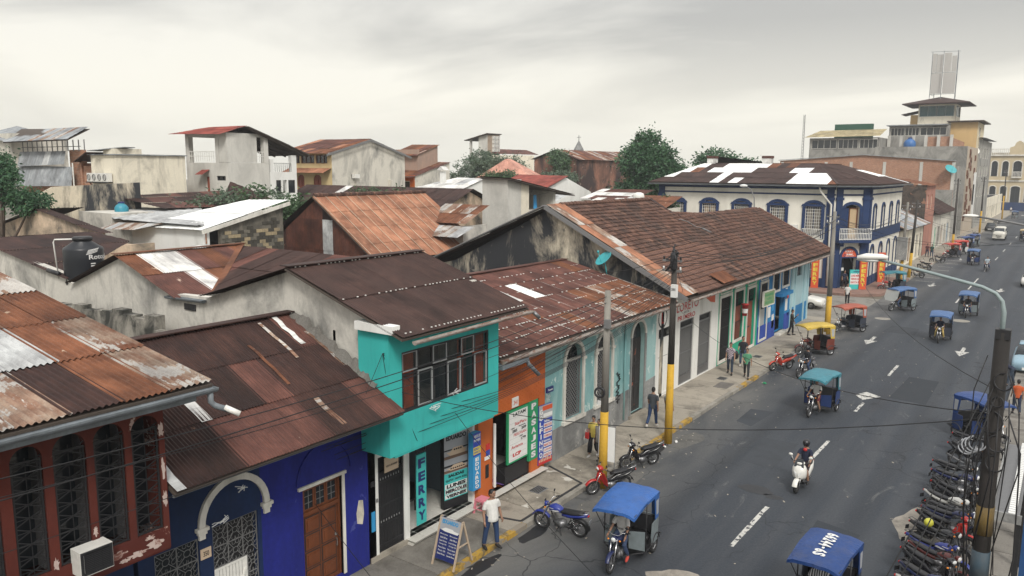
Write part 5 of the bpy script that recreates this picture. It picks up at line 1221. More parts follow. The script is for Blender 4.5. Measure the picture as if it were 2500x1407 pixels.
m = MB(); m.bar((-56.2,49.8,12.1),(-56.2,55.5,13.62),.06,.2); m.bar((-56.2,55.5,13.62),(-56.2,61.2,12.0),.06,.2); m.build('barge_board', iron_grey, bg)
m = MB().box(-56.57,53.2,9.98,-56.1,53.8,10.36); m.build('window_unit', pvc, bg)
m = MB().box(-56.58,53.6,8,-56.3,54.0,9.6); m.box(-56.58,58.2,8,-56.2,58.7,9.8); m.build('flue', stain_grey, bg)
pk = thing('pink_stained_house', 'faded pink house with rusty roof and lower white lean-to beside the big gable', 'house', (-59.5, 67, 0))
pkm = weather('faded_pink_render', (.40,.27,.21), (.24,.19,.16), .46, .3, .4, .6)
shell(pk, -62.8, 65.3, -59.01, 68.6, 13.0, pkm, pkm, topE=[(0,12.5),(3.3,13.5)])
tin_roof(pk, [(-63,64.8,12.35),(-58.8,64.8,12.25),(-58.8,68.8,13.6),(-63,68.8,13.6)], w=.9, L=2, mats=[rust_red,rust_or], pitch=.13, seg=3, seed=75)
shell(pk, -60.5, 63.2, -57.6, 69.0, 10.2, orange, stain_grey, [(.5,2.2,8.4,9.6)], topE=[(0,10.1),(5.7,11.6)])
win(pk, S_(-60.5,63.2), .5,2.2,8.4,9.6)
tin_roof(pk, [(-62,62.6,10.0),(-57.4,62.6,9.95),(-57.4,69,11.65),(-62,69,11.65)], w=.9, L=2, mats=[rust_red,rust_or], pitch=.13, seg=3, seed=76)
# ---------------------------------------------------------------- long brown roof with cream gable, small rusty roofs
lb = thing('long_brown_roof_house', 'long low house under a brown tin roof ending in a cream gable', 'house', (-44, 47, 0))
tin_roof(lb, [(-56.5,43.6,7.75),(-37.4,43.6,7.75),(-37.4,47.6,9.35),(-56.5,47.6,9.5)], w=.9, L=2.1, mats=lambda i,j,a,b: pale_tin if (i == 6 and j == 1) else rust_brown, pitch=.13, seg=3, seed=78)
tin_roof(lb, [(-37.4,50.8,8.2),(-56.5,50.8,8.2),(-56.5,47.6,9.5),(-37.4,47.6,9.35)], w=.9, L=2.1, mats=[rust_brown], pitch=.13, seg=3, seed=79)
shell(lb, -56, 44, -37.75, 50.5, 7.7, stain_cream, peach_mold, topE=[(0,7.75),(3.6,9.2),(6.5,8.15)])
rr = thing('small_rusty_shed', 'small shed roofed in streaked white and rusty tin in front of the cream gable', 'shed', (-33.5, 41.5, 0))
tin_roof(rr, [(-36.2,40.3,7.35),(-32.3,40.3,7.35),(-32.3,42.9,8.5),(-36.2,42.9,8.5)], w=.85, L=1.6, mats=[rust_mix,rust_or,rust_mix], pitch=.12, seg=3, seed=80)
tin_roof(rr, [(-36.6,38.6,6.6),(-31.6,38.6,6.6),(-31.6,40.3,7.2),(-36.6,40.3,7.2)], w=.85, L=1.6, mats=[galv,galv,rust_mix], pitch=.12, seg=3, seed=81)
shell(rr, -36, 40.4, -32.6, 43, 7.2, grey_render, grey_render)
# ---------------------------------------------------------------- concrete block with laundry, white roofs
cb = thing('grey_block_house', 'bare grey concrete block building with an open laundry room under a lean-to roof', 'house', (-33.5, 48, 0))
shell(cb, -34.9, 45.48, -32.67, 47.2, 10.22, grey_render2, grey_render2)
wall(cb, 'block_wall', stain_cream, E_(-32.67, 47.2), 0, 1.0, 0, 9.95, (), .2)
MB().box(-35,48.2,0,-32.67,52.0,7.95).build('floor_block', grey_render, cb)
MB().box(-35.2,48.2,7.95,-35.0,52,9.6).build('rear_wall', grey_render, cb); MB().box(-35,51.6,7.95,-32.7,51.9,9.5).build('side_wall', grey_render, cb)
tin_roof(cb, [(-32.2,45.2,10.3),(-32.2,54.0,8.95),(-35.2,54.0,9.1),(-35.2,45.2,10.4)], w=1, L=2, mats=[rust_brown], pitch=.13, seg=3, seed=82, deck=deck_wood)
m = MB(); r2 = random.Random(2); n = 8
for k in range(n+1): m.v += [(-33.2+.05*math.sin(k*2.1),49.6+k*.06,8.0+.0),(-33.25,49.66+k*.05,9.05)]
m.f = [(2*k,2*k+2,2*k+3,2*k+1) for k in range(n)]; tag(m.build('hanging_towel', ink_sky), 'blue towel hanging on the line in the open laundry of the grey block', 'towel')
m = MB(); m.tube([(-33.2,48.2,9.15),(-33.2,50,9.02),(-33.2,51.7,9.15)],.015,4); tag(m.build('washing_line', iron_grey), 'washing line strung across the open laundry of the grey block', 'washing line')
wf_ = thing('pale_roof_house', 'house with shallow pale grey sheet roof and white gable left of the grey block', 'house', (-46, 56, 0))
tin_roof(wf_, [(-49.5,53.0,9.0),(-43.5,53.0,8.9),(-43.5,57.2,10.1),(-46.8,57.2,10.1)], w=1, L=2.2, mats=[pale_tin,galv,pale_tin], pitch=.13, seg=3, seed=84)
shell(wf_, -49.3, 53.3, -43.7, 61, 8.8, white_clean, white_clean, topE=[(0,8.85),(3.9,10.0),(7.6,8.9)])
MB().box(-47.4,55.4,9.5,-47.0,55.8,10.7).build('chimney', white_clean, wf_); m = MB(); m.prism([(-47.6,55.2,10.8),(-46.8,55.2,10.8),(-47.2,55.2,11.15)],(0,.8,0)); m.build('chimney_cap', pale_tin, wf_)
rw = thing('red_roof_house', 'small house with bright red tin roof and white gable in the middle distance', 'house', (-43.5, 70, 0))
tin_roof(rw, [(-49,66.2,9.2),(-42.7,66.2,9.1),(-42.7,70.2,10.3),(-49,70.2,10.3)], w=1, L=2, mats=[red_tin], pitch=.13, seg=3, seed=85)
shell(rw, -49, 66.6, -43, 75.5, 8.9, white_clean, white_clean, topE=[(0,9.0),(3.6,10.1),(8.9,8.5)])
for i, (x, y, w_, d_, z, mm) in enumerate(((-38,72,6,5,8.5,pale_tin),(-34.6,64,5,5,7.9,pale_tin),(-40.5,62.0,4,4,8.3,galv),(-30.9,65.2,4.5,3.5,8.2,rust_or))):
    q = thing('low_shed', ('low shed under whitish sheets beyond the red roofed house','low pale roofed shed right behind the clay tile ridge','small grey roofed shed right of the laundry block','small orange roofed shed at the foot of the big mango tree')[i], 'shed', (x, y, 0))
    tin_roof(q, [(x-w_/2,y-d_/2,z-.5),(x+w_/2,y-d_/2,z-.5),(x+w_/2,y+d_/2,z+.4),(x-w_/2,y+d_/2,z+.4)], w=1, L=2, mats=[mm,mm,rust_red if mm is pale_tin else mm], pitch=.13, seg=3, seed=86+i)
    shell(q, x-w_/2+.2, y-d_/2+.2, x+w_/2-.2, y+d_/2, z-.6, stain_grey, stain_grey)
# ---------------------------------------------------------------- warehouse, salmon roof, tower with air conditioners
wh2 = thing('rusty_warehouse', 'long old warehouse with soot blackened walls and rusty gabled roof left of the mango tree', 'warehouse', (-60, 108, 0))
whm = weather('sooty_orange_render', (.36,.17,.11), (.045,.03,.028), .53, .22, .6, .28, var=.2, patch=(.42,.36,.29), pamt=.34)
shell(wh2, -66.2, 98.97, -58.57, 117.5, 12.3, whm, whm, topS=[(0,12.3),(4,13.6),(7.62,12.3)], th=.3)
tin_roof(wh2, [(-58.2,98.5,12.25),(-58.2,118,12.3),(-62.2,118,13.75),(-62.2,98.5,13.75)], w=1, L=2.1, mats=[rust_red,rust_or,rust_mix], pitch=.13, seg=3, seed=91)
tin_roof(wh2, [(-66.6,118,12.3),(-66.6,98.5,12.3),(-62.2,98.5,13.75),(-62.2,118,13.75)], w=1, L=2.1, mats=[rust_red], pitch=.13, seg=3, seed=92)
sm = thing('salmon_roof_house', 'house under a smooth salmon pink hipped roof among trees', 'house', (-58, 85, 0))
a, b, cc, d, e1, e2 = (-62.5,79.2,9.4),(-55.0,83.0,9.4),(-57.5,90,9.4),(-65.5,86,9.4),(-59.6,82.6,12.2),(-60.4,84.8,12.2)
tin_roof(sm, [a,b,e1], w=1.2, L=6, mats=[salmon], pitch=.3, amp=.012, seg=3, seed=93); tin_roof(sm, [b,cc,e2,e1], w=1.2, L=6, mats=[salmon], pitch=.3, amp=.012, seg=3, seed=94); tin_roof(sm, [d,a,e1,e2], w=1.2, L=6, mats=[salmon], pitch=.3, amp=.012, seg=3, seed=95)
MB().prism([(-61.9,79.8,0),(-55.6,83.1,0),(-57.8,89.2,0),(-64.8,85.8,0)],(0,0,9.3)).build('wall', white_clean, sm)
at_ = thing('air_conditioner_tower', 'slim concrete stair tower carrying eight outdoor air conditioners far behind the trees', 'tower', (-86, 113, 0))
shell(at_, -86.5, 111.6, -84.5, 115.2, 16.8, grey_render2, weather('tan_tower_render', (.36,.28,.21), (.2,.16,.13), .4, .3, .4, .8))
m = MB(); m.box(-88.5,111.6,0,-86.5,115,13.6); m.box(-88.5,111.6,13.6,-88.2,112,16); m.build('terrace', grey_render2, at_); MB().box(-86.9,113,13.6,-86.5,114,15.6).build('door', ink_sky, at_)
m = MB(); m.bar((-89.3,113.2,15.85),(-84.2,113.2,17.0),4.4,.12); m.build('tower_roof', deck_wood, at_)
for k in range(4):
    for q in range(2):
        a = thing('air_conditioner', 'white air conditioner on the slim stair tower, '+('left','right')[q]+' column, '+('lowest','second lowest','second highest','topmost')[k], 'air conditioner', (-84.3,113+q,13.9+k*.7), 'outdoor units stacked on the stair tower')
        m = MB(); m.box(-84.5,112.9+q*1.0,13.9+k*.7,-84.1,113.7+q*1.0,14.5+k*.7); m.build('casing', pvc, a); m = MB(); m.torus((-84.08,113.3+q,14.2+k*.7),(1,0,0),.2,.035,12,4); m.build('fan_guard', iron_grey, a)
tin_roof(at_, [(-84.4,110.5,13.5),(-79.5,120.5,13.4),(-83,121.5,14.4),(-87,114,14.4)], w=1, L=2, mats=[rust_red], pitch=.13, seg=3, seed=97)
MB().prism([(-84.2,111.5,0),(-80,119.5,0),(-83,120.5,0),(-86,114,0)],(0,0,13.3)).build('lower_wall', stain_cream, at_)
ch = thing('church_turret', 'tiny pointed church turret with cross peeping over the warehouse ridge', 'turret', (-80,140,0)); m = MB(); m.lathe([(1.1,0),(1.1,14.6),(0,16.4)],4,(-77.5,131,0)); m.bar((-77.5,131,16.3),(-77.5,131,17.3),.1); m.bar((-77.9,131,16.9),(-77.1,131,16.9),.1); m.build('spire', grey_dado, ch)
# ---------------------------------------------------------------- corner mansion
mn = thing('corner_mansion', 'white two storey corner mansion with deep blue trim, iron balconies and patched hipped roof', 'building', (-24, 82, 0))
Fm = S_(-35.2, 76.0); zt = 9.75
cx_ = [2.1, 5.5, 8.8, 12.3, 15.6]
ops = [(c-.72, c+.72, 5.0 if i > 3 else 5.6, 8.0, .4) for i, c in enumerate(cx_)]
low = [(15.1,16.3,.7,3.9)]
wall(mn, 'front_wall', mans_white, Fm, 0, 17.5, .2, zt, ops+low, .4)
ca, cb_ = Vector((-17.7,76.0,0)), Vector((-15.3,78.4,0)); cd = (cb_-ca).normalized(); cl = (cb_-ca).length
Fc = Fr(ca, cd, (cd.y,-cd.x,0))
wall(mn, 'chamfer_wall', mans_white, Fc, .004, cl-.004, .2, zt, [(.95,2.45,4.75,7.9,.4),(.95,2.45,.25,3.0)], .4)
Fe = E_(-15.3, 78.4); ce = [2.6,6.6,10.6,14.4]
opE = [(c-.6,c+.6,5.45,7.75,.35) for c in ce]+[(c-.7,c+.7,.3,3.9,.6) for c in ce]
wall(mn, 'side_wall', mans_white, Fe, 0, 16.6, .2, zt, opE, .4)
MB().box(-35.2,94.6,0,-15.4,95,9.6).build('rear_wall', mans_white, mn); MB().box(-35.2,76.4,0,-34.9,94.6,9.6).build('rear_wall', mans_white, mn)
MB().box(-34,78.5,.2,-17.6,94,9.4).build('room_core', dark_in, mn)
for F, U in ((Fm, 17.5), (Fc, cl), (Fe, 16.6)):
    m = MB(); F.box(m, 0 if F is not Fc else .02, U-.02, 9.25, zt, -.10, 0); m.build('frieze_band', mans_blue, mn)
    m = MB(); F.box(m, 0 if F is not Fc else .02, U-.02, 8.72, 8.86, -.08, 0); m.build('string_course', mans_blue, mn)
    m = MB(); F.box(m, 0.01, U-.01, .2, 1.05, -.04, 0); 
    if F is not Fc: m.build('painted_base', mans_blue, mn)
    m = MB(); F.box(m, .01, U-.01, 4.45, 4.62, -.12, 0); m.build('floor_band', mans_blue if F is Fe else mans_white, mn)
m = MB(); Fe.box(m, 0, 16.6, 4.62, 5.42, -.05, 0); m.build('blue_apron', mans_blue, mn)
for F, us in ((Fm, (.05, 16.75)), (Fc, (.05, 2.72)), (Fe, (.05,))):
    for u in us:
        m = MB(); F.box(m, u, u+.62, .2, 9.25, -.13, 0); F.box(m, u-.07, u+.69, 8.3, 8.55, -.2, 0); F.box(m, u-.07, u+.69, 4.3, 4.62, -.2, 0); m.build('pilaster', mans_blue, mn)
for i, c in enumerate(cx_):
    z0 = 5.0 if i > 3 else 5.6
    m = MB(); arch_band(m, Fm, c-.72, c+.72, 8.0, .4, .28, -.1, 0, 10); Fm.box(m, c-1.0, c-.72, z0-.3, 7.6, -.09, 0); Fm.box(m, c+.72, c+1.0, z0-.3, 7.6, -.09, 0); Fm.poly(m, [(c-1.12,7.68),(c-1.0,7.9),(c+1.0,7.9),(c+1.12,7.68)], -.11, -.1); m.build('window_surround', mans_blue, mn)
    o = win(mn, Fm, c-.7, c+.7, z0, 7.98, plain('pale_shutter', (.42,.31,.20), .6) if i == 1 else wood_old, mans_blue, 1, .2, rise=.4)
    m = MB(); bars(m, Fm, c-.7, c+.7, z0, 7.6, .2, .025, .08, [z0+k*.3 for k in range(1, 9)]); m.build('window_grille', pvc, mn)
m = MB(); bars(m, Fm, 14.7, 16.5, 4.7, 5.6, .16, .04, -.15, (5.6, 4.75)); m.build('balcony_railing', pvc, mn)
m = MB(); frame(m, Fm, 15.1,16.3,.7,3.9,.06,-.03,.05); bars(m, Fm, 15.1,16.3,.7,3.9,.2,.05,0,(1.8,2.9)); m.build('window_grille', pvc, mn)
m = MB(); arch_band(m, Fc, .95, 2.45, 7.9, .4, .28, -.1, 0, 10); Fc.box(m, .67,.95,4.75,7.5,-.09,0); Fc.box(m, 2.45,2.73,4.75,7.5,-.09,0); m.build('window_surround', mans_blue, mn)
m = MB(); Fc.box(m, .95,1.5,4.75,7.6,.2,.24); m.build('open_shutter', mans_blue, mn); win(mn, Fc, 1.55,2.4,4.75,7.6, plain('tan_door_panel', (.45,.33,.2), .6), wood, 0, .22, 'balcony_door')
m = MB(); Fc.box(m, .1, cl-.1, 4.45, 4.7, -.85, 0); Fc.box(m, .5,.8,4.1,4.45,-.5,0); Fc.box(m, 2.6,2.9,4.1,4.45,-.5,0); m.build('balcony_slab', mans_blue, mn)
m = MB(); bars(m, Fc, .12, cl-.12, 4.72, 5.75, .16, .045, -.82, (5.75, 4.8, 5.3)); m.build('balcony_railing', pvc, mn)
m = MB(); arch_band(m, Fc, .95, 2.45, 3.85, .78, .22, -.1, 0, 14); Fc.box(m, .73,.95,.25,3.1,-.1,0); Fc.box(m, 2.45,2.67,.25,3.1,-.1,0); Fc.box(m, .95,2.45,2.98,3.1,-.08,0); m.build('door_surround', mans_blue, mn)
m = MB(); Fc.poly(m, [(.95,3.1)]+arch_pts(.95,2.45,3.85,.75,12)+[(2.45,3.1)], -.03, 0); sg = m.build('sign_panel', ink_or, mn)
m = MB(); put_text(m, Fc, 'FERRY', 1.3, 2.1, 3.5, 3.68, -.035); Fc.box(m, 1.3,2.2,3.16,3.2,-.034,-.03); Fc.poly(m, [(1.35,3.38),(1.5,3.28),(2.0,3.28),(2.1,3.38)], -.034, -.03); m.build('lettering', vinyl_white, sg)
m = MB(); m.torus(Fc.P(1.25,3.24,-.035), Fc.n, .09, .025, 12, 4); m.build('sign_badge', ink_navy, sg)
m = MB(); Fc.box(m, .95,1.62,.25,2.9,.5,.55); m.build('glass_door', glass_dk, mn)
m = MB(); [Fc.box(m, a, a+.22, z, z+.28, .48, .5) for a, z in ((1.05,2.2),(1.35,1.75),(1.12,1.7))]; m.build('notice', vinyl_white, mn)
for c in ce:
    m = MB(); arch_band(m, Fe, c-.6, c+.6, 7.75, .35, .2, -.1, 0, 10); Fe.box(m, c-.8,c-.6,5.42,7.4,-.08,0); Fe.box(m, c+.6,c+.8,5.42,7.4,-.08,0); m.build('window_surround', mans_blue, mn)
    win(mn, Fe, c-.58, c+.58, 5.45, 7.7, mans_blue, mans_blue, 1, .15, rise=.35)
    m = MB(); arch_band(m, Fe, c-.7, c+.7, 3.9, .6, .2, -.08, 0, 10); Fe.box(m, c-.9,c-.7,.3,3.3,-.08,0); Fe.box(m, c+.7,c+.9,.3,3.3,-.08,0); m.build('door_surround', mans_blue, mn)
    m = MB(); Fe.poly(m, [(c-.7,.3)]+arch_pts(c-.7,c+.7,3.9,.6,8)+[(c+.7,.3)], .2, .24); m.build('door', mans_blue if c < 8 else trim_white, mn)
ez = 9.72; ap1, ap2 = (-33.2,83.2,11.72), (-21.2,83.2,11.66)
def mm_(i, j, ni, nj):
    f = (i+.5)/ni
    W = {3: f < .19 or .29 < f < .53, 2: f < .15 or .26 < f < .50 or .70 < f < .82, 1: f < .10 or .33 < f < .42 or .73 < f < .97, 0: .37 < f < .42 or .47 < f < .52 or .73 < f < .95}[min(j, 3)]
    return skylt if W else (rust_or if random.Random(i*3+j*11).random() < .08 else rust_brown)
tin_roof(mn, [(-36.0,75.1,ez),(-17.4,75.1,ez),ap2,ap1], w=.95, L=2.1, mats=mm_, pitch=.13, seg=3, seed=101, deck=deck_wood, rows=4)
tin_roof(mn, [(-17.4,75.1,ez),(-14.5,78.0,ez),ap2], w=.95, L=2.1, mats=[rust_brown], pitch=.13, seg=3, seed=102, deck=deck_wood)
tin_roof(mn, [(-14.5,78.0,ez),(-14.5,95.4,ez),(-20.8,90.5,11.6),ap2], w=.95, L=2.1, mats=lambda i,j,a,b: skylt if (i > a*.62 and j % 2 == 1) or i == a-3 else rust_brown, pitch=.13, seg=3, seed=103, deck=deck_wood)
tin_roof(mn, [(-14.5,95.4,ez),(-36,95.4,ez),(-33.2,83.2,11.7),(-20.8,90.5,11.6)], w=1.2, L=3, mats=[rust_brown], pitch=.2, seg=3, seed=104)
m = MB(); m.bar(ap1, ap2, .3, .05); m.bar(ap2, (-17.4,75.1,ez+.06), .22, .04); m.bar(ap2, (-14.5,78.0,ez+.06), .22, .04); m.bar(ap2,(-20.8,90.5,11.66),.25,.05); m.build('ridge_cap', rust_brown, mn)
gutter(mn, (-36,75.02,ez-.1), (-17.4,75.02,ez-.1), .13, galv_gut); gutter(mn, (-17.4,75.02,ez-.1), (-14.42,78,ez-.1), .13, galv_gut); gutter(mn, (-14.42,78,ez-.1), (-14.42,95.4,ez-.1), .13, galv_gut)
m = MB(); m.tube([(-19.0,75.3,9.5),(-18.9,75.3,9.1),(-18.0,75.7,7.9),(-17.95,75.8,.4)], .09, 8); m.build('down_pipe', trim_white, mn, True)
for x in (-32.4,-26.4):
    m = MB(); m.box(x-.45,82.9,11.4,x+.45,83.7,12.2); c = m.build('chimney', pale_tin, mn); m = MB(); m.box(x-.5,82.85,12.2,x+.5,83.75,12.45); m.build('chimney_cap', rust_red, c)
m = MB(); Fm.box(m, 9.9,10.7,6.0,6.5,-.35,0); Fm.box(m, 6.7,7.6,6.1,6.5,-.3,0); Fm.box(m, 13.6,14.3,5.3,5.95,-.35,0); m.build('wall_unit', pvc, mn)
# ---------------------------------------------------------------- street row beyond the mansion
def streetrow(name, label, cat, y0, y1, h, mE, mS, x0=-24, ops=(), topS=None):
    o = thing(name, label, cat, (-18, (y0+y1)/2, 0)); shell(o, x0, y0, -15.4, y1, h, mS, mE, (), ops, topS); return o
ch_ = streetrow('cream_shop_row', 'low cream shop row with peeling doors under a grey lean-to roof beside the mansion', 'shop', 96.0, 112.8, 4.3, stain_cream, weather('pink_side', (.32,.19,.15), (.15,.09,.07), .4, .3, .4, .8), ops=[(1+k*2.7,2.6+k*2.7,.3,3.2) for k in range(6)], topS=[(0,6.3),(4.4,6.6),(8.59,4.4)])
for k in range(6):
    m = MB(); E_(-15.4,96.0).box(m, 1+k*2.7,2.6+k*2.7,.3,3.2,.15,.2); m.build('door', (wood_old, dark_in, wood, stain_cream, iron_grey, dark_in)[k], ch_)
tin_roof(ch_, [(-14.6,95.6,4.5),(-14.6,113,4.4),(-19.6,113,6.75),(-19.6,95.6,6.75)], w=1, L=2, mats=[galv_dk,galv_dk,galv,rust_mix], pitch=.13, seg=3, seed=110, deck=deck_wood)
tin_roof(ch_, [(-24.5,113,5.6),(-24.5,95.6,5.6),(-19.6,95.6,6.76),(-19.6,113,6.76)], w=1, L=2, mats=[rust_red], pitch=.13, seg=3, seed=111)
rb = streetrow('rubble_wall_house', 'tall narrow house with blackened rubble flank and faded pink front with two pointed niches', 'house', 113.2, 121, 9.2, weather('faded_rose_front', (.40,.19,.14), (.22,.1,.08), .42, .3, .3, .9), weather('black_rubble', (.10,.075,.06), (.03,.028,.026), .45, .25, 1, 1.6, patch=(.26,.14,.09), pamt=.40, pscale=1.4), ops=[(1.4,2.4,6.0,8.0,.5),(4.6,5.6,6.0,8.0,.5)])
for a in (1.4,4.6): m = MB(); E_(-15.4,113.2).poly(m, [(a,6.0)]+arch_pts(a,a+1,8.0,.5,8)+[(a+1,6.0)], .1,.14); m.build('niche_panel', stain_cream, rb)
m = MB(); r2 = random.Random(4); Fr_ = S_(-24,113.2)
for k in range(120):
    u, z = r2.uniform(3,8.3), r2.uniform(5,9); F_ = r2.uniform(.12,.3); Fr_.box(m, u,u+F_,z,z+F_*.6,-r2.uniform(.02,.08),0)
m.build('rubble_stone', MAT['black_rubble'], rb, kind='stuff')
tin_roof(rb, [(-15.0,113,9.1),(-15.0,121.2,9.1),(-19,121.2,9.9),(-19,113,9.9)], w=1, L=2, mats=[rust_or], pitch=.13, seg=3, seed=112)
dh = streetrow('dark_roof_row', 'low row with steep black tin roof between rose front and tall stepped block', 'house', 121.5, 140, 5.0, stain_grey, stain_grey, -26, [(2+k*3.2,3.6+k*3.2,.3,3.2) for k in range(5)])
for k in range(5): m = MB(); E_(-15.4,121.5).box(m, 2+k*3.2,3.6+k*3.2,.3,3.2,.15,.2); m.build('door', (green_w, dark_in, wood, dark_in, ink_sky)[k], dh)
tin_roof(dh, [(-14.7,121.2,5.1),(-14.7,140.2,5.1),(-20.5,140.2,8.4),(-20.5,121.2,8.4)], w=1, L=2.2, mats=[rust_dark,rust_dark,rust_brown], pitch=.13, seg=3, seed=113, deck=deck_wood)
m = MB(); m.prism([(-14.7,140.25,5.0),(-20.5,140.25,8.4),(-20.5,140.25,5)],(0,.2,0)); m.build('green_gable', green_w, dh)
bw = thing('brick_party_wall', 'long bare brick wall with concrete columns over grey render rising behind the mansion roof', 'wall', (-29, 141, 0))
wall(bw, 'brick_face', brickY, S_(-42.4, 140.6), 0, 26.9, 0, 12.5, (), .3, top=[(0,12.6),(13.6,13.5),(26.9,12.5)])
m = MB(); S_(-42.4,140.6).box(m, 14, 26.9, 0, 8.1, -.12, 0); m.build('render_base', grey_far, bw)
for u in (0.2,7.5,11.5,16.6,22.0,26.5): m = MB(); S_(-42.4,140.6).box(m, u, u+.45, 8.1 if u > 14 else 0, 12.4, -.08, 0); m.build('concrete_column', grey_render2, bw)
m = MB(); m.bar((-42.6,140.5,12.7),(-28.8,140.5,13.6),.5,.08); m.bar((-28.8,140.5,13.6),(-15.4,140.5,12.6),.5,.08); m.build('wall_coping', galv_dk, bw)
MB().box(-42.4,140.9,0,-16,154,11.8).build('rear_block', grey_far, bw)
st = streetrow('stepped_panel_block', 'tall tan block whose side is studded with dark stepped panels beyond the brick wall', 'building', 155, 172, 15.2, weather('tan_panel', (.44,.37,.29), (.3,.25,.2), .4, .3, .4, .8), grey_far, -30)
r2 = random.Random(31); Fz = E_(-15.4,155)
for k in range(26):
    u = 1+r2.uniform(0,12); z = 2.5+k*.45; m = MB(); Fz.box(m, u, u+1.4, z, z+1.0, -.15, 0); m.build('stepped_panel', wood, st)
m = MB(); Fz.box(m, -.4,.5,3.2,10.8,-1.6,-1.3); bn_ = m.build('banner_frame', vinyl_white, st); m = MB(); Fz.box(m, -.42,.3,5.4,8.8,-1.5,-1.28); m.build('banner_panel', ink, st)
gb = streetrow('grey_tall_block', 'tall weathered grey block with stained concrete flank near the end of the street', 'building', 174, 200, 17.0, grey_far, grey_far, -27, [(3+k*5,6+k*5,z,z+2) for k in range(4) for z in (6,10,13.5)])
for k in range(4):
    for z in (6,10,13.5): win(gb, E_(-15.4,174), 3+k*5,6+k*5,z,z+2)
tin_roof(gb, [(-14.5,173.5,17.2),(-14.5,200,17.2),(-27,200,18.0),(-27,173.5,18.0)], w=1.5, L=4, mats=[galv_dk], pitch=.3, seg=3, seed=114)
far = streetrow('far_shop_row', 'row of small shop fronts at the far left end of the street', 'shop', 201, 244, 5.2, stain_cream, grey_render, -24, [(2+k*4,4+k*4,.3,3.2) for k in range(10)])
# terrace building, control-tower-like house
tb = thing('terrace_building', 'pale building with long glazed terrace and yellowed tin roof behind the brick wall', 'building', (-36, 166, 0))
shell(tb, -42.8, 160, -30.3, 172, 17.1, grey_far, grey_far, [(.4,5.0,15.0,16.8),(5.3,8.8,15.0,16.8),(9.1,12.2,15.2,16.9),(2.8,5.2,12.0,13.2)])
for a, b in ((.4,5.0),(5.3,8.8),(9.1,12.2)): win(tb, S_(-42.8,160), a, b, 15.1, 16.8, glass_dk, trim_white, 3)
tin_roof(tb, [(-43.6,159,17.2),(-30.0,159,17.3),(-30.2,166,18.8),(-42.4,166,18.8)], w=1.2, L=3, mats=[rust('mossy_tin', (.30,.25,.13), (.40,.34,.20))], pitch=.2, seg=3, seed=115)
m = MB().box(-40,167,17,-33,168,20.0); m.build('green_screen', plain('dark_green_sheet', (.02,.08,.05), .7), tb)
wt_ = thing('lookout_building', 'stepped brick and ochre building with glazed lookout cabin on top', 'building', (-24, 178, 0))
shell(wt_, -30.2, 168, -20.0, 182, 19.4, grey_far, grey_far, [(.3,5.2,17.6,19.1),(5.4,9.8,17.6,19.2)])
for a, b in ((.3,2.7),(2.8,5.2),(5.4,9.8)): win(wt_, S_(-30.2,168), a, b, 17.6, 19.1, glass_dk, trim_white, 3)
m = MB(); m.bar((-25.4,172,19.75),(-19.5,172,19.75),.1,.1); MB().box(-30.6,167.2,19.45,-20.2,176,19.65).build('slab_roof', galv_dk, wt_)
wall(wt_, 'brick_storey', brickY, S_(-30.2, 166.5), 0, 13.0, 0, 15.6, (), .3, top=[(0,15.4),(7,15.4),(7.01,17.3),(10.5,17.3),(13,16.2)])
m = MB(); [m.box(-30.0+k*2.1,165.9,12,-29.5+k*2.1,166.4,17.6) for k in range(6)]; m.build('concrete_column', grey_render2, wt_)
m = MB(); m.box(-30.3,165.4,14.2,-17,166.4,14.5); m.build('balcony_slab', grey_render2, wt_)
t2 = thing('blue_roof_tank', 'blue plastic water tank on the brick terrace under the lookout', 'water tank', (-25.6,166,14.5)); m = MB(); m.lathe([(0,14.5),(1.05,14.5),(1.05,16.2),(.8,16.6),(.35,16.9),(.35,17.0),(0,17.0)],18,(-26.0,165.2,0)); m.build('tank_body', plain('blue_plastic',(.03,.12,.32),.4), t2, True); m = MB(); m.lathe([(.4,17.0),(.4,17.15),(0,17.2)],12,(-26.0,165.2,0)); m.build('lid', ink_navy, t2)
och = weather('ochre_paint', (.58,.40,.19), (.45,.31,.15), .38, .3, .3, .6, var=.05)
shell(wt_, -20.0, 170, -15.6, 182, 20.0, och, weather('cream_paint', (.60,.52,.36), (.48,.42,.3), .38, .3, .3, .6, var=.05), [], [(3,6,17.4,19.2)]); win(wt_, E_(-15.6,170), 3,6,17.4,19.2)
MB().box(-20.6,169,20.05,-14.6,183,20.25).build('slab_roof', deck_wood, wt_)
shell(wt_, -26.0, 172, -19.6, 179, 23.6, stain_cream, stain_cream, [(.2,6.1,21.3,23.3)], [(.4,6.6,21.3,23.3)], zb=19.5)
for a, b in ((.2,3.1),(3.2,6.1)): win(wt_, S_(-26,172), a, b, 21.3, 23.3, glassy('teal_glass', (.03,.10,.11), .8), alu, 1)
win(wt_, E_(-19.6,172), .4,6.6,21.3,23.3, glassy('teal_glass2', (.03,.10,.11), .8), alu, 2)
m = MB(); a_ = [(-28.6,169.6,23.7),(-17.2,169.6,23.7),(-17.2,181.5,23.7),(-28.6,181.5,23.7)]; ap = (-22.8,175.5,25.2)
m.add(a_+[ap]+[(x,y,z-.15) for x,y,z in a_], [(0,1,4),(1,2,4),(2,3,4),(3,0,4),(0,5,6,1),(1,6,7,2),(2,7,8,3),(3,8,5,0),(5,8,7,6)]); m.build('cabin_roof', rust_brown, wt_)
MB().box(-27.6,174,19.6,-26.1,178,21.8).build('ochre_cabin', och, wt_); m = MB(); m.bar((-29.2,176,21.9),(-25.8,176,22.6),5,.12); m.build('cabin_awning', rust_brown, wt_)
bb = thing('billboard_frame', 'tall pale billboard screen on a steel frame above the lookout roof', 'billboard', (-22.5,175.5,25))
m = MB()
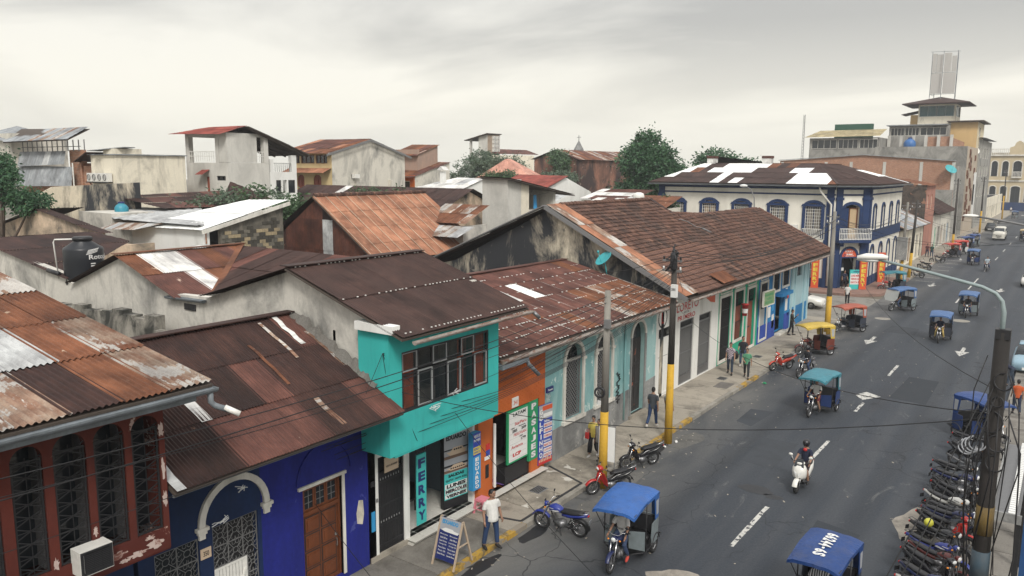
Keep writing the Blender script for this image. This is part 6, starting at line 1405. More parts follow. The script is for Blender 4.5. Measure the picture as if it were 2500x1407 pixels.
for x, y in ((-24.6,174),(-22.6,173.4),(-20.3,174),(-24.3,177.5),(-20.6,177.5)): m.bar((x,y,24.3),(x,y,33.6),.1)
for z in (25.6,29.6): m.bar((-24.6,174,z),(-20.3,174,z),.08); m.bar((-24.6,174,z),(-24.3,177.5,z),.07); m.bar((-20.3,174,z),(-20.6,177.5,z),.07)
m.bar((-25.0,174,33.6),(-19.9,174,33.4),.07); m.build('steel_frame', galv_dk, bb)
pan = plain('faded_billboard', (.42,.405,.385), .7)
for (x0, x1, z0, z1) in ((-24.5,-22.65,25.7,29.5),(-22.5,-20.4,25.7,29.5),(-24.5,-23.9,29.7,33.2),(-23.8,-22.7,29.7,33.0),(-22.5,-21.3,29.7,33.2),(-21.2,-20.4,29.7,32.6)): MB().box(x0,173.85,z0,x1,173.95,z1).build('billboard_panel', pan, bb)
an = thing('radio_mast', 'thin lattice radio mast standing left of the terrace building', 'mast', (-43.5,158,0)); m = MB()
for dx, dy in ((-.22,0),(.22,0),(0,.35)): m.bar((-43.5+dx,158+dy,12),(-43.5+dx*.6,158+dy*.6,21.5),.05)
for k in range(16): z = 12.3+k*.57; m.bar((-43.72,158,z),(-43.28,158,z+.5),.035); m.bar((-43.28,158,z),(-43.72,158,z+.5),.035)
m.build('lattice_mast', iron_grey, an)
# palace at the end of the street
pal = thing('cream_palace', 'cream two storey palace with balustraded parapet, arched windows and blue base closing the street', 'building', (-8, 268, 0))
crm = weather('palace_cream', (.52,.43,.28), (.42,.35,.23), .4, .3, .3, .5, var=.04); Fp_ = S_(-20.6, 263)
ops = []
for c in (1.5,4.1,7.0,9.9,12.6,15.4): ops += [(c-.75 if c != 7.0 else c-1.0, c+.75 if c != 7.0 else c+1.0, 9.6, 13.9, .75), (c-.75 if c != 7.0 else c-1.1, c+.75 if c != 7.0 else c+1.1, 2.6 if c != 7 else .3, 6.9, .5)]
wall(pal, 'front_wall', crm, Fp_, 0, 30, 0, 16.2, ops, .5)
MB().box(-20.6,263.6,0,9.4,280,15.9).build('palace_core', dark_in, pal)
for o in ops:
    m = MB(); arch_band(m, Fp_, o[0], o[1], o[3], o[4], .25, -.12, 0, 8); Fp_.box(m, o[0]-.25,o[0],o[2],o[3]-o[4],-.1,0); Fp_.box(m, o[1],o[1]+.25,o[2],o[3]-o[4],-.1,0); m.build('window_surround', trim_white, pal)
    win(pal, Fp_, o[0], o[1], o[2], o[3], glass_dk, iron, 1, .25, rise=o[4])
m = MB(); Fp_.box(m, 0,30,0,2.4,-.15,0); m.build('blue_base', mans_blue, pal)
m = MB(); Fp_.box(m, 0,30,8.2,8.6,-.3,0); Fp_.box(m, 0,30,15.3,15.7,-.5,0); m.build('cornice', trim_white, pal)
m = MB(); bars(m, Fp_, 0,30,15.75,17.2,.5,.22,-.2,(17.2,)); m.build('balustrade', trim_white, pal)
m = MB(); Fp_.poly(m, [(4.8,15.7),(9.2,15.7),(9.2,17.6),(8.2,18.0),(7.8,19.0),(7.0,19.5),(6.2,19.0),(5.8,18.0),(4.8,17.6)], -.35, .1); m.build('parapet_crest', crm, pal)
m = MB(); bars(m, Fp_, 5.9,8.1,9.5,10.9,.3,.12,-.9,(10.9,)); Fp_.box(m, 5.8,8.2,9.2,9.5,-1.1,0); m.build('balcony', trim_white, pal)
# ---------------------------------------------------------------- motorcycles, scooters, mototaxis, cars
def hd(fx, fy): return math.atan2(-fx, fy)
def loft(mb, secs, n=12, p=2.4, cap=True):
    """closed superellipse sections along Y: (y, z, half width, half height[, x])"""
    b = len(mb.v)
    for s in secs:
        y, z, w, h = s[:4]; x0 = s[4] if len(s) > 4 else 0
        for k in range(n):
            a = 2*math.pi*k/n; c, q = math.cos(a), math.sin(a)
            mb.v.append((x0+w*math.copysign(abs(c)**(2/p), c), y, z+h*math.copysign(abs(q)**(2/p), q)))
    for i in range(len(secs)-1):
        for k in range(n):
            a, d = b+i*n+k, b+i*n+(k+1) % n; mb.f.append((a, d, d+n, a+n))
    if cap:
        mb.f.append(tuple(b+k for k in range(n))[::-1]); mb.f.append(tuple(b+(len(secs)-1)*n+k for k in range(n)))
    return mb
def wheel(t, y, r=.29, w=.045, x=0, spokes=14, alloy=False):
    m = MB(); m.torus((x,y,r), (1,0,0), r-w, w, 22, 7); o = m.build('wheel', tyre, t, True)
    m = MB(); m.torus((x,y,r), (1,0,0), r-w*2.0, .018, 22, 5); m.build('rim', chrome if not alloy else steel, o, True)
    m = MB(); m.cyl((x-.05,y,r), (x+.05,y,r), .045, n=10); n = 5 if alloy else spokes
    for k in range(n):
        a = 2*math.pi*k/n; m.bar((x+(.02 if k % 2 else -.02),y,r), (x,y+(r-w*2)*math.cos(a),r+(r-w*2)*math.sin(a)), .03 if alloy else .007)
    m.build('spoke', steel, o); return o
def fender(t, y, r, a0, a1, w, mat, gap=.055, nm='fender'):
    m = MB(); n = 12
    for i in range(n+1):
        a = a0+(a1-a0)*i/n; rr = r+gap
        for x, dz in ((-w,-.03),(-w*.7,0),(w*.7,0),(w,-.03)): m.v.append((x, y+(rr+dz)*math.cos(a), r+(rr+dz)*math.sin(a)))
    for i in range(n):
        for k in range(3): q = i*4+k; m.f.append((q, q+1, q+5, q+4))
    return m.build(nm, mat, t, True)
def front_end(t, yf, body, hy=.34, hz=.98, wide=.34, light=True, mirrors=True, r=.29):
    wheel(t, yf, r); fender(t, yf, r, R(25), R(150), .06, body, nm='front_fender')
    m = MB(); [m.tube([(s*.08,yf,r),(s*.08,hy+.05,hz-.1)], .021, 7) for s in (-1,1)]; m.bar((-.1,hy+.06,hz-.13),(.1,hy+.06,hz-.13),.05); m.build('fork', chrome, t, True)
    m = MB(); m.tube([(-wide,hy-.16,hz+.06),(-wide*.55,hy-.04,hz+.08),(-.1,hy,hz),(.1,hy,hz),(wide*.55,hy-.04,hz+.08),(wide,hy-.16,hz+.06)], .013, 6); h = m.build('handlebar', chrome, t, True)
    m = MB(); [m.tube([(s*wide*.72,hy-.09,hz+.07),(s*wide*1.04,hy-.17,hz+.06)], .019, 7) for s in (-1,1)]; [m.bar((s*wide*.6,hy-.03,hz+.06),(s*wide*.98,hy-.1,hz+.05),.01) for s in (-1,1)]; m.build('grip', black, h, True)
    if mirrors:
        for s in (-1,1):
            m = MB(); m.tube([(s*wide*.62,hy-.05,hz+.07),(s*wide*.82,hy-.03,hz+.22)], .007, 5); m.ell((s*wide*.9,hy-.03,hz+.25), (.06,.015,.04), 10, 6); m.build('mirror', black, h, True)
    if light:
        m = MB(); m.lathe([(.03,-.1),(.075,-.06),(.085,0),(.08,.02)], 14, (0,hy+.12,hz-.08), (0,1,-.15)); q = m.build('headlight', body, t, True)
        m = MB(); m.lathe([(.075,0),(.06,.03),(0,.04)], 14, (0,hy+.14,hz-.083), (0,1,-.15), cap=False); m.build('lens', lampg, q, True)
    m = MB(); [m.ell((s*.17,hy+.08,hz-.11), (.035,.03,.025), 8, 6) for s in (-1,1)]; m.build('indicator', amber, t, True)
def engine(t, y=0.02, z=.34):
    m = MB(); m.cyl((-.14,y-.06,z),(.14,y-.06,z),.11,n=14); m.cbox((0,y-.02,z),(.09,.17,.09)); e = m.build('engine', steel, t, True)
    m = MB(); [m.cbox((0,y+.13+.018*k,z+.10+.028*k),(.075,.075,.008),m=Matrix.Rotation(R(-25),3,'X')) for k in range(6)]; m.build('cylinder_fins', steel, e)
def motorcycle(name, label, body, accent=None, group=None):
    t = thing(name, label, 'motorcycle', group=group, local=True); accent = accent or vinyl_white
    front_end(t, .64, body); wheel(t, -.62)
    fender(t, -.62, .29, R(20), R(175), .075, black, .07, 'rear_fender')
    engine(t)
    m = MB(); m.tube([(0,.36,.86),(0,.30,.72),(0,.22,.30),(0,-.05,.20),(0,-.22,.28)], .022, 7); m.tube([(0,.34,.80),(0,-.2,.66),(0,-.85,.76)], .022, 7)
    for s in (-1,1): m.tube([(s*.09,-.2,.30),(s*.10,-.62,.29)], .02, 6); m.tube([(s*.12,-.42,.68),(s*.12,-.60,.31)], .028, 7)
    m.build('frame', black, t, True)
    m = MB(); [m.torus((s*.12,-.50,.50), (0,-.18,.37), .034, .008, 10, 4) for s in (-1,1)]; [[m.torus((s*.12,-.44-.022*k,.63-.045*k),(0,-.4,-.9),.034,.007,10,4) for k in range(7)] for s in (-1,1)]; m.build('shock_spring', chrome, t, True)
    m = MB(); loft(m, [(.36,.80,.05,.05),(.30,.81,.12,.09),(.16,.83,.145,.115),(.0,.81,.125,.10),(-.12,.77,.09,.06)], 14); m.build('fuel_tank', body, t, True)
    m = MB()
    for s in (-1,1): m.add([(s*.146,.24,.80),(s*.147,.0,.84),(s*.135,-.06,.79),(s*.147,.12,.78)], [(0,1,2,3)]); m.add([(s*.12,.30,.86),(s*.147,.14,.87),(s*.147,.14,.855),(s*.12,.30,.84)], [(0,1,2,3)])
    m.build('tank_decal', accent, t)
    m = MB(); loft(m, [(-.02,.80,.10,.03),(-.16,.785,.125,.05),(-.42,.79,.13,.055),(-.68,.825,.115,.045),(-.80,.84,.07,.03)], 12, 3); m.build('seat', seatm, t, True)
    m = MB(); loft(m, [(-.10,.68,.10,.05),(-.35,.69,.125,.07),(-.65,.74,.11,.06),(-.93,.80,.06,.035)], 12, 3); m.build('side_cover', body, t, True)
    m = MB(); m.ell((0,-.95,.79), (.06,.03,.035), 10, 6); m.build('tail_light', red_lens, t, True)
    m = MB(); m.tube([(.13,.20,.32),(.15,.05,.22),(.16,-.2,.22),(.17,-.45,.27),(.18,-.85,.33)], [.022,.024,.028,.045,.042], 8); m.build('exhaust', chrome, t, True)
    m = MB(); m.tube([(-.13,-.05,.24),(-.2,-.10,.02)], .012, 5); m.bar((-.24,.0,.27),(.24,.0,.27),.025); m.bar((-.2,-.35,.32),(.2,-.35,.32),.022); m.build('footrest', black, t)
    m = MB(); m.tube([(-.09,-.62,.82),(-.1,-.95,.9),(.1,-.95,.9),(.09,-.62,.82)], .011, 5); m.build('grab_rail', chrome, t, True)
    m = MB(); m.cbox((0,-1.0,.60),(.09,.006,.06)); m.build('number_plate', ink_grey, t)
    return t
def scooter(name, label, body, dark=None, group=None):
    """step-through underbone"""
    t = thing(name, label, 'scooter', group=group, local=True)
    front_end(t, .62, body, .38, .95, .33, light=False, r=.27); wheel(t, -.60, .27); fender(t, -.60, .27, R(30), R(170), .07, black, .07, 'rear_fender'); engine(t, .0, .32)
    m = MB(); loft(m, [(.33,.98,.10,.06),(.42,1.0,.125,.085),(.50,.99,.10,.06),(.54,.98,.03,.03)], 12, 2.6); h = m.build('handlebar_cowl', body, t, True)
    m = MB(); m.ell((0,.515,.99), (.085,.035,.05), 12, 7); m.build('headlight', lampg, h, True)
    m = MB()
    for s in (-1,1):
        m.prism([(s*.02,.50,.90),(s*.17,.36,.86),(s*.21,.24,.60),(s*.16,.16,.34),(s*.09,.22,.36),(s*.04,.42,.62)], (s*.015,-.03,0))
    m.build('leg_shield', body, t)
    m = MB(); loft(m, [(.52,.66,.03,.10),(.47,.70,.10,.17),(.38,.72,.10,.2)], 12); m.build('front_cover', body, t, True)
    m = MB(); loft(m, [(.33,.76,.05,.07),(.15,.50,.06,.07),(-.05,.46,.07,.08),(-.2,.55,.09,.12),(-.45,.62,.12,.13),(-.72,.70,.10,.09),(-.95,.78,.05,.05)], 12, 2.6); m.build('body_cover', body if dark is None else dark, t, True)
    m = MB()
    for s in (-1,1): m.add([(s*.112,-.2,.60),(s*.128,-.5,.68),(s*.10,-.8,.76),(s*.112,-.6,.66)], [(0,1,2,3)])
    m.build('side_decal', vinyl_white, t)
    m = MB(); loft(m, [(.0,.72,.06,.03),(-.15,.76,.11,.05),(-.40,.77,.125,.055),(-.66,.82,.115,.05),(-.82,.85,.06,.03)], 12, 3); m.build('seat', seatm, t, True)
    m = MB(); m.tube([(-.1,-.6,.86),(-.11,-.92,.95),(.11,-.92,.95),(.1,-.6,.86)], .014, 6); m.build('grab_rail', chrome, t, True)
    m = MB(); m.ell((0,-.96,.77), (.07,.03,.04), 10, 6); m.build('tail_light', red_lens, t, True)
    m = MB(); m.tube([(.12,.12,.26),(.14,-.1,.2),(.16,-.4,.27),(.17,-.82,.36)], [.02,.024,.045,.04], 8); m.build('exhaust', steel, t, True)
    m = MB(); m.tube([(-.12,-.02,.22),(-.2,-.06,.02)], .012, 5); m.bar((-.22,.05,.25),(.22,.05,.25),.025); m.build('footrest', black, t)
    m = MB(); m.tube([(0,.34,.85),(0,.2,.5),(0,-.1,.35)], .03, 7); m.tube([(-.1,-.1,.3),(-.1,-.6,.27)], .02, 6); m.tube([(.1,-.1,.3),(.1,-.6,.27)], .02, 6); m.build('frame', black, t, True)
    return t
def big_scooter(name, label, body):
    t = thing(name, label, 'scooter', local=True)
    wheel(t, .66, .24, .06, alloy=True); wheel(t, -.58, .24, .065, alloy=True); fender(t, .66, .24, R(15), R(165), .085, body, .05, 'front_fender')
    m = MB(); [m.tube([(s*.09,.66,.24),(s*.07,.50,.62)], .024, 7) for s in (-1,1)]; m.build('fork', chrome, t, True)
    m = MB(); loft(m, [(.64,.64,.06,.10),(.58,.66,.17,.20),(.48,.72,.24,.27),(.38,.70,.25,.30),(.32,.62,.22,.26)], 14, 2.6); a = m.build('front_shield', body, t, True)
    m = MB(); m.prism([(-.14,.60,.78),(-.03,.645,.70),(-.04,.66,.60)], (0,.02,0)); m.prism([(.14,.60,.78),(.03,.645,.70),(.04,.66,.60)], (0,.02,0)); m.build('headlight', lampg, a)
    m = MB(); m.prism([(-.1,.60,.56),(.1,.60,.56),(.04,.66,.50),(-.04,.66,.50)], (0,.02,-.06)); m.build('front_grille', black, a)
    m = MB(); m.prism([(-.17,.52,.90),(.17,.52,.90),(.11,.40,1.16),(-.11,.40,1.16)], (0,.012,.0)); m.build('windscreen', glass_dk, t)
    m = MB(); loft(m, [(.50,1.0,.06,.04),(.42,1.02,.17,.05),(.32,1.02,.15,.05)], 12); h = m.build('handlebar_cowl', body, t, True)
    m = MB(); m.tube([(-.36,.24,1.04),(-.15,.36,1.02),(.15,.36,1.02),(.36,.24,1.04)], .017, 7); m.build('handlebar', black, h, True)
    for s in (-1,1): m = MB(); m.tube([(s*.24,.34,1.03),(s*.31,.38,1.22)], .009, 5); m.ell((s*.34,.38,1.25), (.075,.03,.05), 10, 7); m.build('mirror', body, h, True)
    m = MB(); loft(m, [(.36,.34,.2,.10),(.1,.27,.22,.06),(-.12,.28,.20,.09)], 12, 3); m.build('floorboard', black, t, True)
    m = MB(); loft(m, [(-.08,.44,.14,.18),(-.25,.52,.19,.2),(-.55,.60,.19,.16),(-.85,.70,.12,.09),(-.98,.74,.04,.04)], 14, 2.8); m.build('body_cover', body, t, True)
    m = MB(); loft(m, [(-.02,.74,.10,.03),(-.2,.77,.17,.05),(-.5,.79,.17,.055),(-.82,.85,.11,.04)], 12, 3); m.build('seat', seatm, t, True)
    m = MB(); loft(m, [(-.2,.30,.13,.10),(-.6,.28,.12,.10)], 10); m.build('engine', steel, t, True)
    m = MB(); m.tube([(.15,-.2,.26),(.2,-.5,.28),(.22,-.85,.36)], [.03,.055,.05], 8); m.build('exhaust', steel, t, True)
    m = MB(); m.ell((0,-.97,.72), (.09,.03,.04), 10, 6); m.build('tail_light', red_lens, t, True)
    return t
def canopy(t, mat, x=.655, y0=-1.0, y1=.92, z=1.80, rise=.075, val=.08, nm='canopy'):
    m = MB(); nx, ny = 8, 10
    def P(i, j, o=0):
        u, v = -1+2*i/nx, j/ny
        s = .016*math.sin(v*math.pi*3+u)*math.cos(u*2)+.007*math.sin(u*9+v*7)
        return (x*u*(1-.07*v), y0+(y1-y0)*v+.05*(1-u*u)*(v > .9), z+rise*(1-u**4)-.16*max(0, v-.55)*(1+.5*u*u)-.02*(v < .15)+s-o)
    for o in (0, .02):
        b = len(m.v)
        for j in range(ny+1):
            for i in range(nx+1): m.v.append(P(i, j, o))
        for j in range(ny):
            for i in range(nx):
                q = b+j*(nx+1)+i; m.f.append((q, q+1, q+nx+2, q+nx+1))
    rim = [(i,0) for i in range(nx+1)]+[(nx,j) for j in range(1,ny+1)]+[(i,ny) for i in range(nx-1,-1,-1)]+[(0,j) for j in range(ny-1,0,-1)]
    b = len(m.v)
    for k, (i, j) in enumerate(rim):
        p = P(i, j); m.v += [p, (p[0]*1.012, p[1]*1.008, p[2]-val-.008*(k % 2))]
    n = len(rim)
    for k in range(n): a, c = b+2*k, b+2*((k+1) % n); m.f.append((a, a+1, c+1, c))
    return m.build(nm, mat, t, True)
def mototaxi(label, body, roof, side, moto, group=None, back=None, name='mototaxi', simple=False):
    t = thing(name, label, 'mototaxi', group=group, local=True)
    front_end(t, 1.0, moto, .72, 1.0, .36)
    for s in (-1,1): wheel(t, -.78, .28, .05, s*.60)
    canopy(t, roof)
    m = MB(); loft(m, [(.74,.82,.05,.05),(.66,.83,.12,.09),(.5,.84,.14,.11),(.36,.8,.10,.07)], 12); m.build('fuel_tank', moto, t, True)
    m = MB(); loft(m, [(.40,.78,.11,.04),(.22,.76,.14,.05),(.02,.77,.13,.05)], 12, 3); m.build('driver_seat', seatm, t, True)
    engine(t, .45, .36)
    m = MB(); m.tube([(0,.72,.86),(0,.58,.35),(0,.2,.25),(0,-.3,.28)], .026, 7); m.tube([(0,.7,.8),(0,.1,.64),(0,-.05,.4)], .026, 7)
    m.bar((-.6,-.78,.28),(.6,-.78,.28),.05)
    for s in (-1,1):
        m.tube([(s*.62,-.95,.3),(s*.64,-.95,1.72)], .018, 6); m.tube([(s*.62,-.02,.32),(s*.63,-.02,1.76)], .018, 6); m.tube([(s*.63,-.02,1.76),(s*.58,.85,1.70)], .016, 6)
        m.tube([(s*.62,-1.0,.32),(s*.62,0,.32),(s*.2,.35,.3)], .02, 6); m.tube([(s*.58,.84,1.68),(s*.33,.66,1.05)], .013, 5)
    m.build('frame', black, t, True)
    MB().box(-.6,-1.0,.33,.6,0,.37).build('floor', black, t)
    for s in (-1,1):
        m = MB(); m.prism([(s*.63,-.98,.36),(s*.63,-.5,.36),(s*.63,-.42,.58),(s*.63,-.48,.98),(s*.63,-.98,1.02)], (s*.025,0,0)); m.build('side_panel', side, t)
        m = MB(); m.prism([(s*.61,-.02,.36),(s*.15,.02,.36),(s*.13,.02,.86),(s*.60,-.02,.92)], (0,.03,0)); m.build('front_panel', side, t)
        fender(t, -.78, .28, R(10), R(170), .08, black, .05, 'wheel_guard').location = (s*.60,0,0)
    m = MB(); m.prism([(-.62,-1.0,.4),(.62,-1.0,.4),(.63,-1.0,1.06),(-.63,-1.0,1.06)], (0,.03,0)); m.build('back_panel', side, t)
    m = MB()
    for s in (-1,1): m.prism([(s*.60,-1.0,1.06),(s*.44,-1.0,1.06),(s*.42,-1.0,1.7),(s*.64,-1.0,1.72)], (0,.015,0))
    m.prism([(-.6,-1.0,1.48),(.6,-1.0,1.48),(.63,-1.0,1.74),(-.63,-1.0,1.74)], (0,.012,0)); m.build('back_curtain', back or roof, t)
    for s in (-1,1):
        m = MB(); m.prism([(s*.64,-.98,1.02),(s*.64,-.72,1.02),(s*.645,-.60,1.74),(s*.645,-.98,1.74)], (s*.012,0,0)); c = m.build('side_curtain', back or roof, t)
        m = MB(); m.add([(s*.66,-.93,1.15),(s*.66,-.77,1.15),(s*.66,-.71,1.6),(s*.66,-.93,1.6)], [(0,1,2,3)]); m.build('curtain_window', ink_grey, c)
    m = MB(); loft(m, [(-.42,.52,.55,.07),(-.8,.52,.55,.08)], 10, 4); m.build('bench_seat', seatm, t, True)
    m = MB(); m.prism([(-.55,-.86,.56),(.55,-.86,.56),(.55,-.94,1.05),(-.55,-.94,1.05)], (0,.07,.0)); m.build('bench_back', seatm, t)
    m = MB(); m.tube([(-.66,-.9,.42),(-.66,-1.22,.42),(.66,-1.22,.42),(.66,-.9,.42)], .022, 6); m.tube([(-.5,-1.0,.56),(-.5,-1.22,.56),(.5,-1.22,.56),(.5,-1.0,.56)], .016, 6); m.build('bumper', black, t, True)
    m = MB(); [m.cbox((s*.55,-1.02,.6),(.05,.015,.04)) for s in (-1,1)]; m.build('tail_light', red_lens, t)
    return t
def place(t, x, y, rz, z=0, lean=0): t.location = (x, y, z); t.rotation_euler = (0, lean, rz); return t
P_blue = paint('blue_gloss', (.02,.035,.22)); P_red = paint('red_gloss', (.36,.018,.015)); P_red2 = paint('coral_red_gloss', (.42,.04,.02)); P_blk = paint('black_gloss', (.014,.014,.017), .25); P_wht = paint('white_gloss', (.62,.61,.57), .25); P_navy = paint('navy_gloss', (.012,.018,.07)); P_mar = paint('maroon_gloss', (.10,.015,.012))
def tarp(name, col, *a, **k):
    m = plain(name, col, .45, var=.14, scale=3, dirt=.22); t = m.node_tree; b = t.nodes['Principled BSDF']
    nz = t.nodes.new('ShaderNodeTexNoise'); nz.inputs['Scale'].default_value = 3.2; nz.inputs['Detail'].default_value = 3; nz.inputs['Distortion'].default_value = 1.6
    tc = t.nodes.new('ShaderNodeTexCoord'); t.links.new(tc.outputs['Object'], nz.inputs['Vector']); bu = t.nodes.new('ShaderNodeBump'); bu.inputs['Strength'].default_value = .7; bu.inputs['Distance'].default_value = .05
    t.links.new(nz.outputs['Fac'], bu.inputs['Height']); t.links.new(bu.outputs[0], b.inputs['Normal']); return m
tarp_blue = tarp('blue_tarpaulin', (.022,.095,.31), .45, var=.12, scale=3); tarp_deep = tarp('deep_blue_tarpaulin', (.008,.04,.16), .45, var=.1, scale=3); tarp_teal = tarp('teal_tarpaulin', (.03,.165,.21), .5, var=.1, scale=3); tarp_yel = tarp('yellow_tarpaulin', (.50,.35,.055), .5, var=.1, scale=3); tarp_brick = tarp('brick_tarpaulin', (.33,.075,.04), .5, var=.1, scale=3); tarp_red = tarp('red_tarpaulin', (.46,.04,.025), .5, var=.1, scale=3); tarp_pale = tarp('pale_blue_tarpaulin', (.04,.105,.25), .5, var=.1, scale=3); tarp_cream = tarp('cream_tarpaulin', (.5,.38,.2), .5)
sheet_grey = plain('grey_side_sheet', (.16,.19,.20), .5, var=.15, scale=4, dirt=.3); sheet_white = plain('white_side_sheet', (.50,.51,.50), .5, dirt=.3); sheet_dk = plain('dark_side_sheet', (.03,.035,.05), .5); sheet_navy = plain('navy_side_sheet', (.015,.035,.12), .5); sheet_wine = plain('wine_side_sheet', (.13,.03,.02), .5)
DN = hd(0, -1)
mt0 = mototaxi('blue canopied mototaxi with grey side sheets, its driver in a white printed tee', P_navy, tarp_blue, sheet_grey, P_navy)
place(mt0, -9.55, 19.1, hd(.10,-1))
m = MB(); m.add([(.662,-.92,1.34),(.662,-.86,1.26),(.662,-.80,1.34),(.662,-.80,1.46),(.662,-.86,1.5),(.662,-.92,1.46)], [(0,1,2,3,4,5)]); m.build('yellow_badge', ink_yel, mt0)
N0 = [m.name for m in (tarp_blue, sheet_grey, P_navy)]
def mt_copy(label, x, y, rz, roof, side, moto):
    c = copy_tree(mt0, None, {tarp_blue.name: roof, sheet_grey.name: side, P_navy.name: moto}); c['label'] = label
    for ch in list(c.children):
        if ch.name.startswith('yellow_badge'): bpy.data.objects.remove(ch)
    return place(c, x, y, rz)
GM = 'three wheeled mototaxis along the street'
mt0['group'] = GM
mt6 = mt_copy('deep blue canopied mototaxi with white numbers on its roof at the bottom of the view', -4.2, 19.3, hd(-.05,-1), tarp_deep, sheet_dk, P_blk)
m = MB(); F6 = Fr((.0,.0,0), (0,-1,0), (-1,0,0))
class RoofF:
    def P(s, u, z, d=0):
        v = (u+1)/1.92; return Vector((z, u, 1.80+.075*(1-(z/.655)**4)-.16*max(0, v-.55)+.022))
for k, chh in enumerate('66244-6S'):
    vs, fs = text_data(chh, .045); a = -.75+k*.165; h = .145
    if chh == '-':
        m.add([RoofF().P(w, q) for q, w in ((-.03,a+.03),(-.03,a+.11),(.03,a+.11),(.03,a+.03))], [(0,1,2,3)]); continue
    m.add([RoofF().P(a+h*x_, .15-.30*y_) for x_, y_ in vs], fs)
m2 = m.build('roof_number', vinyl_white, mt6)
mt_teal = mt_copy('teal canopied mototaxi with dark blue sides driving towards the camera in mid street', -8.72, 36.6, hd(-.1,-1), tarp_teal, sheet_navy, P_blk)
mt_yel = mt_copy('yellow canopied mototaxi with wine red sides parked at the kerb by the blue shop', -12.05, 48.6, hd(-.62,-.78), tarp_yel, sheet_wine, P_mar)
mt_brk = mt_copy('brick red canopied mototaxi parked beside the concrete pole at the street corner', -11.95, 57.0, hd(-.55,-.84), tarp_brick, sheet_dk, P_blk)
mt_pla = mt_copy('blue canopied mototaxi with a clear plastic windscreen crossing in front of the corner mansion', -10.5, 68.3, hd(-.5,-.87), tarp_pale, sheet_grey, P_blk)
m = MB(); m.prism([(-.6,.92,1.72),(.6,.92,1.72),(.62,1.12,1.1),(.4,1.2,.85),(-.4,1.2,.85),(-.62,1.12,1.1)], (0,.01,0)); m.build('plastic_windscreen', glassy('clear_plastic_sheet', (.5,.52,.5), .45, .2), mt_pla)
mt_A = mt_copy('blue canopied mototaxi nearest the centre line beyond the junction, open dark cabin', -5.85, 68.7, DN, tarp_pale, sheet_grey, P_blk)
mt_B = mt_copy('blue canopied mototaxi driven by a person in yellow trousers in mid junction', -6.35, 57.5, hd(.05,-1), tarp_pale, sheet_dk, P_blk)
mt_P = mt_copy('teal roofed mototaxi parked side on at the mansion corner', -13.0, 79.0, hd(-.8,-.6), tarp_teal, sheet_dk, P_red)
mt_r1 = mt_copy('bright red canopied mototaxi, nearer of the two red ones parked up the street', -12.3, 115, hd(-.6,-.8), tarp_red, sheet_dk, P_red)
mt_r2 = mt_copy('bright red canopied mototaxi with white rear panel, farther of the two red ones', -12.0, 120.5, hd(-.6,-.8), tarp_red, sheet_white, P_blk)
mt_b1 = mt_copy('dark blue canopied mototaxi parked just behind the two red ones', -12.0, 128, hd(-.6,-.8), tarp_deep, sheet_dk, P_blk)
mt_b2 = mt_copy('blue canopied mototaxi parked farthest in the line at the left kerb', -11.6, 133.5, hd(-.3,-.95), tarp_deep, sheet_grey, P_blk)
mt_m = mt_copy('navy mototaxi with pale blue canopy driving down the far left lane', -9.1, 107.5, DN, tarp_pale, sheet_navy, P_blk)
mt_c = mt_copy('cream roofed mototaxi at the right edge of the far street', -5.9, 150, DN, tarp_cream, sheet_dk, P_blk)
mt_k = mt_copy('dark blue mototaxi parked nose to the right kerb behind the leaning cable pole', -2.15, 36.6, hd(.75,-.65), tarp_deep, sheet_navy, P_blk)
mt_far = mt_copy('tiny pale blue cart like mototaxi at the far crossing', -10.9, 219, DN, tarp_pale, sheet_grey, P_blk)
# motorcycles
mc0 = motorcycle('motorcycle', 'blue and white motorcycle parked across the kerb beside the man in white', P_blue, vinyl_white)
place(mc0, -11.85, 19.4, hd(-.99,-.1), 0, R(-8))
sc0 = scooter('scooter', 'red step through scooter parked by the near yellow pole', P_red, P_blk); place(sc0, -12.15, 22.95, hd(-.55,-.84), 0, R(-9))
def sc_copy(label, x, y, rz, body, cover, lean=R(-9), src=None):
    c = copy_tree(src or sc0, None, {P_red.name: body, P_blk.name: cover}); c['label'] = label; return place(c, x, y, rz, 0, lean)
def mc_copy(label, x, y, rz, body, accent=None, lean=R(-9)):
    c = copy_tree(mc0, None, {P_blue.name: body, vinyl_white.name: accent or vinyl_white}); c['label'] = label; return place(c, x, y, rz, 0, lean)
sc_copy('black step through scooter parked at the kerb between the two yellow poles', -12.35, 25.7, hd(-.5,-.87), P_blk, P_blk)
sc_copy('coral red scooter parked at the kerb behind the walking group', -12.45, 43.5, hd(-.5,-.87), P_red2, P_red2)
mc_rider = mc_copy('black motorcycle with lit headlamp ridden beside the yellow mototaxi', -11.0, 42.9, hd(-.2,-1), P_blk, steel, 0)
mc_far = mc_copy('black motorcycle ridden by a person in a light blue shirt far up the street', -7.2, 101.6, DN, P_blk, steel, 0)
bs0 = big_scooter('scooter', 'white maxi scooter ridden down the middle of the road', P_wht); place(bs0, -6.85, 27.35, hd(-.03,-1))
m_far = [(-12.7,90.8,(-.9,.3),P_mar,'dark red motorcycle parked at the kerb just past the mansion'),(-13.0,98.6,(-.8,.5),P_blk,'black motorcycle parked farther past the mansion, next to the dark red one'),(-12.8,106.8,(-.8,-.5),P_blk,'black motorcycle parked in front of the nearer red mototaxi'),(-13.0,151,(-.6,-.8),P_blk,'black motorcycle parked by the far yellow pole'),(-12.9,196,(-.6,-.8),P_navy,'small blue motorcycle parked near the far kerb end')]
for x, y, d, b, l in m_far: mc_copy(l, x, y, hd(*d), b, steel)
dark_chrome = plain('vignette_dark_metal', (.07,.07,.075), .45, .6)  # darker copy of chrome; vignette shade put into the right row's colour
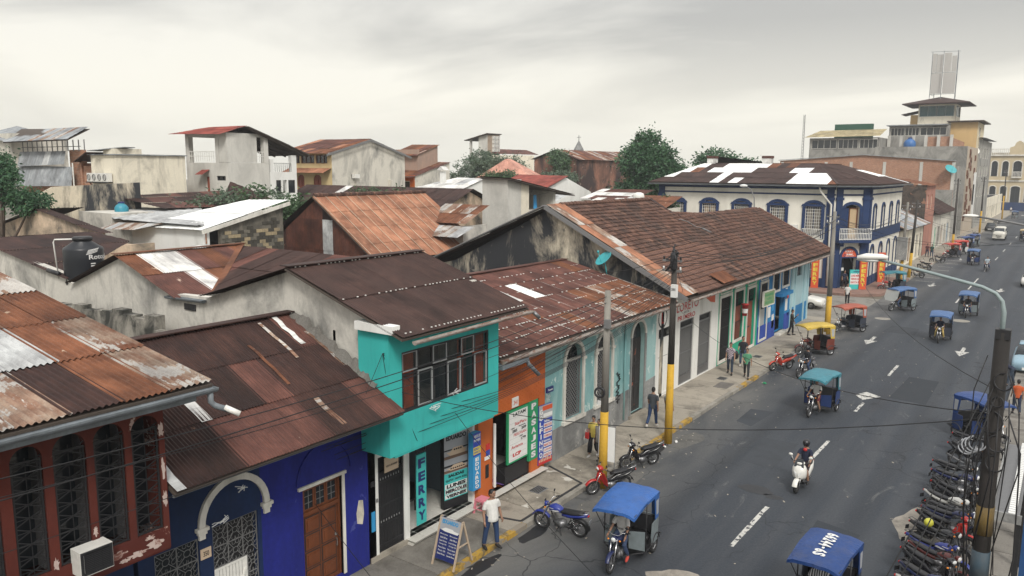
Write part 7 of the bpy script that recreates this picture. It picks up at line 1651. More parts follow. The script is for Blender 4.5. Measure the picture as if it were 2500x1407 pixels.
rowm = [(-3.1,34.4,P_blk,'black motorcycle nearest the parked navy mototaxi in the right row'),(-2.8,20.1,P_blk,'black motorcycle at the bottom edge of the right row'),(-3.0,26.05,P_navy,'navy motorcycle tucked directly beside the red tanked one in the right row'),(-2.95,23.2,P_mar,'maroon motorcycle tucked beside the bright blue one in the right row'),(-3.15,33.1,P_blk,'all black motorcycle at the far end of the right hand row'),(-3.3,30.6,P_blk,'black motorcycle with bright tail rack, second from the far end of the right row'),(-3.2,29.6,P_navy,'dark navy motorcycle, third from the far end of the right row'),(-3.1,28.5,P_blk,'black motorcycle just beyond the white flanked one in the right row'),(-3.15,27.5,P_wht,'white flanked motorcycle in the right hand row'),(-3.0,26.5,P_blk,'black motorcycle between the white flanked and the red one in the right row'),(-3.1,25.6,P_red,'red tanked motorcycle in the right hand row'),(-3.15,24.65,P_blk,'black motorcycle carrying a yellow helmet in the right row'),(-3.1,23.7,P_blue,'bright blue motorcycle in the right hand row'),(-3.05,22.75,P_blk,'black motorcycle just nearer than the bright blue one in the right row'),(-2.95,21.8,P_navy,'dark motorcycle second from the near end of the right row'),(-2.9,20.9,P_wht,'pale tailed motorcycle nearest the camera in the right row')]
for i, (x, y, b, l) in enumerate(rowm):
    r5 = random.Random(i); d = Vector((.93, -.34+r5.uniform(-.24,.24), 0)).normalized(); c = Vector((x, y, 0))+d*.98
    sct = i % 3 == 1; o = copy_tree(sc0 if sct else mc0, None, {P_red.name: b, P_blue.name: b, vinyl_white.name: steel if b is not P_blue else vinyl_white, chrome.name: dark_chrome, ink_grey.name: P_blk}); o['label'] = l; place(o, c.x, c.y, hd(d.x, d.y), 0, R(-9+r5.uniform(-5,4))); o['group'] = 'motorcycles parked along the right kerb'
hel = MB(); hel.ell((-2.55,24.45,.98),(.13,.15,.13),14,9); tag(hel.build('helmet', plain('yellow_helmet', (.52,.50,.06), .3), None, True), 'yellow green helmet resting on a parked motorcycle in the right row', 'helmet')
# van and cars
def car_body(t, secs, mat, nm='body'):
    m = MB(); loft(m, secs, 16, 4); return m.build(nm, mat, t, True)
vt = thing('van', 'white minibus driving down the far left lane', 'van', local=True)
vm = paint('van_white', (.55,.53,.47), .35)
car_body(vt, [(2.35,.75,.78,.35),(2.25,.85,.85,.5),(1.55,.95,.86,.62),(-2.2,.98,.86,.62),(-2.3,.98,.84,.6)], vm)
car_body(vt, [(1.75,1.35,.80,.1),(1.1,1.62,.76,.42),(-2.1,1.66,.76,.44),(-2.25,1.6,.74,.4)], vm, 'roof_shell')
m = MB(); m.prism([(-.74,1.80,1.40),(.74,1.80,1.40),(.66,1.22,1.92),(-.66,1.22,1.92)], (0,.05,.03)); m.build('windscreen', glass_dk, vt)
for s in (-1,1):
    m = MB(); m.prism([(s*.80,1.1,1.4),(s*.80,-2.0,1.4),(s*.77,-1.9,1.85),(s*.77,.9,1.85)], (s*.02,0,0)); m.build('side_window', glass_dk, vt)
    m = MB(); m.cbox((s*.6,2.3,.85),(.16,.04,.09)); m.build('headlight', lampg, vt)
    m = MB(); m.tube([(s*.85,1.5,1.35),(s*1.02,1.55,1.4)],.02,5); m.cbox((s*1.05,1.55,1.42),(.06,.03,.11)); m.build('mirror', black, vt)
    for y in (1.45,-1.5): wheel(vt, y, .33, .1, s*.78, 5, True)
m = MB(); m.cbox((0,2.38,.48),(.84,.06,.12)); m.build('bumper', vm, vt); m = MB(); m.cbox((0,2.37,.75),(.4,.03,.06)); m.build('radiator_grille', black, vt); m = MB(); m.cbox((0,2.43,.5),(.22,.01,.06)); m.build('number_plate', vinyl_white, vt)
place(vt, -9.3, 150.5, DN)
def car(label, mat, x, y, rz):
    t = thing('parked_car', label, 'car', local=True)
    car_body(t, [(2.05,.5,.7,.2),(1.95,.55,.8,.28),(1.0,.62,.84,.36),(-1.6,.64,.84,.38),(-2.05,.6,.78,.3)], mat)
    car_body(t, [(.95,.9,.74,.06),(.3,1.16,.66,.26),(-1.0,1.18,.66,.27),(-1.7,.96,.7,.1)], glass_dk, 'cabin_glass'); car_body(t, [(.2,1.4,.6,.05),(-.9,1.42,.6,.05)], mat, 'roof')
    for s in (-1,1):
        for yy in (1.25,-1.25): wheel(t, yy, .31, .09, s*.76, 5, True)
        m = MB(); m.ell((s*.6,1.98,.62),(.16,.05,.08),10,6); m.build('headlight', lampg, t, True); m = MB(); m.ell((s*.62,-2.03,.72),(.12,.04,.08),10,6); m.build('tail_light', red_lens, t, True)
    m = MB(); m.cbox((0,2.07,.42),(.3,.01,.07)); m.build('number_plate', vinyl_white, t)
    return place(t, x, y, rz)
car('dark car parked at the left kerb near the far yellow pole', P_blk, -12.2, 172, DN)
car('white car half hidden behind the pale blue corner wall', P_wht, -17.6, 65.2, hd(1,0))
car('white car at the right edge beyond the junction', P_wht, -2.6, 91, DN)
car('pale blue car parked behind the cable pole on the right', paint('pale_blue_gloss',(.22,.33,.40)), -1.15, 52, DN)
# ---------------------------------------------------------------- people
def remesh(mb, vox, name, mat, parent, extra=None, sm=True):
    me = bpy.data.meshes.new(name); me.from_pydata(mb.v, [], mb.f); me.update()
    bm = bmesh.new(); bm.from_mesh(me); bmesh.ops.recalc_face_normals(bm, faces=bm.faces); bm.to_mesh(me); bm.free()
    o = bpy.data.objects.new(name, me); C.objects.link(o)
    md = o.modifiers.new('r', 'REMESH'); md.mode = 'VOXEL'; md.voxel_size = vox; md.use_smooth_shade = True
    s_ = o.modifiers.new('s', 'SMOOTH'); s_.iterations = 3; s_.factor = .5
    bpy.context.view_layer.update(); e = o.evaluated_get(bpy.context.evaluated_depsgraph_get())
    m2 = bpy.data.meshes.new_from_object(e); bpy.data.objects.remove(o); bpy.data.meshes.remove(me)
    m2.name = name; m2.materials.clear()
    if extra and extra.f:
        bm = bmesh.new(); bm.from_mesh(m2); n0 = len(bm.verts); vs = [bm.verts.new(v) for v in extra.v]
        for f in extra.f:
            try: bm.faces.new([vs[i] for i in f])
            except ValueError: pass
        bm.to_mesh(m2); bm.free()
    m2.materials.append(mat); m2.polygons.foreach_set('use_smooth', [True]*len(m2.polygons))
    ob = bpy.data.objects.new(name, m2); C.objects.link(ob); ob.parent = parent; ORG[ob.name] = None; return ob
SKIN = [plain('skin_tan', (.34,.195,.13), .55, var=.05), plain('skin_brown', (.27,.15,.098), .55, var=.05)]
HAIR = plain('black_hair', (.012,.011,.011), .6)
CL = {}
def cloth(name, col):
    if name not in CL: CL[name] = weather(name, col, tuple(x*.7 for x in col), .45, .5, .5, 5, var=.12, rough=.85, bump=.15)
    return CL[name]
shoe_d = plain('dark_shoe', (.02,.018,.017), .6); shoe_w = plain('pale_shoe', (.5,.48,.45), .6); shoe_r = plain('red_canvas_shoe', (.40,.05,.035), .7)
def person(label, x, y, rz, z=.15, h=1.70, top=('white_tee',(.66,.65,.62)), leg=('jeans',(.035,.055,.11)), shoe=None, skin=0,
           legs=((8,6,3),(-8,10,3)), arms=((10,8,20),(-8,8,20)), lean=0, hip=None, sleeve='short', wide=False, long_hair=False, vox=.017, helmet=None, head_turn=0, bald=False, belly=0, group=None, nod=0, shorts=False, cap=None):
    t = thing('person', label, 'person', local=True, group=group); s = h/1.72; sk = SKIN[skin]; shoe = shoe or shoe_d
    core = MB(); sh = MB(); tr = MB(); shs = MB(); hand = MB()
    def leg_pts(i):
        f, k, ab = [R(a) for a in legs[i]]; sx = -1 if i == 0 else 1
        hp = Vector((sx*.092, 0, 0)); d1 = Vector((sx*math.sin(ab), math.sin(f), -math.cos(f))).normalized(); kn = hp+d1*.43
        g = f-k; d2 = Vector((sx*math.sin(ab)*.4, math.sin(g), -math.cos(g))).normalized(); an = kn+d2*.42
        ft = Vector((sx*.12, math.cos(g*.4), math.sin(g*.4)*.6)).normalized(); return hp, kn, an, ft
    L = [leg_pts(0), leg_pts(1)]
    low = min(p[2].z for p in L)-.085
    hz = -low if hip is None else hip/s
    up_ = Vector((0, math.sin(R(lean)), math.cos(R(lean)))); fwd = Vector((0, math.cos(R(lean)), -math.sin(R(lean))))
    P0 = Vector((0,0,hz)); X = Vector((1,0,0))
    def sec(mb, lst, n=12):
        b = len(mb.v)
        for (hh, w, dd, f) in lst:
            c = P0+up_*hh+fwd*f
            for k in range(n): a = 2*math.pi*k/n; mb.v.append(tuple(c+X*w*math.cos(a)+fwd*dd*math.sin(a)))
        for i in range(len(lst)-1):
            for k in range(n): a, d = b+i*n+k, b+i*n+(k+1) % n; mb.f.append((a, d, d+n, a+n))
        mb.f.append(tuple(b+k for k in range(n))[::-1]); mb.f.append(tuple(b+(len(lst)-1)*n+k for k in range(n)))
    sec(core, [(-.06,.10,.08,0),(.0,.155,.105,0),(.14,.14,.095+belly*.6,belly*.5),(.30,.155,.105+belly*.3,.0),(.42,.175,.10,-.005),(.50,.13,.075,-.01),(.545,.06,.055,0)])
    nk = P0+up_*.53; hb = P0+up_*.60+fwd*.02
    core.tube([nk, hb+up_*.03], [.055, .05], 10)
    hr = Matrix.Rotation(R(head_turn), 3, 'Z') @ Matrix.Rotation(R(-nod-lean*.3), 3, 'X')
    hc = P0+up_*.70+fwd*.025; core.ell(hc, (.073,.092,.112), 14, 10, hr); core.ell(hc+hr@Vector((0,.03,-.055)), (.052,.058,.06), 10, 8, hr)
    core.ell(hc+hr@Vector((0,.098,-.012)), (.014,.02,.022), 8, 6, hr); [core.ell(hc+hr@Vector((sx*.076,-.005,-.01)), (.012,.022,.03), 8, 6, hr) for sx in (-1,1)]
    for i in (0, 1):
        hp, kn, an, ft = [p+P0 if j < 3 else p for j, p in enumerate(L[i])]
        core.tube([hp+Vector((0,0,.03)), hp.lerp(kn,.5), kn, kn.lerp(an,.35), an], [.088,.072,.055,.056,.038], 9)
        w = 1.55 if wide else 1.0
        end = kn if shorts else an+Vector((0,0,.05 if not wide else .10))
        pts = [hp+Vector((0,0,.06)), hp.lerp(kn,.5), kn]+([] if shorts else [kn.lerp(an,.4), end])
        tr.tube(pts, ([.102,.086,.068*w,.066*w,.058*w])[:len(pts)], 9)
        shs.tube([an-ft*.05-Vector((0,0,.03)), an+ft*.05-Vector((0,0,.045)), an+ft*.13-Vector((0,0,.055)), an+ft*.19-Vector((0,0,.06))], [.045,.05,.043,.028], 8)
        shs.tube([an+Vector((0,0,.03)), an-Vector((0,0,.04))], [.042,.045], 8)
        core.tube([an, an-Vector((0,0,.05))+ft*.03, an+ft*.12-Vector((0,0,.06))], [.038,.038,.025], 7)
        # arm
        f, ab, e = [R(a) for a in arms[i][:3]]; inn = R(arms[i][3]) if len(arms[i]) > 3 else 0; sx = -1 if i == 0 else 1
        sp = P0+up_*.455+X*sx*.175
        d1 = (X*sx*math.sin(ab)+fwd*math.sin(f)*math.cos(ab)-up_*math.cos(f)*math.cos(ab)).normalized(); el = sp+d1*.285
        g = f+e; d2 = (X*sx*(math.sin(ab)*.4-math.sin(inn))+fwd*math.sin(g)-up_*math.cos(g)).normalized(); wr = el+d2*.25
        core.tube([sp+X*sx*-.03, sp.lerp(el,.4), el, el.lerp(wr,.35), wr], [.055,.046,.038,.038,.027], 9)
        pa = wr+d2*.055; core.tube([wr, wr+d2*.04, wr+d2*.09], [.026,.036,.030], 8)
        side = d2.cross(X*sx); side = side.normalized() if side.length > .1 else fwd
        for q, ln in zip((-1.5,-.5,.5,1.5), (.06,.075,.07,.055)):
            b0 = wr+d2*.085+side*q*.017; b1 = b0+d2*ln*.55; b2 = b1+(d2*.7-X*sx*.7)*ln*.5; hand.tube([b0,b1,b2], [.0095,.009,.007], 5)
        b0 = wr+d2*.03+side*.03; hand.tube([b0, b0+(d2*.6+side*.8)*.035, b0+(d2*1.0+side*.7)*.06], [.011,.010,.008], 5)
        se = sp.lerp(el, .72) if sleeve == 'short' else (wr-d2*.02 if sleeve == 'long' else sp.lerp(el, .1))
        if sleeve == 'long': sh.tube([sp-X*sx*.03, sp.lerp(el,.5), el, se], [.068,.058,.05,.042], 9)
        else: sh.tube([sp-X*sx*.03, sp.lerp(se,.5), se], [.068,.064,.062], 9)
    sec(sh, [(-.10,.158,.118+belly,belly*.6),(-.02,.165,.122+belly,belly*.7),(.14,.158,.115+belly*.8,belly*.5),(.30,.170,.120+belly*.3,0),(.42,.188,.112,-.005),(.50,.14,.085,-.01),(.525,.075,.068,-.005)])
    sec(tr, [(-.08,.12,.10,0),(-.02,.162,.118,0),(.06,.158,.112,0),(.09,.15,.105,0)])
    b = remesh(core, vox, 'body', sk, t, hand); remesh(sh, vox, 'shirt', cloth(*top), t); remesh(tr, vox, 'trousers', cloth(*leg), t); remesh(shs, vox*.9, 'shoes', shoe, t)
    m = MB(); [m.ell(hc+hr@Vector((sx*.031,.083,.008)), (.013,.008,.008), 8, 5, hr) for sx in (-1,1)]; [m.bar(hc+hr@Vector((sx*.016,.089,.03)), hc+hr@Vector((sx*.048,.078,.032)), .008) for sx in (-1,1)]; m.build('eyes', HAIR, b)
    m = MB(); m.bar(hc+hr@Vector((-.024,.083,-.062)), hc+hr@Vector((.024,.083,-.062)), .010, .012); m.build('mouth', plain('lip', (.20,.07,.055), .5) if 'lip' not in MAT else MAT['lip'], b)
    if helmet: m = MB(); m.ell(hc+hr@Vector((0,-.005,.025)), (.125,.145,.13), 16, 10, hr); m.ell(hc+hr@Vector((0,-.01,-.03)), (.115,.10,.10), 14, 8, hr); m.build('helmet', helmet, t, True)
    else:
        hh = MB(); hh.ell(hc+hr@Vector((0,-.014,.022 if not bald else -.005)), (.081,.094,.104 if not bald else .085), 14, 9, hr)
        hh.ell(hc+hr@Vector((0,-.04,-.02)), (.076,.07,.08), 12, 8, hr)
        if long_hair: hh.ell(hc+hr@Vector((0,-.10,.03)), .045, 10, 7); hh.tube([hc+hr@Vector((0,-.07,.0)), hc+Vector((0,-.09,-.12))], [.06,.045], 9)
        remesh(hh, .016, 'hair', HAIR, t)
        if cap: m = MB(); m.ell(hc+hr@Vector((0,0,.06)), (.09,.105,.07), 14, 8, hr); m.build('cap', cap, t, True)
    t.scale = (s*(1.12 if belly else 1), s*(1.08 if belly else 1), s); return place(t, x, y, rz, z)
GP = 'pedestrians on the left pavement'
person('balding man in a white tee and blue jeans standing on the yellow kerb', -12.83, 17.16, hd(.93,-.37), h=1.74, legs=((4,2,5),(-3,4,9)), arms=((-4,13,22),(2,14,20)), belly=.045, head_turn=22, skin=1, vox=.014, leg=('blue_jeans',(.025,.05,.12)), group=GP)
w_ = person('woman in a yellow top and wide black trousers walking past the grey stone base', -14.08, 25.3, hd(.12,-1), h=1.6, top=('yellow_top',(.66,.53,.12)), leg=('black_trousers',(.014,.014,.018)), shoe=shoe_w, legs=((-10,10,1),(14,6,1)), arms=((8,8,25),(-6,7,18)), wide=True, long_hair=True, nod=18, skin=0, vox=.014, group=GP)
m = MB(); m.prism([(-14.36,25.12,.86),(-14.2,25.08,.86),(-14.21,25.1,1.08),(-14.35,25.13,1.08)], (.0,.1,0)); m.tube([(-14.36,25.16,1.1),(-14.28,25.16,1.2),(-14.2,25.14,1.1)], .008, 5); tag(m.build('shopping_bag', ink_red), 'small red and white shopping bag carried by the woman in yellow', 'bag')
person('man in a sleeveless vest standing behind the near yellow pole', -13.55, 24.8, hd(-.3,-1), h=1.68, top=('grey_vest',(.36,.34,.31)), sleeve='none', leg=('grey_trousers',(.10,.10,.11)), skin=1, group=GP)
person('man in a grey tee and jeans walking away between the yellow poles', -13.75, 29.8, hd(-.1,1), h=1.74, top=('slate_tee',(.075,.085,.10)), leg=('blue_jeans',(.025,.05,.12)), shoe=shoe_w, legs=((-16,22,2),(14,6,2)), arms=((14,10,22),(-14,10,16)), vox=.014, group=GP)
person('person in a light grey shirt walking away half hidden by the far yellow pole', -13.3, 30.4, hd(.02,1), h=1.58, top=('pale_grey_shirt',(.30,.31,.31)), leg=('faded_jeans',(.16,.22,.28)), legs=((12,5,2),(-12,18,2)), skin=1, group=GP)
pl = person('man in a plaid shirt with a backpack walking in front of the iron gate', -14.2, 40.3, hd(.25,-1), h=1.74, top=('plaid_shirt',(.32,.28,.30)), leg=('dark_jeans',(.035,.05,.075)), legs=((14,6,2),(-12,14,2)), nod=12, group=GP)
n = NT('plaid_check'); wv = n.n('ShaderNodeTexChecker'); n.l(n.vec(), wv.inputs['Vector']); wv.inputs['Scale'].default_value = 16; wv.inputs['Color1'].default_value = (.42,.38,.40,1); wv.inputs['Color2'].default_value = (.14,.10,.14,1); n.out(wv.outputs['Color'], .85)
[c for c in pl.children if c.name.startswith('shirt')][0].data.materials[0] = MAT['plaid_check']
m = MB(); m.ell((-13.98,40.5,1.2),(.16,.12,.24),12,9); tag(m.build('backpack', seatm, None, True), 'black backpack on the back of the man in the plaid shirt', 'backpack')
person('man in a black tee and blue jeans walking by the green wall', -14.15, 42.1, hd(.3,-1), h=1.76, top=('black_tee',(.022,.024,.03)), leg=('mid_jeans',(.07,.12,.2)), shoe=shoe_w, legs=((10,4,2),(-12,14,2)), arms=((22,8,60),(18,8,65)), head_turn=30, group=GP)
person('youth in a green tee and dark trousers walking on the pavement', -13.2, 40.0, hd(.25,-1), h=1.62, top=('green_tee',(.09,.27,.16)), leg=('charcoal_trousers',(.03,.035,.04)), legs=((16,4,2),(-18,14,2)), arms=((-12,10,14),(14,8,60,30)), nod=8, group=GP)
person('man in dark clothes standing with hand to his face by the blue shop', -14.5, 52.6, hd(1,.1), h=1.72, top=('olive_dark_shirt',(.05,.048,.042)), leg=('black_trousers',(.014,.014,.018)), sleeve='long', arms=((5,8,15),(40,10,105,20)), skin=1, group=GP)
person('man in a dark jacket over a white shirt crossing at the corner', -14.55, 68.6, hd(.1,-1), z=0, h=1.76, top=('white_tee',(.66,.65,.62)), leg=('black_trousers',(.014,.014,.018)), legs=((10,4,2),(-10,10,2)), skin=1)
person('dark clothed person standing in the doorway of the ferry office', -16.55, 76.35, hd(.6,-1), z=.2, h=1.72, top=('navy_shirt',(.02,.025,.05)), leg=('black_trousers',(.014,.014,.018)), skin=1, vox=.022)
person('person in dark clothes on the pavement by the rose front, left of a pair', -14.6, 112, hd(.5,-1), z=.16, top=('wine_shirt',(.10,.03,.03)), skin=1, vox=.03)
person('person in dark green shirt on the pavement by the rose front, right of a pair', -14.0, 111.4, hd(.2,-1), z=.16, top=('deep_green_shirt',(.02,.06,.05)), skin=1, vox=.03)
person('person in a white shirt walking at the far end of the street', -13.2, 245, hd(.1,-1), z=.15, top=('white_tee',(.66,.65,.62)), vox=.04)
person('seated person in a navy and white shirt bent over a phone inside the ferry shop', -16.3, 17.15, hd(-.25,-1), z=.3, h=1.7, hip=.52, top=('navy_white_shirt',(.03,.035,.06)), leg=('navy_trousers',(.02,.025,.045)), legs=((84,86,8),(78,80,8)), arms=((45,8,50,25),(45,8,50,25)), lean=28, nod=25, skin=1, vox=.017)
c = thing('office_chair', 'dark chair under the seated person inside the ferry shop', 'chair', (-16.3,17.2,.3)); MB().box(-16.58,16.98,.66,-16.05,17.5,.72).build('seat', black, c); MB().box(-16.58,17.42,.72,-16.05,17.5,1.2).build('backrest', black, c)
for a, b in ((-16.55,17.0),(-16.1,17.0),(-16.55,17.45),(-16.1,17.45)): MB().box(a,b,.3,a+.04,b+.04,.66).build('leg', black, c)
person('child in an orange shirt walking on the right pavement', -1.25, 41.2, hd(-.2,1), h=1.6, top=('orange_shirt',(.50,.10,.03)), leg=('navy_shorts',(.02,.03,.06)), legs=((10,4,2),(-10,12,2)), skin=1, vox=.02)
person('person in dark clothes bending over beside the cable pole on the right', -1.75, 46.6, hd(-.9,-.3), h=1.7, top=('navy_shirt',(.02,.025,.05)), leg=('dark_jeans',(.035,.05,.075)), lean=60, arms=((60,6,20),(60,6,20)), legs=((20,10,4),(-10,4,4)), vox=.02)
RID = ((62,85,16),(62,85,16))
def rider(label, t_loc, rz, fwd_off, hip, **k):
    d = Vector((-math.sin(rz), math.cos(rz), 0)); p = Vector((*t_loc, 0))+d*fwd_off
    kw = dict(legs=RID, arms=((38,12,28),(38,12,28)), lean=6, hip=hip, z=0, vox=.018); kw.update(k)
    return person(label, p.x, p.y, rz, **kw)
def drv(label, t, **k): return rider(label, (t.location.x, t.location.y), t.rotation_euler.z, .18, .86, **k)
d0 = drv('driver of the nearest blue mototaxi in a white printed tee, jeans and red shoes', mt0, shoe=shoe_r, skin=1, vox=.014, top=('white_tee',(.66,.65,.62)))
m = MB(); Fd = Fr((0,.145,0),(-1,0,0),(0,1,0)); put_text(m, Fd, 'Forest', -.1,.1, 1.02, 1.1, -.03); 
o = m.build('shirt_print', ink, d0)
n = NT('striped_tee'); ch2 = n.n('ShaderNodeTexWave'); n.l(n.vec(), ch2.inputs['Vector']); ch2.inputs['Scale'].default_value = 5.5; ch2.bands_direction = 'X'; cr = n.mix(n.ramp(ch2.outputs['Fac'], .45, .55), (.02,.02,.03), (.55,.55,.55)); n.out(cr, .85)
CL['striped_tee'] = MAT['striped_tee']
drv('driver of the deep blue numbered mototaxi in a black and white striped shirt', mt6, top=('striped_tee',(.3,.3,.3)), skin=1, vox=.017)
drv('driver of the teal mototaxi in a white tee with dark print and red shorts', mt_teal, top=('white_tee',(.66,.65,.62)), leg=('wine_shorts',(.12,.02,.03)), shorts=True, skin=1)
drv('driver of the mid junction mototaxi in yellow trousers and a dark shirt', mt_B, top=('navy_shirt',(.02,.025,.05)), leg=('khaki_trousers',(.48,.36,.12)), skin=1, vox=.024)
drv('driver of the blue mototaxi nearest the centre line in dark clothes', mt_A, top=('black_tee',(.022,.024,.03)), skin=1, vox=.024)
drv('driver behind the plastic windscreen in dark clothes', mt_pla, top=('black_tee',(.022,.024,.03)), skin=1, vox=.024)
drv('driver of the navy mototaxi far up the left lane in dark clothes', mt_m, top=('black_tee',(.022,.024,.03)), skin=1, vox=.03)
drv('driver of the cream roofed mototaxi in dark clothes', mt_c, top=('black_tee',(.022,.024,.03)), skin=1, vox=.035)
rider('rider in a black jacket and dark helmet on the black motorcycle by the yellow mototaxi', (-11.0,42.9), hd(-.2,-1), -.28, .84, top=('black_tee',(.022,.024,.03)), sleeve='long', helmet=P_blk, skin=1)
rider('rider in a light blue shirt on the black motorcycle far up the street', (-7.2,101.6), DN, -.28, .84, top=('sky_shirt',(.42,.50,.56)), skin=1, vox=.026)
rider('rider in a navy shirt with red collar and black helmet on the white scooter', (-6.85,27.35), hd(-.03,-1), -.25, .86, top=('navy_shirt',(.02,.025,.05)), helmet=P_blk, skin=1, vox=.015, legs=((66,80,10),(66,80,10)), shorts=True, leg=('dark_shorts',(.03,.02,.025)), lean=3)
m = MB(); m.ell((-6.85,27.46,1.34),(.07,.035,.06),10,7); tag(m.build('neck_scarf', ink_red, None, True), 'red scarf at the neck of the rider on the white scooter', 'scarf')
# ---------------------------------------------------------------- signs
def board(name, label, F, u0, u1, z0, z1, d0=-.05, d1=0, mat=None, cat='sign', group=None):
    b = thing(name, label, cat, tuple(F.P((u0+u1)/2, z0, d0)), group); m = MB(); F.box(m, u0, u1, z0, z1, d0, d1); m.build('board', mat or vinyl_white, b); return b
def panel(b, F, u0, u1, z0, z1, d, mat, nm='panel'): m = MB(); F.box(m, u0, u1, z0, z1, d-.004, d); return m.build(nm, mat, b)
def words(b, F, lst, d, mat, nm='lettering'):
    m = MB()
    for s, u0, u1, z0, z1, *bo in lst: put_text(m, F, s, u0, u1, z0, z1, d, bo[0] if bo else .03)
    return m.build(nm, mat, b)
F = FX(-14.70)
s = board('ferry_sign', 'tall turquoise sign reading FERRY in black letters beside the open shop', F, 16.02, 16.42, .72, 2.85, -.04, 0, ink_aqua)
m = MB(); stack_text(m, F, 'FERRY', 16.07, 16.37, .78, 2.78, -.046, .05, .28); m.build('lettering', ink_navy, s)
m = MB(); frame(m, F, 16.02, 16.42, 2.9, 3.2, .03, -.03, 0); m.build('sign_bracket', iron, s)
Fb = Fr((-15.35, 17.97, 0), (.18, .98, 0), (.98, -.18, 0)); Fb.u = Fb.u*.87
s = board('eduardo_board', 'tall board of ferry departures headed EDUARDO with two boat pictures', Fb, 0, 1.15, .32, 2.80, -.05, .12, black)
panel(s, Fb, .02, 1.13, .62, 1.48, -.05, ink_aqua); panel(s, Fb, .02, 1.13, 1.48, 2.78, -.05, ink_grey)
panel(s, Fb, .02, 1.13, 1.95, 2.05, -.054, ink_brown, 'picture_water'); panel(s, Fb, .02, 1.13, 1.50, 1.58, -.054, ink_brown, 'picture_water'); panel(s, Fb, .02, 1.13, 1.68, 1.74, -.054, black, 'picture_trees'); panel(s, Fb, .02, 1.13, 2.22, 2.26, -.054, black, 'picture_trees')
m = MB()
for z0, k in ((2.05, 1.0), (1.56, .7)):
    Fb.poly(m, [(.12,z0+.12*k),(.3,z0),(1.0,z0),(1.08,z0+.14*k)], -.062, -.058); Fb.poly(m, [(.3,z0+.13*k),(.45,z0+.24*k),(.85,z0+.24*k),(.95,z0+.13*k)], -.062, -.058)
m.build('boat_picture', ink_cream, s)
m = MB(); [Fb.box(m, .3+k*.1,.37+k*.1, 1.60,1.64,-.066,-.062) for k in range(7)]; [Fb.box(m, .46+k*.1,.53+k*.1, 2.2,2.25,-.066,-.062) for k in range(4)]; m.build('boat_window', ink, s)
for (z0, z1) in ((.655,.79),(.815,.955),(.975,1.13)): panel(s, Fb, .05, 1.10, z0, z1, -.054, vinyl_white, 'white_band')
words(s, Fb, [('EDUARDO',.1,1.05,2.56,2.72,.05),('SALIDAS',.2,.95,1.34,1.44,.05),('IQUITOS - SANTA ROSA',.08,1.08,1.2,1.28,.03),('LUNES',.12,1.02,.99,1.115,.06),('MIERCOLES',.07,1.08,.83,.945,.06),('VIERNES',.1,1.05,.667,.778,.06)], -.062, ink)
F = FX(-14.78)
s = board('eduardo_strip_sign', 'narrow blue vertical sign with EDUARDO stacked in white letters on the white pillar', F, 18.72, 19.11, .82, 2.72, -.05, .14, ink_sky)
panel(s, F, 18.72, 19.11, 1.95, 2.72, -.05, ink_blue); panel(s, F, 18.73, 19.1, 2.02, 2.26, -.055, ink_yel, 'yellow_band')
m = MB(); stack_text(m, F, 'EDUARDO', 18.82, 19.01, .86, 1.92, -.06, .05, .2); [put_text(m, F, w, 18.75, 19.08, z, z+.1, -.06, .04) for w, z in (('VENTA DE',2.56),('PASAJES',2.42))]; m.build('lettering', vinyl_white, s)
words(s, F, [('BODEGA Y',18.76,19.06,2.15,2.23),('REFRESCOS',18.76,19.06,2.05,2.12)], -.062, ink_blue)
F = FX(-14.93)
s = board('airline_board', 'green framed white board listing airlines and fares at the orange shop', F, 20.8, 22.06, 1.0, 2.88, -.05, .02, ink_green)
panel(s, F, 20.88, 21.98, 1.06, 2.8, -.05, vinyl_white)
for k in range(9): m = MB(); F.box(m, 20.92, 21.94, 1.11+k*.185, 1.115+k*.185, -.058, -.054); m.build('rule_line', ink_grey, s)
words(s, F, [('LATAM',21.1,21.85,2.64,2.76,.03),('285',21.05,21.35,2.07,2.17,.04),('209',21.6,21.9,2.07,2.17,.04),('179',21.58,21.88,1.70,1.8,.04),('LIMA',20.98,21.2,2.2,2.25),('PUCALLPA',21.45,21.85,2.2,2.25),('LIMA',21.5,21.7,1.83,1.88)], -.06, ink)
words(s, F, [('StarPeru',21.2,21.9,2.3,2.41,.02),('PERUVIAN',21.15,21.9,1.92,2.02,.01),('Avianca',21.0,21.7,1.5,1.6,.02),('LCP',21.1,21.6,1.2,1.33,.06)], -.06, ink_red)
s = board('pasajes_sign', 'tall green vertical sign reading PASAJES in grey letters', F, 22.07, 22.62, .75, 2.92, -.07, .02, ink_green)
m = MB(); stack_text(m, F, 'PASAJES', 22.18, 22.5, .8, 2.88, -.076, .08, .22); m.build('lettering', ink_grey, s)
m = MB(); stack_text(m, F, 'PASAJES', 22.2, 22.48, .815, 2.87, -.08, .03, .26); m.build('lettering_face', vinyl_white, s)
F = Fr((-14.86, 22.64, 0), (.1, .995, 0), (.995, -.1, 0))
s = board('golfinho_sign', 'blue vertical GOLFINHO poster sign listing sailing days', F, 0, .78, .42, 2.62, -.03, .03, ink_blue)
panel(s, F, 0, .78, 2.1, 2.62, -.03, ink_grey); panel(s, F, .2,.76,2.42,2.58,-.034,ink_or,'printed_picture'); panel(s, F, .25,.76,2.16,2.3,-.034,vinyl_white,'printed_boat'); panel(s, F, 0, .78, .42, .62, -.03, ink_red, 'printed_crowd')
m = MB(); [F.box(m, .04+k*.09,.09+k*.09,.52,.52+.08+.05*(k % 3),-.038,-.034) for k in range(8)]; m.build('printed_crowd', ink_cream, s)
m = MB(); stack_text(m, F, 'GOLFINHO', .04, .22, .66, 2.5, -.036, .04, .2); m.build('lettering', vinyl_white, s)
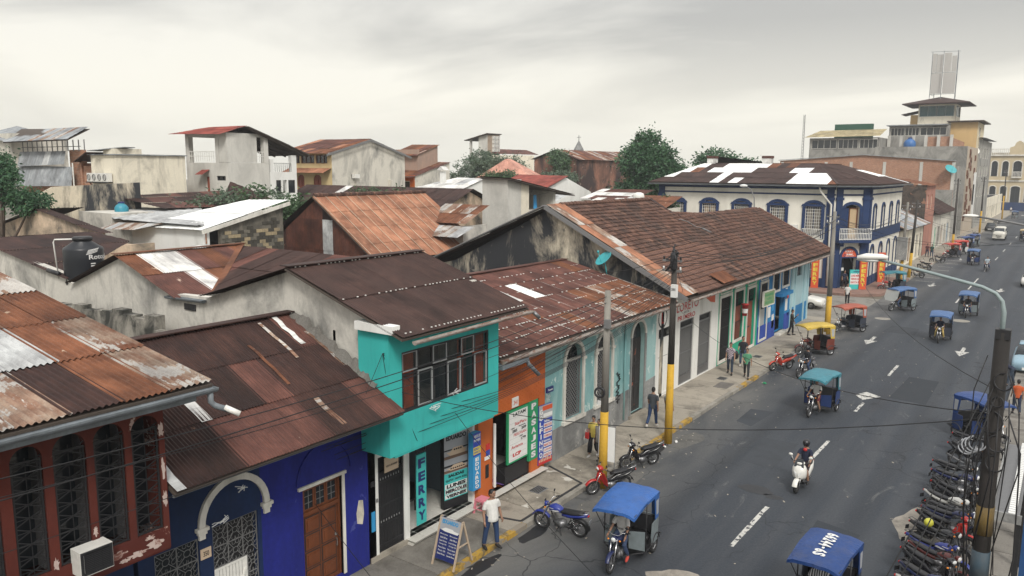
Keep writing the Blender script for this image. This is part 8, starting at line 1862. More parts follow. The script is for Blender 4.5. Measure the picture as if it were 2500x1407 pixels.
for k, (w, z) in enumerate((('MIERCOLES',1.78),('VIERNES',1.58),('DOMINGOS',1.38),('MARTES',1.04),('JUEVES',.84),('SABADOS',.66))):
    panel(s, F, .28, .75, z, z+.15, -.034, vinyl_white, 'day_panel'); words(s, F, [(w, .31, .72, z+.03, z+.12, .02)], -.044, ink_red)
words(s, F, [('Salidas:',.3,.65,1.97,2.06),('Retornos:',.28,.68,1.23,1.32)], -.036, vinyl_white)
F = FX(-14.82); s = board('small_blue_sign', 'small dark blue name sign fixed on the wall above the poster sign', F, 23.05, 23.48, 3.02, 3.22, -.06, 0, ink_navy); words(s, F, [('Transtur',23.1,23.43,3.09,3.16)], -.066, vinyl_white)
F = Fr((-14.85,47.35,0),(.05,1,0),(1,-.05,0)); s = board('green_shop_sign', 'weathered pale green hanging sign board on the blue front', F, 0, 1.8, 2.75, 3.65, -.06, .02, weather('pale_green_board', (.22,.34,.18), (.14,.2,.1), .45, .3, .5, 1.2)); m = MB(); frame(m, F, -.03,1.83,2.72,3.68,.06,-.08,.03); m.build('sign_frame', trim_white, s)
words(s, F, [('BAZAR LIBRERIA',.2,1.6,3.35,3.5,.02),('Y UTILES',.4,1.3,3.1,3.25,.02),('ESCOLARES',.3,1.5,2.88,3.02,.02)], -.066, ink_green)
F = S_(-15.25, 44.9); s = thing('bucket_sign', 'red and white striped bucket shaped sign hanging by the brick red shutters', 'sign', (-15.1,44.9,2.6)); m = MB(); m.lathe([(.13,2.55),(.2,3.2),(.22,3.2),(.22,3.26)],14,(-15.1,44.9,0)); m.build('bucket', ink_red, s, True); m = MB(); m.lathe([(.162,2.72),(.186,2.98)],14,(-15.1,44.9,0),cap=False); m.build('white_band', vinyl_white, s, True)
for i, (x, y, nx, ny) in enumerate(((-18.95,75.4,.2,-1),(-15.15,77.05,.55,-.85),(-14.75,83.3,.5,-.85))):
    n_ = Vector((nx,ny,0)).normalized(); F = Fr((x,y,0),(-n_.y,n_.x,0),n_)
    s = board('red_ferry_sign', ('red upright FERRY sign left of the corner door by the white bars','red upright FERRY sign right of the corner door by the poster board','red upright FERRY sign half behind the leaning poles past the corner')[i], F, -.32, .32, .2, 3.1, -.12, .12, ink_or, group='red FERRY signs at the mansion corner')
    m = MB(); stack_text(m, F, 'FERRY', -.2, .2, .45, 2.55, -.126, .05, .22); F.box(m, -.2,.2,2.85,2.9,-.126,-.12); F.box(m, -.2,.2,2.7,2.75,-.126,-.12); m.build('lettering', ink_yel, s)
n_ = Vector((.6,-.8,0)).normalized(); F = Fr((-16.0,76.55,0),(-n_.y,n_.x,0),n_); s = board('poster_board', 'pale turquoise standing board of printed departures beside the corner door', F, -.2, 1.15, .2, 2.0, -.1, .05, ink_aqua); panel(s, F, -.15,1.1,.65,1.65,-.1,vinyl_white)
words(s, F, [('LUNES MIERCOLES',-.1,1.05,1.35,1.55),('VIERNES SABADO',-.1,1.05,1.05,1.25),('SANTA ROSA',-.1,1.05,.75,.95)], -.11, ink_red); panel(s, F, .1,.85,1.78,1.85,-.1,ink_navy,'printed_boat')
F = FX(-14.9); s = board('paper_notice', 'cream paper notice stuck over the black shop gate', F, 14.95, 15.5, 2.62, 3.05, -.02, 0, ink_cream); words(s, F, [('VENTA DE PASAJES',15.0,15.45,2.75,2.82)], -.026, ink)
# A board
ab = thing('a_frame_board', 'EDUARDO sandwich board on wooden legs standing on the pavement by the kerb', 'sign board', (-13.2, 15.8, .15))
FA_ = Fr((-13.53, 15.5, .15), (1, 0, 0), (0, -1, 0))
class Tilt:
    def __init__(s, o, y1, zt): s.o = Vector(o); s.k = y1; s.zt = zt; s.n = Vector((0, -.97, .24)); s.u = Vector((1,0,0))
    def P(s, u, z, d=0): return s.o+Vector((u, s.k*z/s.zt, z))-s.n*d
    def box(s, mb, u0, u1, z0, z1, d0, d1): return Fr.box(s, mb, u0, u1, z0, z1, d0, d1)
    def poly(s, mb, pts, d0, d1): return mb.prism([s.P(u, z, d0) for u, z in pts], -s.n*(d1-d0))
T1 = Tilt((-13.55,15.45,.15), .36, 1.25); W_ = .72
m = MB(); T1.box(m, 0, W_, .16, 1.25, 0, .025); m.build('front_panel', ink_navy, ab)
m = MB(); T1.box(m, .0, W_, .93, 1.25, -.004, 0); m.build('header_panel', ink_grey, ab)
m = MB(); T1.poly(m, [(.05,.93),(.2,.90),(.65,.90),(.68,.96),(.5,.97),(.45,1.0),(.2,1.0)], -.008, -.004); m.build('boat_picture', vinyl_white, ab)
m = MB(); put_text(m, T1, 'EDUARDO', .06, .62, 1.10, 1.21, -.009, .05); m.build('lettering', ink_sky, ab)
m = MB()
for c0 in (.05, .39):
    for k in range(7): put_text(m, T1, ('Martes Jueves','Salida 9:00 am','Lunes Viernes','Domingo 5:00','Retorno Sabado','Precio 160','Santa Rosa')[k], c0+.02*(k % 2), c0+.27, .80-k*.085, .845-k*.085, -.006, .01)
m.build('lettering', vinyl_white, ab)
m = MB(); [m.bar((x,15.40,.15),(x,15.82,1.42),.04,.05) for x in (-13.57,-12.81)]; [m.bar((x,16.22,.15),(x,15.84,1.42),.04,.05) for x in (-13.57,-12.81)]
m.bar((-12.81,15.63,.75),(-12.81,16.05,.75),.03); m.bar((-13.57,16.12,.5),(-12.81,16.12,.5),.03); m.build('wooden_leg', plain('raw_wood', (.42,.33,.24), .7), ab)
T2 = Tilt((-12.84,16.2,.15), -.36, 1.25); T2.u = Vector((-1,0,0)); T2.n = Vector((0,.97,.24)); T2.P = lambda u, z, d=0: Vector((-12.84-u, 16.2-.36*z/1.25, .15+z))
m = MB(); m.add([T2.P(0,.3),T2.P(W_,.3),T2.P(W_,1.2),T2.P(0,1.2)], [(0,1,2,3)]); m.build('rear_panel', ink_grey, ab)
# pink stool
stl = thing('plastic_stool', 'pink plastic stool standing by the orange pillar', 'stool', (-14.45,18.85,.15)); pinkm = plain('pink_plastic', (.62,.20,.25), .45, var=.03)
m = MB(); m.box(-14.62,18.68,.60,-14.28,19.02,.635); m.box(-14.64,18.66,.56,-14.26,19.04,.605); m.build('seat', pinkm, stl)
for sx in (-1,1):
    for sy in (-1,1): m = MB(); m.bar((-14.45+sx*.155,18.85+sy*.155,.58),(-14.45+sx*.20,18.85+sy*.20,.15),.055); m.build('leg', pinkm, stl)
m = MB(); [m.bar((-14.45+sx*.18,18.85-.18,.30),(-14.45+sx*.18,18.85+.18,.30),.02,.03) for sx in (-1,1)]; [m.bar((-14.63,18.85+sy*.18,.30),(-14.27,18.85+sy*.18,.30),.02,.03) for sy in (-1,1)]; m.build('stretcher', pinkm, stl)
# white standing panel behind the near pole
wp = thing('white_panel_sign', 'blank white banner panel standing behind the near yellow pole', 'sign', (-12.95,24.3,.15)); m = MB(); m.prism([(-13.25,24.2,.55),(-12.75,24.5,.45),(-12.75,24.5,1.75),(-13.25,24.2,1.8)], (.02,-.03,0)); m.build('banner_cloth', vinyl_white, wp); m = MB(); m.bar((-13.25,24.2,.15),(-13.25,24.2,1.85),.03); m.bar((-12.75,24.5,.15),(-12.75,24.5,1.8),.03); m.build('banner_post', iron_grey, wp)
# ---------------------------------------------------------------- poles, lamps, cables
def pole(label, x, y, h, r0=.16, r1=.105, yel=1.9, dark=False, lean=(0,0), arms_=True):
    t = thing('utility_pole', label, 'utility pole', (x, y, 0)); a = Vector((x,y,0)); b = Vector((x+lean[0],y+lean[1],h))
    q = a.lerp(b, yel/h); m = MB(); m.cyl(q, b, r0-(r0-r1)*yel/h, r1, 14); m.build('shaft', pole_dark if dark else pole_c, t, True)
    if yel > 0: m = MB(); m.cyl(a, q, r0+.004, r0-(r0-r1)*yel/h+.004, 14); m.build('painted_foot', pole_yel, t, True)
    if arms_:
        for k, z in enumerate((h-.35, h-.75)):
            m = MB(); m.bar((b.x-.5,b.y,z),(b.x+.3,b.y,z),.06,.08); c = m.build('crossarm', iron_grey, t)
            m = MB(); [m.lathe([(.03,0),(.045,.04),(.03,.07),(.045,.1),(.02,.13)], 8, (b.x-.45+i*.35,b.y,z+.04)) for i in range(3)]; m.build('insulator', lampg if k else black, c, True)
    return t
p1 = pole('concrete pole with yellow foot beside the red scooter, nearest on the left kerb', -12.52, 23.2, 6.95, yel=2.75, lean=(.04,0), arms_=False)
m = MB(); m.box(-12.5,23.0,5.7,-12.3,23.15,6.0); m.build('meter_box', iron_grey, p1); m = MB(); m.torus((-12.6,23.0,3.45),(0.3,-1,.2),.16,.04,14,5); m.build('cable_coil', black, p1, True); m = MB(); F = Fr((-12.62,23.02,0),(1,0,0),(0,-1,0)); F.box(m, -.06,.06,3.0,3.15,-.02,.02); m.build('pole_tag', vinyl_white, p1)
p2 = pole('dark topped pole with yellow foot carrying many cables, second on the left kerb', -12.55, 28.75, 7.8, yel=3.3, dark=True)
m = MB(); m.box(-12.52,28.4,6.05,-12.28,28.55,6.55); m.build('number_sign', vinyl_white, p2)
m = MB(); F = Fr((-12.52,28.39,0),(1,0,0),(0,-1,0)); put_text(m, F, '2001', .03,.2,6.32,6.42,-.004); m.build('lettering', ink, p2)
m = MB(); r2 = random.Random(3)
for k in range(9):
    z = 7.1+k*.1; m.tube([(-12.55+r2.uniform(-.12,.12),28.6,z),(-12.55+r2.uniform(-.35,.35),28.5+r2.uniform(-.3,.3),z+r2.uniform(-.3,.2)),(-12.55+r2.uniform(-.15,.15),28.75,z+.2)], .03, 5)
m.build('cable_tangle', black, p2, True); m = MB(); m.lathe([(.1,7.1),(.14,7.2),(.14,7.7),(.1,7.8)],10,(-12.5,28.55,0)); m.build('cable_drum', black, p2, True)
p3 = pole('grey street corner pole with yellow foot next to the brick red mototaxi', -12.85, 55.2, 8.3, yel=2.6, r0=.2)
p4 = pole('leaning pole with yellow foot just past the mansion, left of a pair', -13.2, 84.6, 8.0, yel=2.3, lean=(.15,0)); MB().box(-13.7,84.2,2.4,-12.8,84.7,4.6).build('pole_box', grey_dado, p4)
p5 = pole('dark pole with yellow foot just past the mansion, right of a pair', -13.1, 89.0, 8.1, yel=2.7, dark=True, lean=(.25,0))
p6 = pole('dark pole with yellow foot by the far red mototaxis', -13.1, 124, 10.0, yel=2.4, dark=True); p7 = pole('pole with yellow foot by the far parked black car', -13.2, 163, 10, yel=4.0, dark=True); p8 = pole('tall yellow based pole near the palace', -13.0, 212, 11.5, yel=5.5, dark=True)
lp = thing('street_lamp', 'swan neck street lamp rising above the tiled ridge before the mansion wall', 'street lamp', (-22.6,68.3,0)); m = MB(); m.tube([(-22.6,68.3,0),(-22.6,68.3,7.6),(-22.65,68.3,8.6),(-22.95,68.25,9.3),(-23.4,68.2,9.6)], [.09,.06,.05,.045,.04], 8); m.build('post', iron_grey, lp, True); m = MB(); m.ell((-23.6,68.2,9.62),(.35,.2,.14),12,8); m.build('lamp_head', lampg, lp, True)
# leaning cable pole with the lamp arm, close on the right
rp = thing('utility_pole', 'thick dark cable pole close on the right with yellow and turquoise bands', 'utility pole', (-.72,15,0)); X0, Y0 = -.74, 14.98
m = MB(); m.cyl((X0,Y0,2.6),(X0,Y0,8.4),.145,.115,14); m.build('shaft', weather('vignette_dark_pole', (.034,.03,.028), (.015,.014,.013), .5, .3, .15, 1.5, var=.25), rp, True); m = MB(); m.cyl((X0,Y0,0),(X0,Y0,2.6),.185,.174,14); m.build('painted_foot', MAT['vignette_dark_pole'], rp, True); m = MB(); m.cyl((X0,Y0,4.0),(X0,Y0,4.6),.148,.144,14); m.build('turquoise_band', plain('vignette_blue_band', (.035,.06,.08), .7, dirt=.5), rp, True); m = MB(); m.cyl((X0,Y0,4.9),(X0,Y0,5.4),.143,.14,14); m.build('yellow_band', plain('dull_ochre_band', (.13,.085,.022), .8, dirt=.7), rp, True)  # pole and band colours darkened to carry the vignette shade on this side
m = MB(); r2 = random.Random(15)
for k in range(10):
    a = r2.uniform(0,6.28); z1 = r2.uniform(6.8,8.2); z0 = r2.uniform(1.5,5.2); o_ = Vector((math.cos(a)*.19, math.sin(a)*.19, 0)); b_ = Vector((r2.uniform(-.4,.35), r2.uniform(-.5,.1), 0))
    m.tube([Vector((X0,Y0,z1))+o_, Vector((X0,Y0,z1-.6))+o_*1.6+b_*.35, Vector((X0,Y0,(z0+z1)/2))+o_*1.5+b_*.6, Vector((X0,Y0,z0))+o_*1.1], .008+.007*r2.random(), 5)
for k in range(5):
    z = 6.2+k*.35; m.torus((X0+r2.uniform(-.2,.1),Y0-.15,z),(r2.uniform(-.4,.4),-1,.2),r2.uniform(.08,.2),.014,14,5,0,r2.uniform(4,6.2))
m.build('cable_bundle', black, rp, True)
m = MB(); [m.torus((X0-.35+k*.05,Y0-.1,6.4+.03*k),(0.2,-1,.2),.13,.012,12,5,.5,5) for k in range(4)]; m.build('pale_cable_loop', ink_grey, rp, True)
m = MB(); m.cbox((X0,Y0,8.37),(.11,.11,.08)); m.build('clamp_box', iron, rp)
la = thing('street_lamp', 'long curved street lamp arm reaching left over the road from the cable pole', 'street lamp', (X0,15,8.3)); m = MB()
arm = [(X0,15,8.1),(X0,15,8.75),(X0-.02,15,9.0),(X0-.13,15,9.12),(X0-.32,15,9.2),(-1.5,15,9.29),(-2.1,15,9.38),(-2.72,15,9.46)]
arm = [(-.76,15,8.2),(-.76,15,8.72),(-.80,15,8.90),(-.90,15,9.02),(-1.1,15,9.11),(-1.5,15,9.2),(-2.1,15,9.33),(-2.72,15,9.45)]
m.tube(arm, [.04,.038,.034,.032,.03,.028,.026,.024], 8); m.build('lamp_arm', plain('grey_green_steel', (.22,.27,.27), .5), la, True)
m = MB(); loft(m, [(-.30,.05,.03,.03),(-.2,.06,.10,.05),(.05,.05,.12,.06),(.2,.02,.07,.04)], 12); h = MB(); h.join(m, Matrix.Translation((-2.86,15,9.44)) @ Matrix.Rotation(R(98),4,'Z')); hh = h.build('lamp_head', pvc, la, True)
h2 = MB(); h2.ell((-2.88,15,9.43),(.2,.09,.04),10,6); h2.build('lamp_lens', lampg, hh, True)
lb2 = thing('street_lamp', 'second street lamp arm farther off at the right edge reaching over the road', 'street lamp', (-.4,27,0)); m = MB(); m.tube([(-.4,27,0),(-.4,27,8.9),(-.6,27,9.35),(-1.2,27,9.5),(-2.3,27,9.68)], [.08,.045,.035,.03,.028], 8); m.build('lamp_arm', iron_grey, lb2, True); m = MB(); m.ell((-2.45,27,9.69),(.22,.1,.05),12,8); m.build('lamp_head', pvc, lb2, True)
GC = 'overhead cables'
def wire(p, q, sag=.5, r=.012, label='thin black overhead cable sagging along the street fronts', group=GC, n=12, mat=None):
    p, q = Vector(p), Vector(q); m = MB(); pts = [p.lerp(q, i/n)-Vector((0,0,sag*4*(i/n)*(1-i/n))) for i in range(n+1)]; m.tube(pts, r, 4, False)
    return tag(m.build('overhead_cable', mat or cable, None, True), label, 'cable', group)
L1 = 'thick black overhead cable before the near fronts, running left from the dark pole'
for p, q, s, r in (((-12.4,-4,7.2),(-12.5,28.6,7.35),1.0,.011),((-12.4,-4,6.6),(-12.5,28.6,7.05),.75,.012),((-12.45,-4,7.0),(-12.6,28.7,6.75),1.0,.008),((-12.3,-4,5.9),(-12.6,28.7,6.45),.9,.007)): wire(p, q, s, r, L1, 'cables along the left kerb', 24)
r2 = random.Random(99)
for k in range(8): wire((-14.95,12.5+r2.uniform(0,1.9),4.05+r2.uniform(-.7,.1)), (-12.6,28.6,6.2+k*.17), .35+r2.uniform(0,.3), .009, 'thin service cable fanning from the dark pole to the shop fronts', 'service cables fanning from the dark pole', 16)
for k in range(5): wire((-14.0,14.3+k*.5,3.9+.12*k), (-12.6,28.6,6.0+k*.15), .5+.08*k, .009, 'thin service cable fanning from the dark pole to the shop fronts', 'service cables fanning from the dark pole', 16)
for q in ((-13.95,14.3,4.9),(-13.88,15.9,4.6),(-13.88,16.9,6.2),(-13.88,15.2,3.7),(-14.5,13.2,4.2)): wire((-14.05,14.12,6.3), q, .05, .009, 'short drop cable at the corner of the turquoise shop', 'drop cables on the turquoise shop', 6)
for y, z in ((9.6,3.35),(10.2,3.9),(15.8,4.5),(16.7,4.75)): 
    m = MB(); rr = random.Random(int(y*10)); x = -14.6 if y < 12 else -13.75
    for k in range(7): m.bar((x+rr.uniform(-.06,.06),y+rr.uniform(-.22,.22),z+rr.uniform(-.1,.1)),(x+rr.uniform(-.06,.06),y+rr.uniform(-.22,.22),z+rr.uniform(-.1,.1)),.014)
    tag(m.build('cable_clamp', lampg), 'pale cable splice clamp hanging on the wires '+({96:'before the white arch, lower left',102:'before the white arch, at its crown',158:'under the office window, left',167:'in front of the office window, middle'}[int(y*10)]), 'cable clamp')
CR = ['low in mid view from the turquoise office window','from the white lettered wall to the right pole','low from the arched house front towards the near right','from the corner pole straight to the cable pole','from the corner pole to the right kerb, lower one','from the corner pole to the right kerb, higher one','from the mansion poles, sagging nearest the junction','from the mansion poles, next one up the street','farthest up the street beyond the mansion','slanting back over the junction from the dark pole','lowest of all across the bottom left corner']
for i, (p, q, s) in enumerate((((-13.85,14.6,5.2),(X0,Y0,6.95),.55),((-14.9,35,4.3),(X0,Y0,7.0),.9),((-13.2,16,4.4),(-1.0,9,3.4),.5),((-12.5,55.2,7.2),(X0,Y0,7.4),1.3),((-12.8,55.2,7.6),(-1.0,60,7.0),1.1),((-12.8,55.2,7.9),(-1.0,52,7.3),.9),((-13.2,84.6,7.2),(-.8,70,6.6),1.0),((-13.2,84.6,7.5),(-.8,88,6.9),1.0),((-13.1,89,7.7),(-.8,95,7.0),1.2),((-13.1,89,7.0),(-.8,60,6.4),1.2),((-14.9,12.5,2.6),(-3,8,2.2),.4))): wire(p, q, s, .009, 'black cable crossing the road '+CR[i], 'cables crossing the road', 16)
for k in range(6): wire((-12.55+.2*(k % 3),28.75,7.2+.14*k), (-12.85+.2*(k % 3),55.2,7.2+.17*k), .5+.12*k, .011, 'black overhead cable between the dark topped pole and the street corner pole', 'cables from the dark pole to the corner pole', 14)
for k in range(7): wire((-12.85+.2*(k % 3),55.2,7.0+.17*k), (-13.15+.2*(k % 3),84.6,6.4+.24*k), .6+.1*k, .012, 'black overhead cable across the junction from the corner pole to the mansion poles', 'cables over the junction', 14)
for k in range(4): wire((-13.1,89,6.4+.4*k), (-13.1,124,7.4+.5*k), .8, .014, 'black overhead cable up the far left kerb beyond the mansion poles', 'cables beyond the mansion', 12)
for k in range(5): wire((-12.5,28.7,7.6-.1*k), (-14.5-.3*k,33.5+k*1.7,4.9+.1*k), .1, .009, 'thin service cable fanning from the dark pole to the shop fronts', 'service cables fanning from the dark pole', 8)
wire((-12.5,28.7,7.7), (-20.8,34.2,5.9), .4, .012, 'cable from the dark pole up to the turquoise dish', None)
for i, (a, b) in enumerate((((-17.0,10,6.6),(-14.0,14.1,4.9)),((-18,9.5,6.9),(-14.4,12.6,5.0)))): wire(a, b, .15, .009, ('loose cable lying over the dark rusty roof, upper one','loose cable lying over the dark rusty roof, lower one')[i], None)
for k in range(3): wire((X0-.1+.05*k,Y0-.1,7.6-.12*k), (-1.9+.2*k,4+.3*k,5.6), .25, .008, 'steep black cable dropping beside the near right pole', 'cables dropping beside the right pole', 8)
# satellite dishes, roof details
def dish(label, c, r, ax, mat, post):
    t = thing('satellite_dish', label, 'satellite dish', tuple(post)); c = Vector(c); ax = Vector(ax).normalized()
    m = MB(); m.lathe([(0,-.18*r),(r*.5,-.13*r),(r*.85,-.02*r),(r,.06*r),(r*.97,.08*r),(r*.83,.0),(r*.5,-.10*r),(0,-.15*r)], 20, c, ax, False); m.build('reflector', mat, t, True)
    m = MB(); m.tube([post, c-ax*.2*r], .03*max(1,r*1.5), 6); e = c+ax*r*1.0; lo = c-Vector((0,0,1))*r*.8; m.tube([lo, (lo+e)/2-Vector((0,0,.1)), e], .02*max(1,r*1.2), 5); m.cbox(e, (.04,.04,.06)); m.build('mount', mat, t, True)
teal = plain('turquoise_dish', (.05,.33,.36), .5, dirt=.3)
dish('turquoise satellite dish standing against the mouldy gable', (-18.2,33.3,6.74), .46, (-.33,-.6,.72), teal, (-18.05,33.4,5.9))
dish('pale satellite dish on the grey tall block', (-16.0,172.5,15.0), 1.0, (.6,-.5,.6), pvc, (-16.0,173.5,14.0)); dish('turquoise satellite dish at the end of the long brick wall', (-15.9,139.5,11.3), .9, (.5,-.5,.7), teal, (-15.9,140.4,10.4))
wtk = thing('white_roof_tank', 'white plastic water tank on a stand behind the tiled ridge', 'water tank', (-26,57,0)); m = MB(); m.lathe([(0,8.2),(.43,8.2),(.43,9.0),(.36,9.18),(.16,9.26),(0,9.26)], 18, (-26.9,54.5,0)); m.build('tank_body', pvc, wtk, True); m = MB(); [m.bar((-26.9+a,54.5+b,5),(-26.9+a,54.5+b,8.2),.08) for a in (-.4,.4) for b in (-.4,.4)]; m.box(-27.4,54,8.1,-26.4,55,8.2); m.build('stand', iron_grey, wtk)
# right side: neighbour's ledge and wall
nb = thing('blue_neighbour_wall', 'dark blue wall edge of the neighbouring building at the right border', 'wall', (0,9,0)); MB().box(-.10,8.2,0,1.2,9.2,7.95).build('wall_face', weather('deep_blue_wall', (.02,.07,.19), (.015,.04,.1), .4, .3, .3, .8), nb)
cn = thing('slatted_canopy', 'grey tray canopy lined with a row of white slats on the right pavement side', 'canopy', (-.6,24,3)); MB().box(-.92,20.9,2.9,-.35,27,2.96).build('canopy_tray', steel, cn); m = MB(); m.box(-.95,20.9,2.9,-.90,27,3.12); m.box(-.92,20.85,2.9,-.3,20.9,3.12); m.build('canopy_rim', grey_dado, cn)
for k in range(40): MB().box(-.58,21.05+k*.148,2.97,-.42,21.14+k*.148,3.08).build('canopy_slat', vinyl_white, cn)
m = MB(); [m.box(-.4,21+k*1.9,0,-.3,21.1+k*1.9,2.95) for k in range(4)]; m.build('canopy_post', iron, cn)
rubb = [((-12.45,28.2),.06,vinyl_white,'crumpled white bag on the road beside the second pole'),((-12.3,29.0),.08,vinyl_white,'white litter at the foot of the second pole'),((-12.2,40.0),.1,ink_green,'flattened green carton in the gutter'),((-10.8,112),.16,vinyl_white,'white litter on the far parking bay'),((-13.0,27.4),.08,vinyl_white,'small white litter on the kerb between the poles')]
for (x, y), s_, mt, lb_ in rubb: m = MB(); rr = random.Random(int(x*y*10)); m.ell((x,y,s_*.5),(s_,s_*.8,s_*.5),7,5); m.v = [(a+rr.uniform(-.3,.3)*s_,b+rr.uniform(-.3,.3)*s_,max(.005,c+rr.uniform(-.3,.3)*s_)) for a,b,c in m.v]; tag(m.build('litter', mt), lb_, 'litter')
m = MB(); rr = random.Random(6)
for k in range(230):
    x, y = rr.uniform(-12.8,-3), rr.uniform(14,60)
    if rr.random() < .6: x = -12.8+abs(rr.gauss(0,.9))
    a = rr.uniform(0,3.1); l, w = rr.uniform(.02,.06), rr.uniform(.01,.03); c_, s_ = math.cos(a), math.sin(a)
    m.add([(x+p*c_*l-q*s_*w, y+p*s_*l+q*c_*w, .006+.004*(p+1)) for p, q in ((-1,-1),(1,-1),(1,1),(-1,1))], [(0,1,2,3)])
tag(m.build('road_litter', pave), 'scattered scraps and grit on the asphalt', None, None, 'stuff')
# ---------------------------------------------------------------- trees
def leafmat(name, a, b):
    n = NT(name); g = n.n('ShaderNodeNewGeometry'); f = n.noise(n.vec(), .9, 4, .6)
    c = n.mix(g.outputs['Random Per Island'], a, b); c = n.mix(n.ramp(f, .35, .65, 0, .6), c, tuple(x*.55 for x in a)); n.out(c, .55, 0, .35)
    tr = n.n('ShaderNodeBsdfTranslucent'); n.l(c, tr.inputs[0]); ms = n.n('ShaderNodeMixShader'); ms.inputs[0].default_value = .18
    o = n.t.nodes['Material Output']; n.l(n.b.outputs[0], ms.inputs[1]); n.l(tr.outputs[0], ms.inputs[2]); n.l(ms.outputs[0], o.inputs[0]); return n.m
lf_dark = leafmat('dark_mango_leaf', (.026,.082,.04), (.085,.18,.075)); lf_mid = leafmat('mid_leaf', (.05,.10,.045), (.10,.17,.075)); lf_pale = leafmat('pale_leaf', (.085,.13,.085), (.15,.20,.13)); bark = weather('tree_bark', (.12,.09,.07), (.05,.04,.035), .45, .3, .3, 2)
def tree(label, base, trunk_h, blobs, n, size, mat, seed, name='tree', cat='tree', group=None, droop=.3, tr=.25):
    r = random.Random(seed); t = thing(name, label, cat, base, group); bx, by, bz = base; m = MB()
    top = Vector((bx,by,bz+trunk_h)); m.tube([base, (bx+.1,by,bz+trunk_h*.5), top], [tr,tr*.8,tr*.65], 9)
    for (c, rr) in blobs[:9]: c = Vector(c); mid = top.lerp(c, .5)+Vector((0,0,-.2*rr if not isinstance(rr, tuple) else -.2)); m.tube([top-Vector((0,0,.2)), mid, c], [tr*.5,tr*.32,tr*.12], 6)
    m.build('trunk', bark, t, True)
    m = MB(); tot = sum((q if not isinstance(q, tuple) else (q[0]*q[1]*q[2])**(1/3))**2 for _, q in blobs)
    for c, rr in blobs:
        rx, ry, rz = rr if isinstance(rr, tuple) else (rr,)*3; k = int(n*((rx*ry*rz)**(1/3))**2/tot); c = Vector(c)
        nc = max(3, k//26)
        for _ in range(nc):
            u = Vector((r.gauss(0,1), r.gauss(0,1), r.gauss(0,1)+.25)).normalized(); rad = r.uniform(.62,1.06); cc = c+Vector((u.x*rx,u.y*ry,u.z*rz))*rad; cs = r.uniform(.6,1.3)*size*2.4
            for _ in range(26):
                p = cc+Vector((r.gauss(0,.45), r.gauss(0,.45), r.gauss(0,.36)))*cs; d = (Vector((r.uniform(-1,1), r.uniform(-1,1), r.uniform(-.9,.5)-droop))+u*.8).normalized()
                s = d.cross(Vector((r.uniform(-1,1), r.uniform(-1,1), r.uniform(-1,1)))).normalized(); l = size*r.uniform(.7,1.35); w = l*.24; nn = d.cross(s)
                m.add([p, p+d*l*.5+s*w+nn*w*.2, p+d*l, p+d*l*.5-s*w+nn*w*.2], [(0,1,2,3)])
    m.build('crown', mat, t); return t
def bl(c, rx, ry, rz, k, seed, s=(.42,.6)):
    r = random.Random(seed); out = [(tuple(c), (rx*.72,ry*.72,rz*.72))]
    for i in range(k):
        u = Vector((r.gauss(0,1), r.gauss(0,1), r.gauss(0,.9))).normalized(); f = r.uniform(*s); out.append(((c[0]+u.x*rx*.66, c[1]+u.y*ry*.66, c[2]+u.z*rz*.66), (rx*f,ry*f,rz*f*.9)))
    return out
tree('large dark mango tree rising between the warehouse and the mansion roof', (-38,79.2,0), 5, bl((-38.5,79.8,10.7), 2.7, 2.9, 3.9, 15, 5, (.3,.55))+bl((-40,78.6,7.8), 2.7, 2.5, 2.8, 6, 6)+bl((-36.9,80.6,10.9), 2.1, 2.1, 2.3, 7, 16, (.3,.55)), 26000, .36, lf_dark, 1, tr=.4)
tree('dark broad tree standing behind the mansion roof', (-41,108,0), 6, bl((-40.2,108.6,10.7), 4.2, 3.8, 2.9, 11, 7), 12000, .40, lf_dark, 2, tr=.4)
tree('grey green tree in the distance left of the salmon roof', (-65.5,84,0), 5, bl((-66,84.5,10.7), 4.2, 3.5, 2.4, 9, 8)+bl((-62.5,87,10.6),2.6,2.6,2.0,5,28), 16000, .3, lf_pale, 3, tr=.35)
tree('small tree behind the salmon roof apex', (-60.5,98,0), 6, bl((-60.8,98,11.8), 1.7, 1.7, 1.9, 5, 9), 4000, .3, lf_mid, 4)
tree('pale bushy tree before the sooty warehouse gable', (-57.5,92,0), 6, bl((-57.5,92.3,9.7), 2.2, 2.0, 1.1, 6, 10), 5000, .3, lf_pale, 5)
tree('low tree in front of the salmon roof', (-57,78,0), 6, bl((-57.3,78.3,9.4), 2.4, 2, 1.1, 5, 14), 5000, .28, lf_mid, 15)
tree('dark leafy tree at the left edge before the tin shack', (-49.5,19.6,0), 6, bl((-49.5,19.6,10.3), 1.3, 1.2, 1.4, 7, 11)+bl((-47.5,20.6,9.0), 1.2, 1.0, .6, 4, 12), 9000, .2, lf_dark, 6)
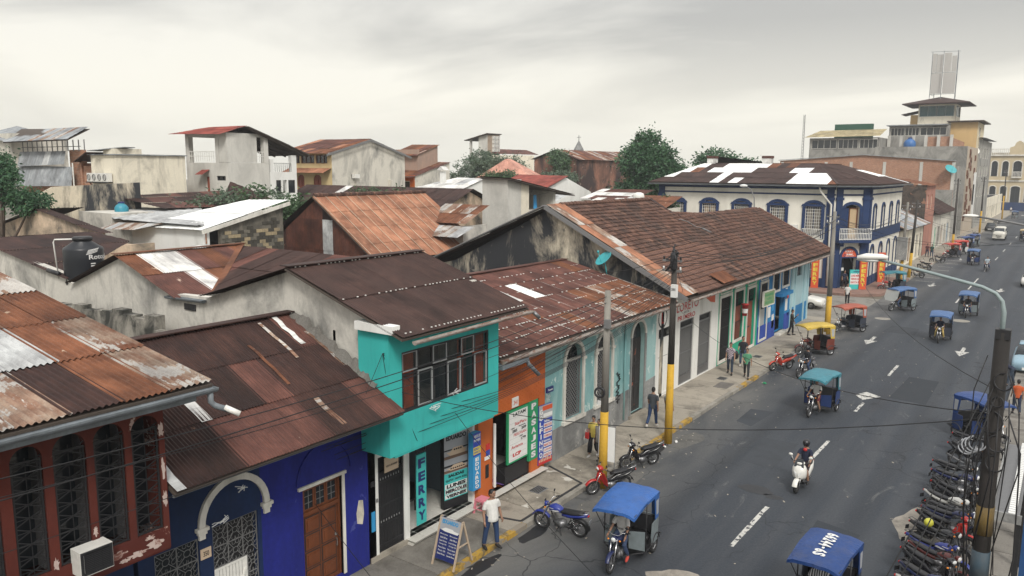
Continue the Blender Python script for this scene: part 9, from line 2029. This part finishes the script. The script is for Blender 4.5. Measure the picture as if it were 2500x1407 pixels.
tree('leafy tree between the white roof and the orange barn', (-43.2,34.5,0), 5, bl((-43.0,34.9,7.7), 1.3, 1.3, 1.3, 6, 13)+bl((-41.2,36.2,8.1),.9,1.0,.9,4,33), 6000, .24, lf_mid, 7)
for i, (x, y, z, rx, rz, n_) in enumerate(((-46.8,30.6,8.3,.8,.75,420),(-45.7,31.8,8.6,.9,.9,520),(-47.6,29.6,8.0,.7,.55,300),(-45.4,33.6,9.0,.9,.7,420),(-44.3,35.0,9.0,.7,.55,300),(-46.5,31.2,7.8,1.3,.6,420))):
    tree(('thin leafy shrub in front of the concrete tower, leftmost but one','taller thin shrub before the concrete tower wall','leftmost thin shrub over the grey shed roof','palm leaved shrub before the white annex','small shrub at the right of the white annex','low spreading shrub at the foot of the concrete tower')[i], (x,y,0), 6.5, [((x,y,z),(rx,rx,rz))], n_, .26, lf_pale if i != 3 else lf_mid, 40+i, 'shrub', 'shrub', 'shrubs before the concrete tower', .5, .06)
for i, (x, y) in enumerate(((-45.5,43.6),(-44.2,44.2),(-42.6,44.8))): tree(('tiny sprout of leaves on the long brown roof edge, left one','tiny sprout of leaves on the long brown roof edge, middle one','tall tiny sprout of leaves on the long brown roof edge, right one')[i], (x,y,0), 8.3, [((x,y,8.9+.2*(i == 2)),(.5,.5,.5))], 200, .22, lf_mid, 60+i, 'shrub', 'shrub', None, .3, .04)
tree('shaded bush in the yard beside the white roof tank', (-30.8,66.5,0), 4.5, bl((-30.8,66.8,6.6),1.6,1.5,1.7,5,71), 5000, .26, lf_mid, 72)
# ---------------------------------------------------------------- humid air over the town
hz = NT('humid_air'); ht = hz.t; ht.nodes.remove(hz.b); pv = ht.nodes.new('ShaderNodeVolumePrincipled'); pv.inputs['Color'].default_value = (.86,.88,.9,1); pv.inputs['Density'].default_value = .0006; pv.inputs['Anisotropy'].default_value = .2
ht.links.new(pv.outputs[0], ht.nodes['Material Output'].inputs['Volume'])
MB().box(-630,-170,-1.1,270,630,40).build('haze', hz.m, kind='stuff')
SC.cycles.volume_step_rate = 10; SC.cycles.volume_max_steps = 32; SC.cycles.volume_bounces = 0
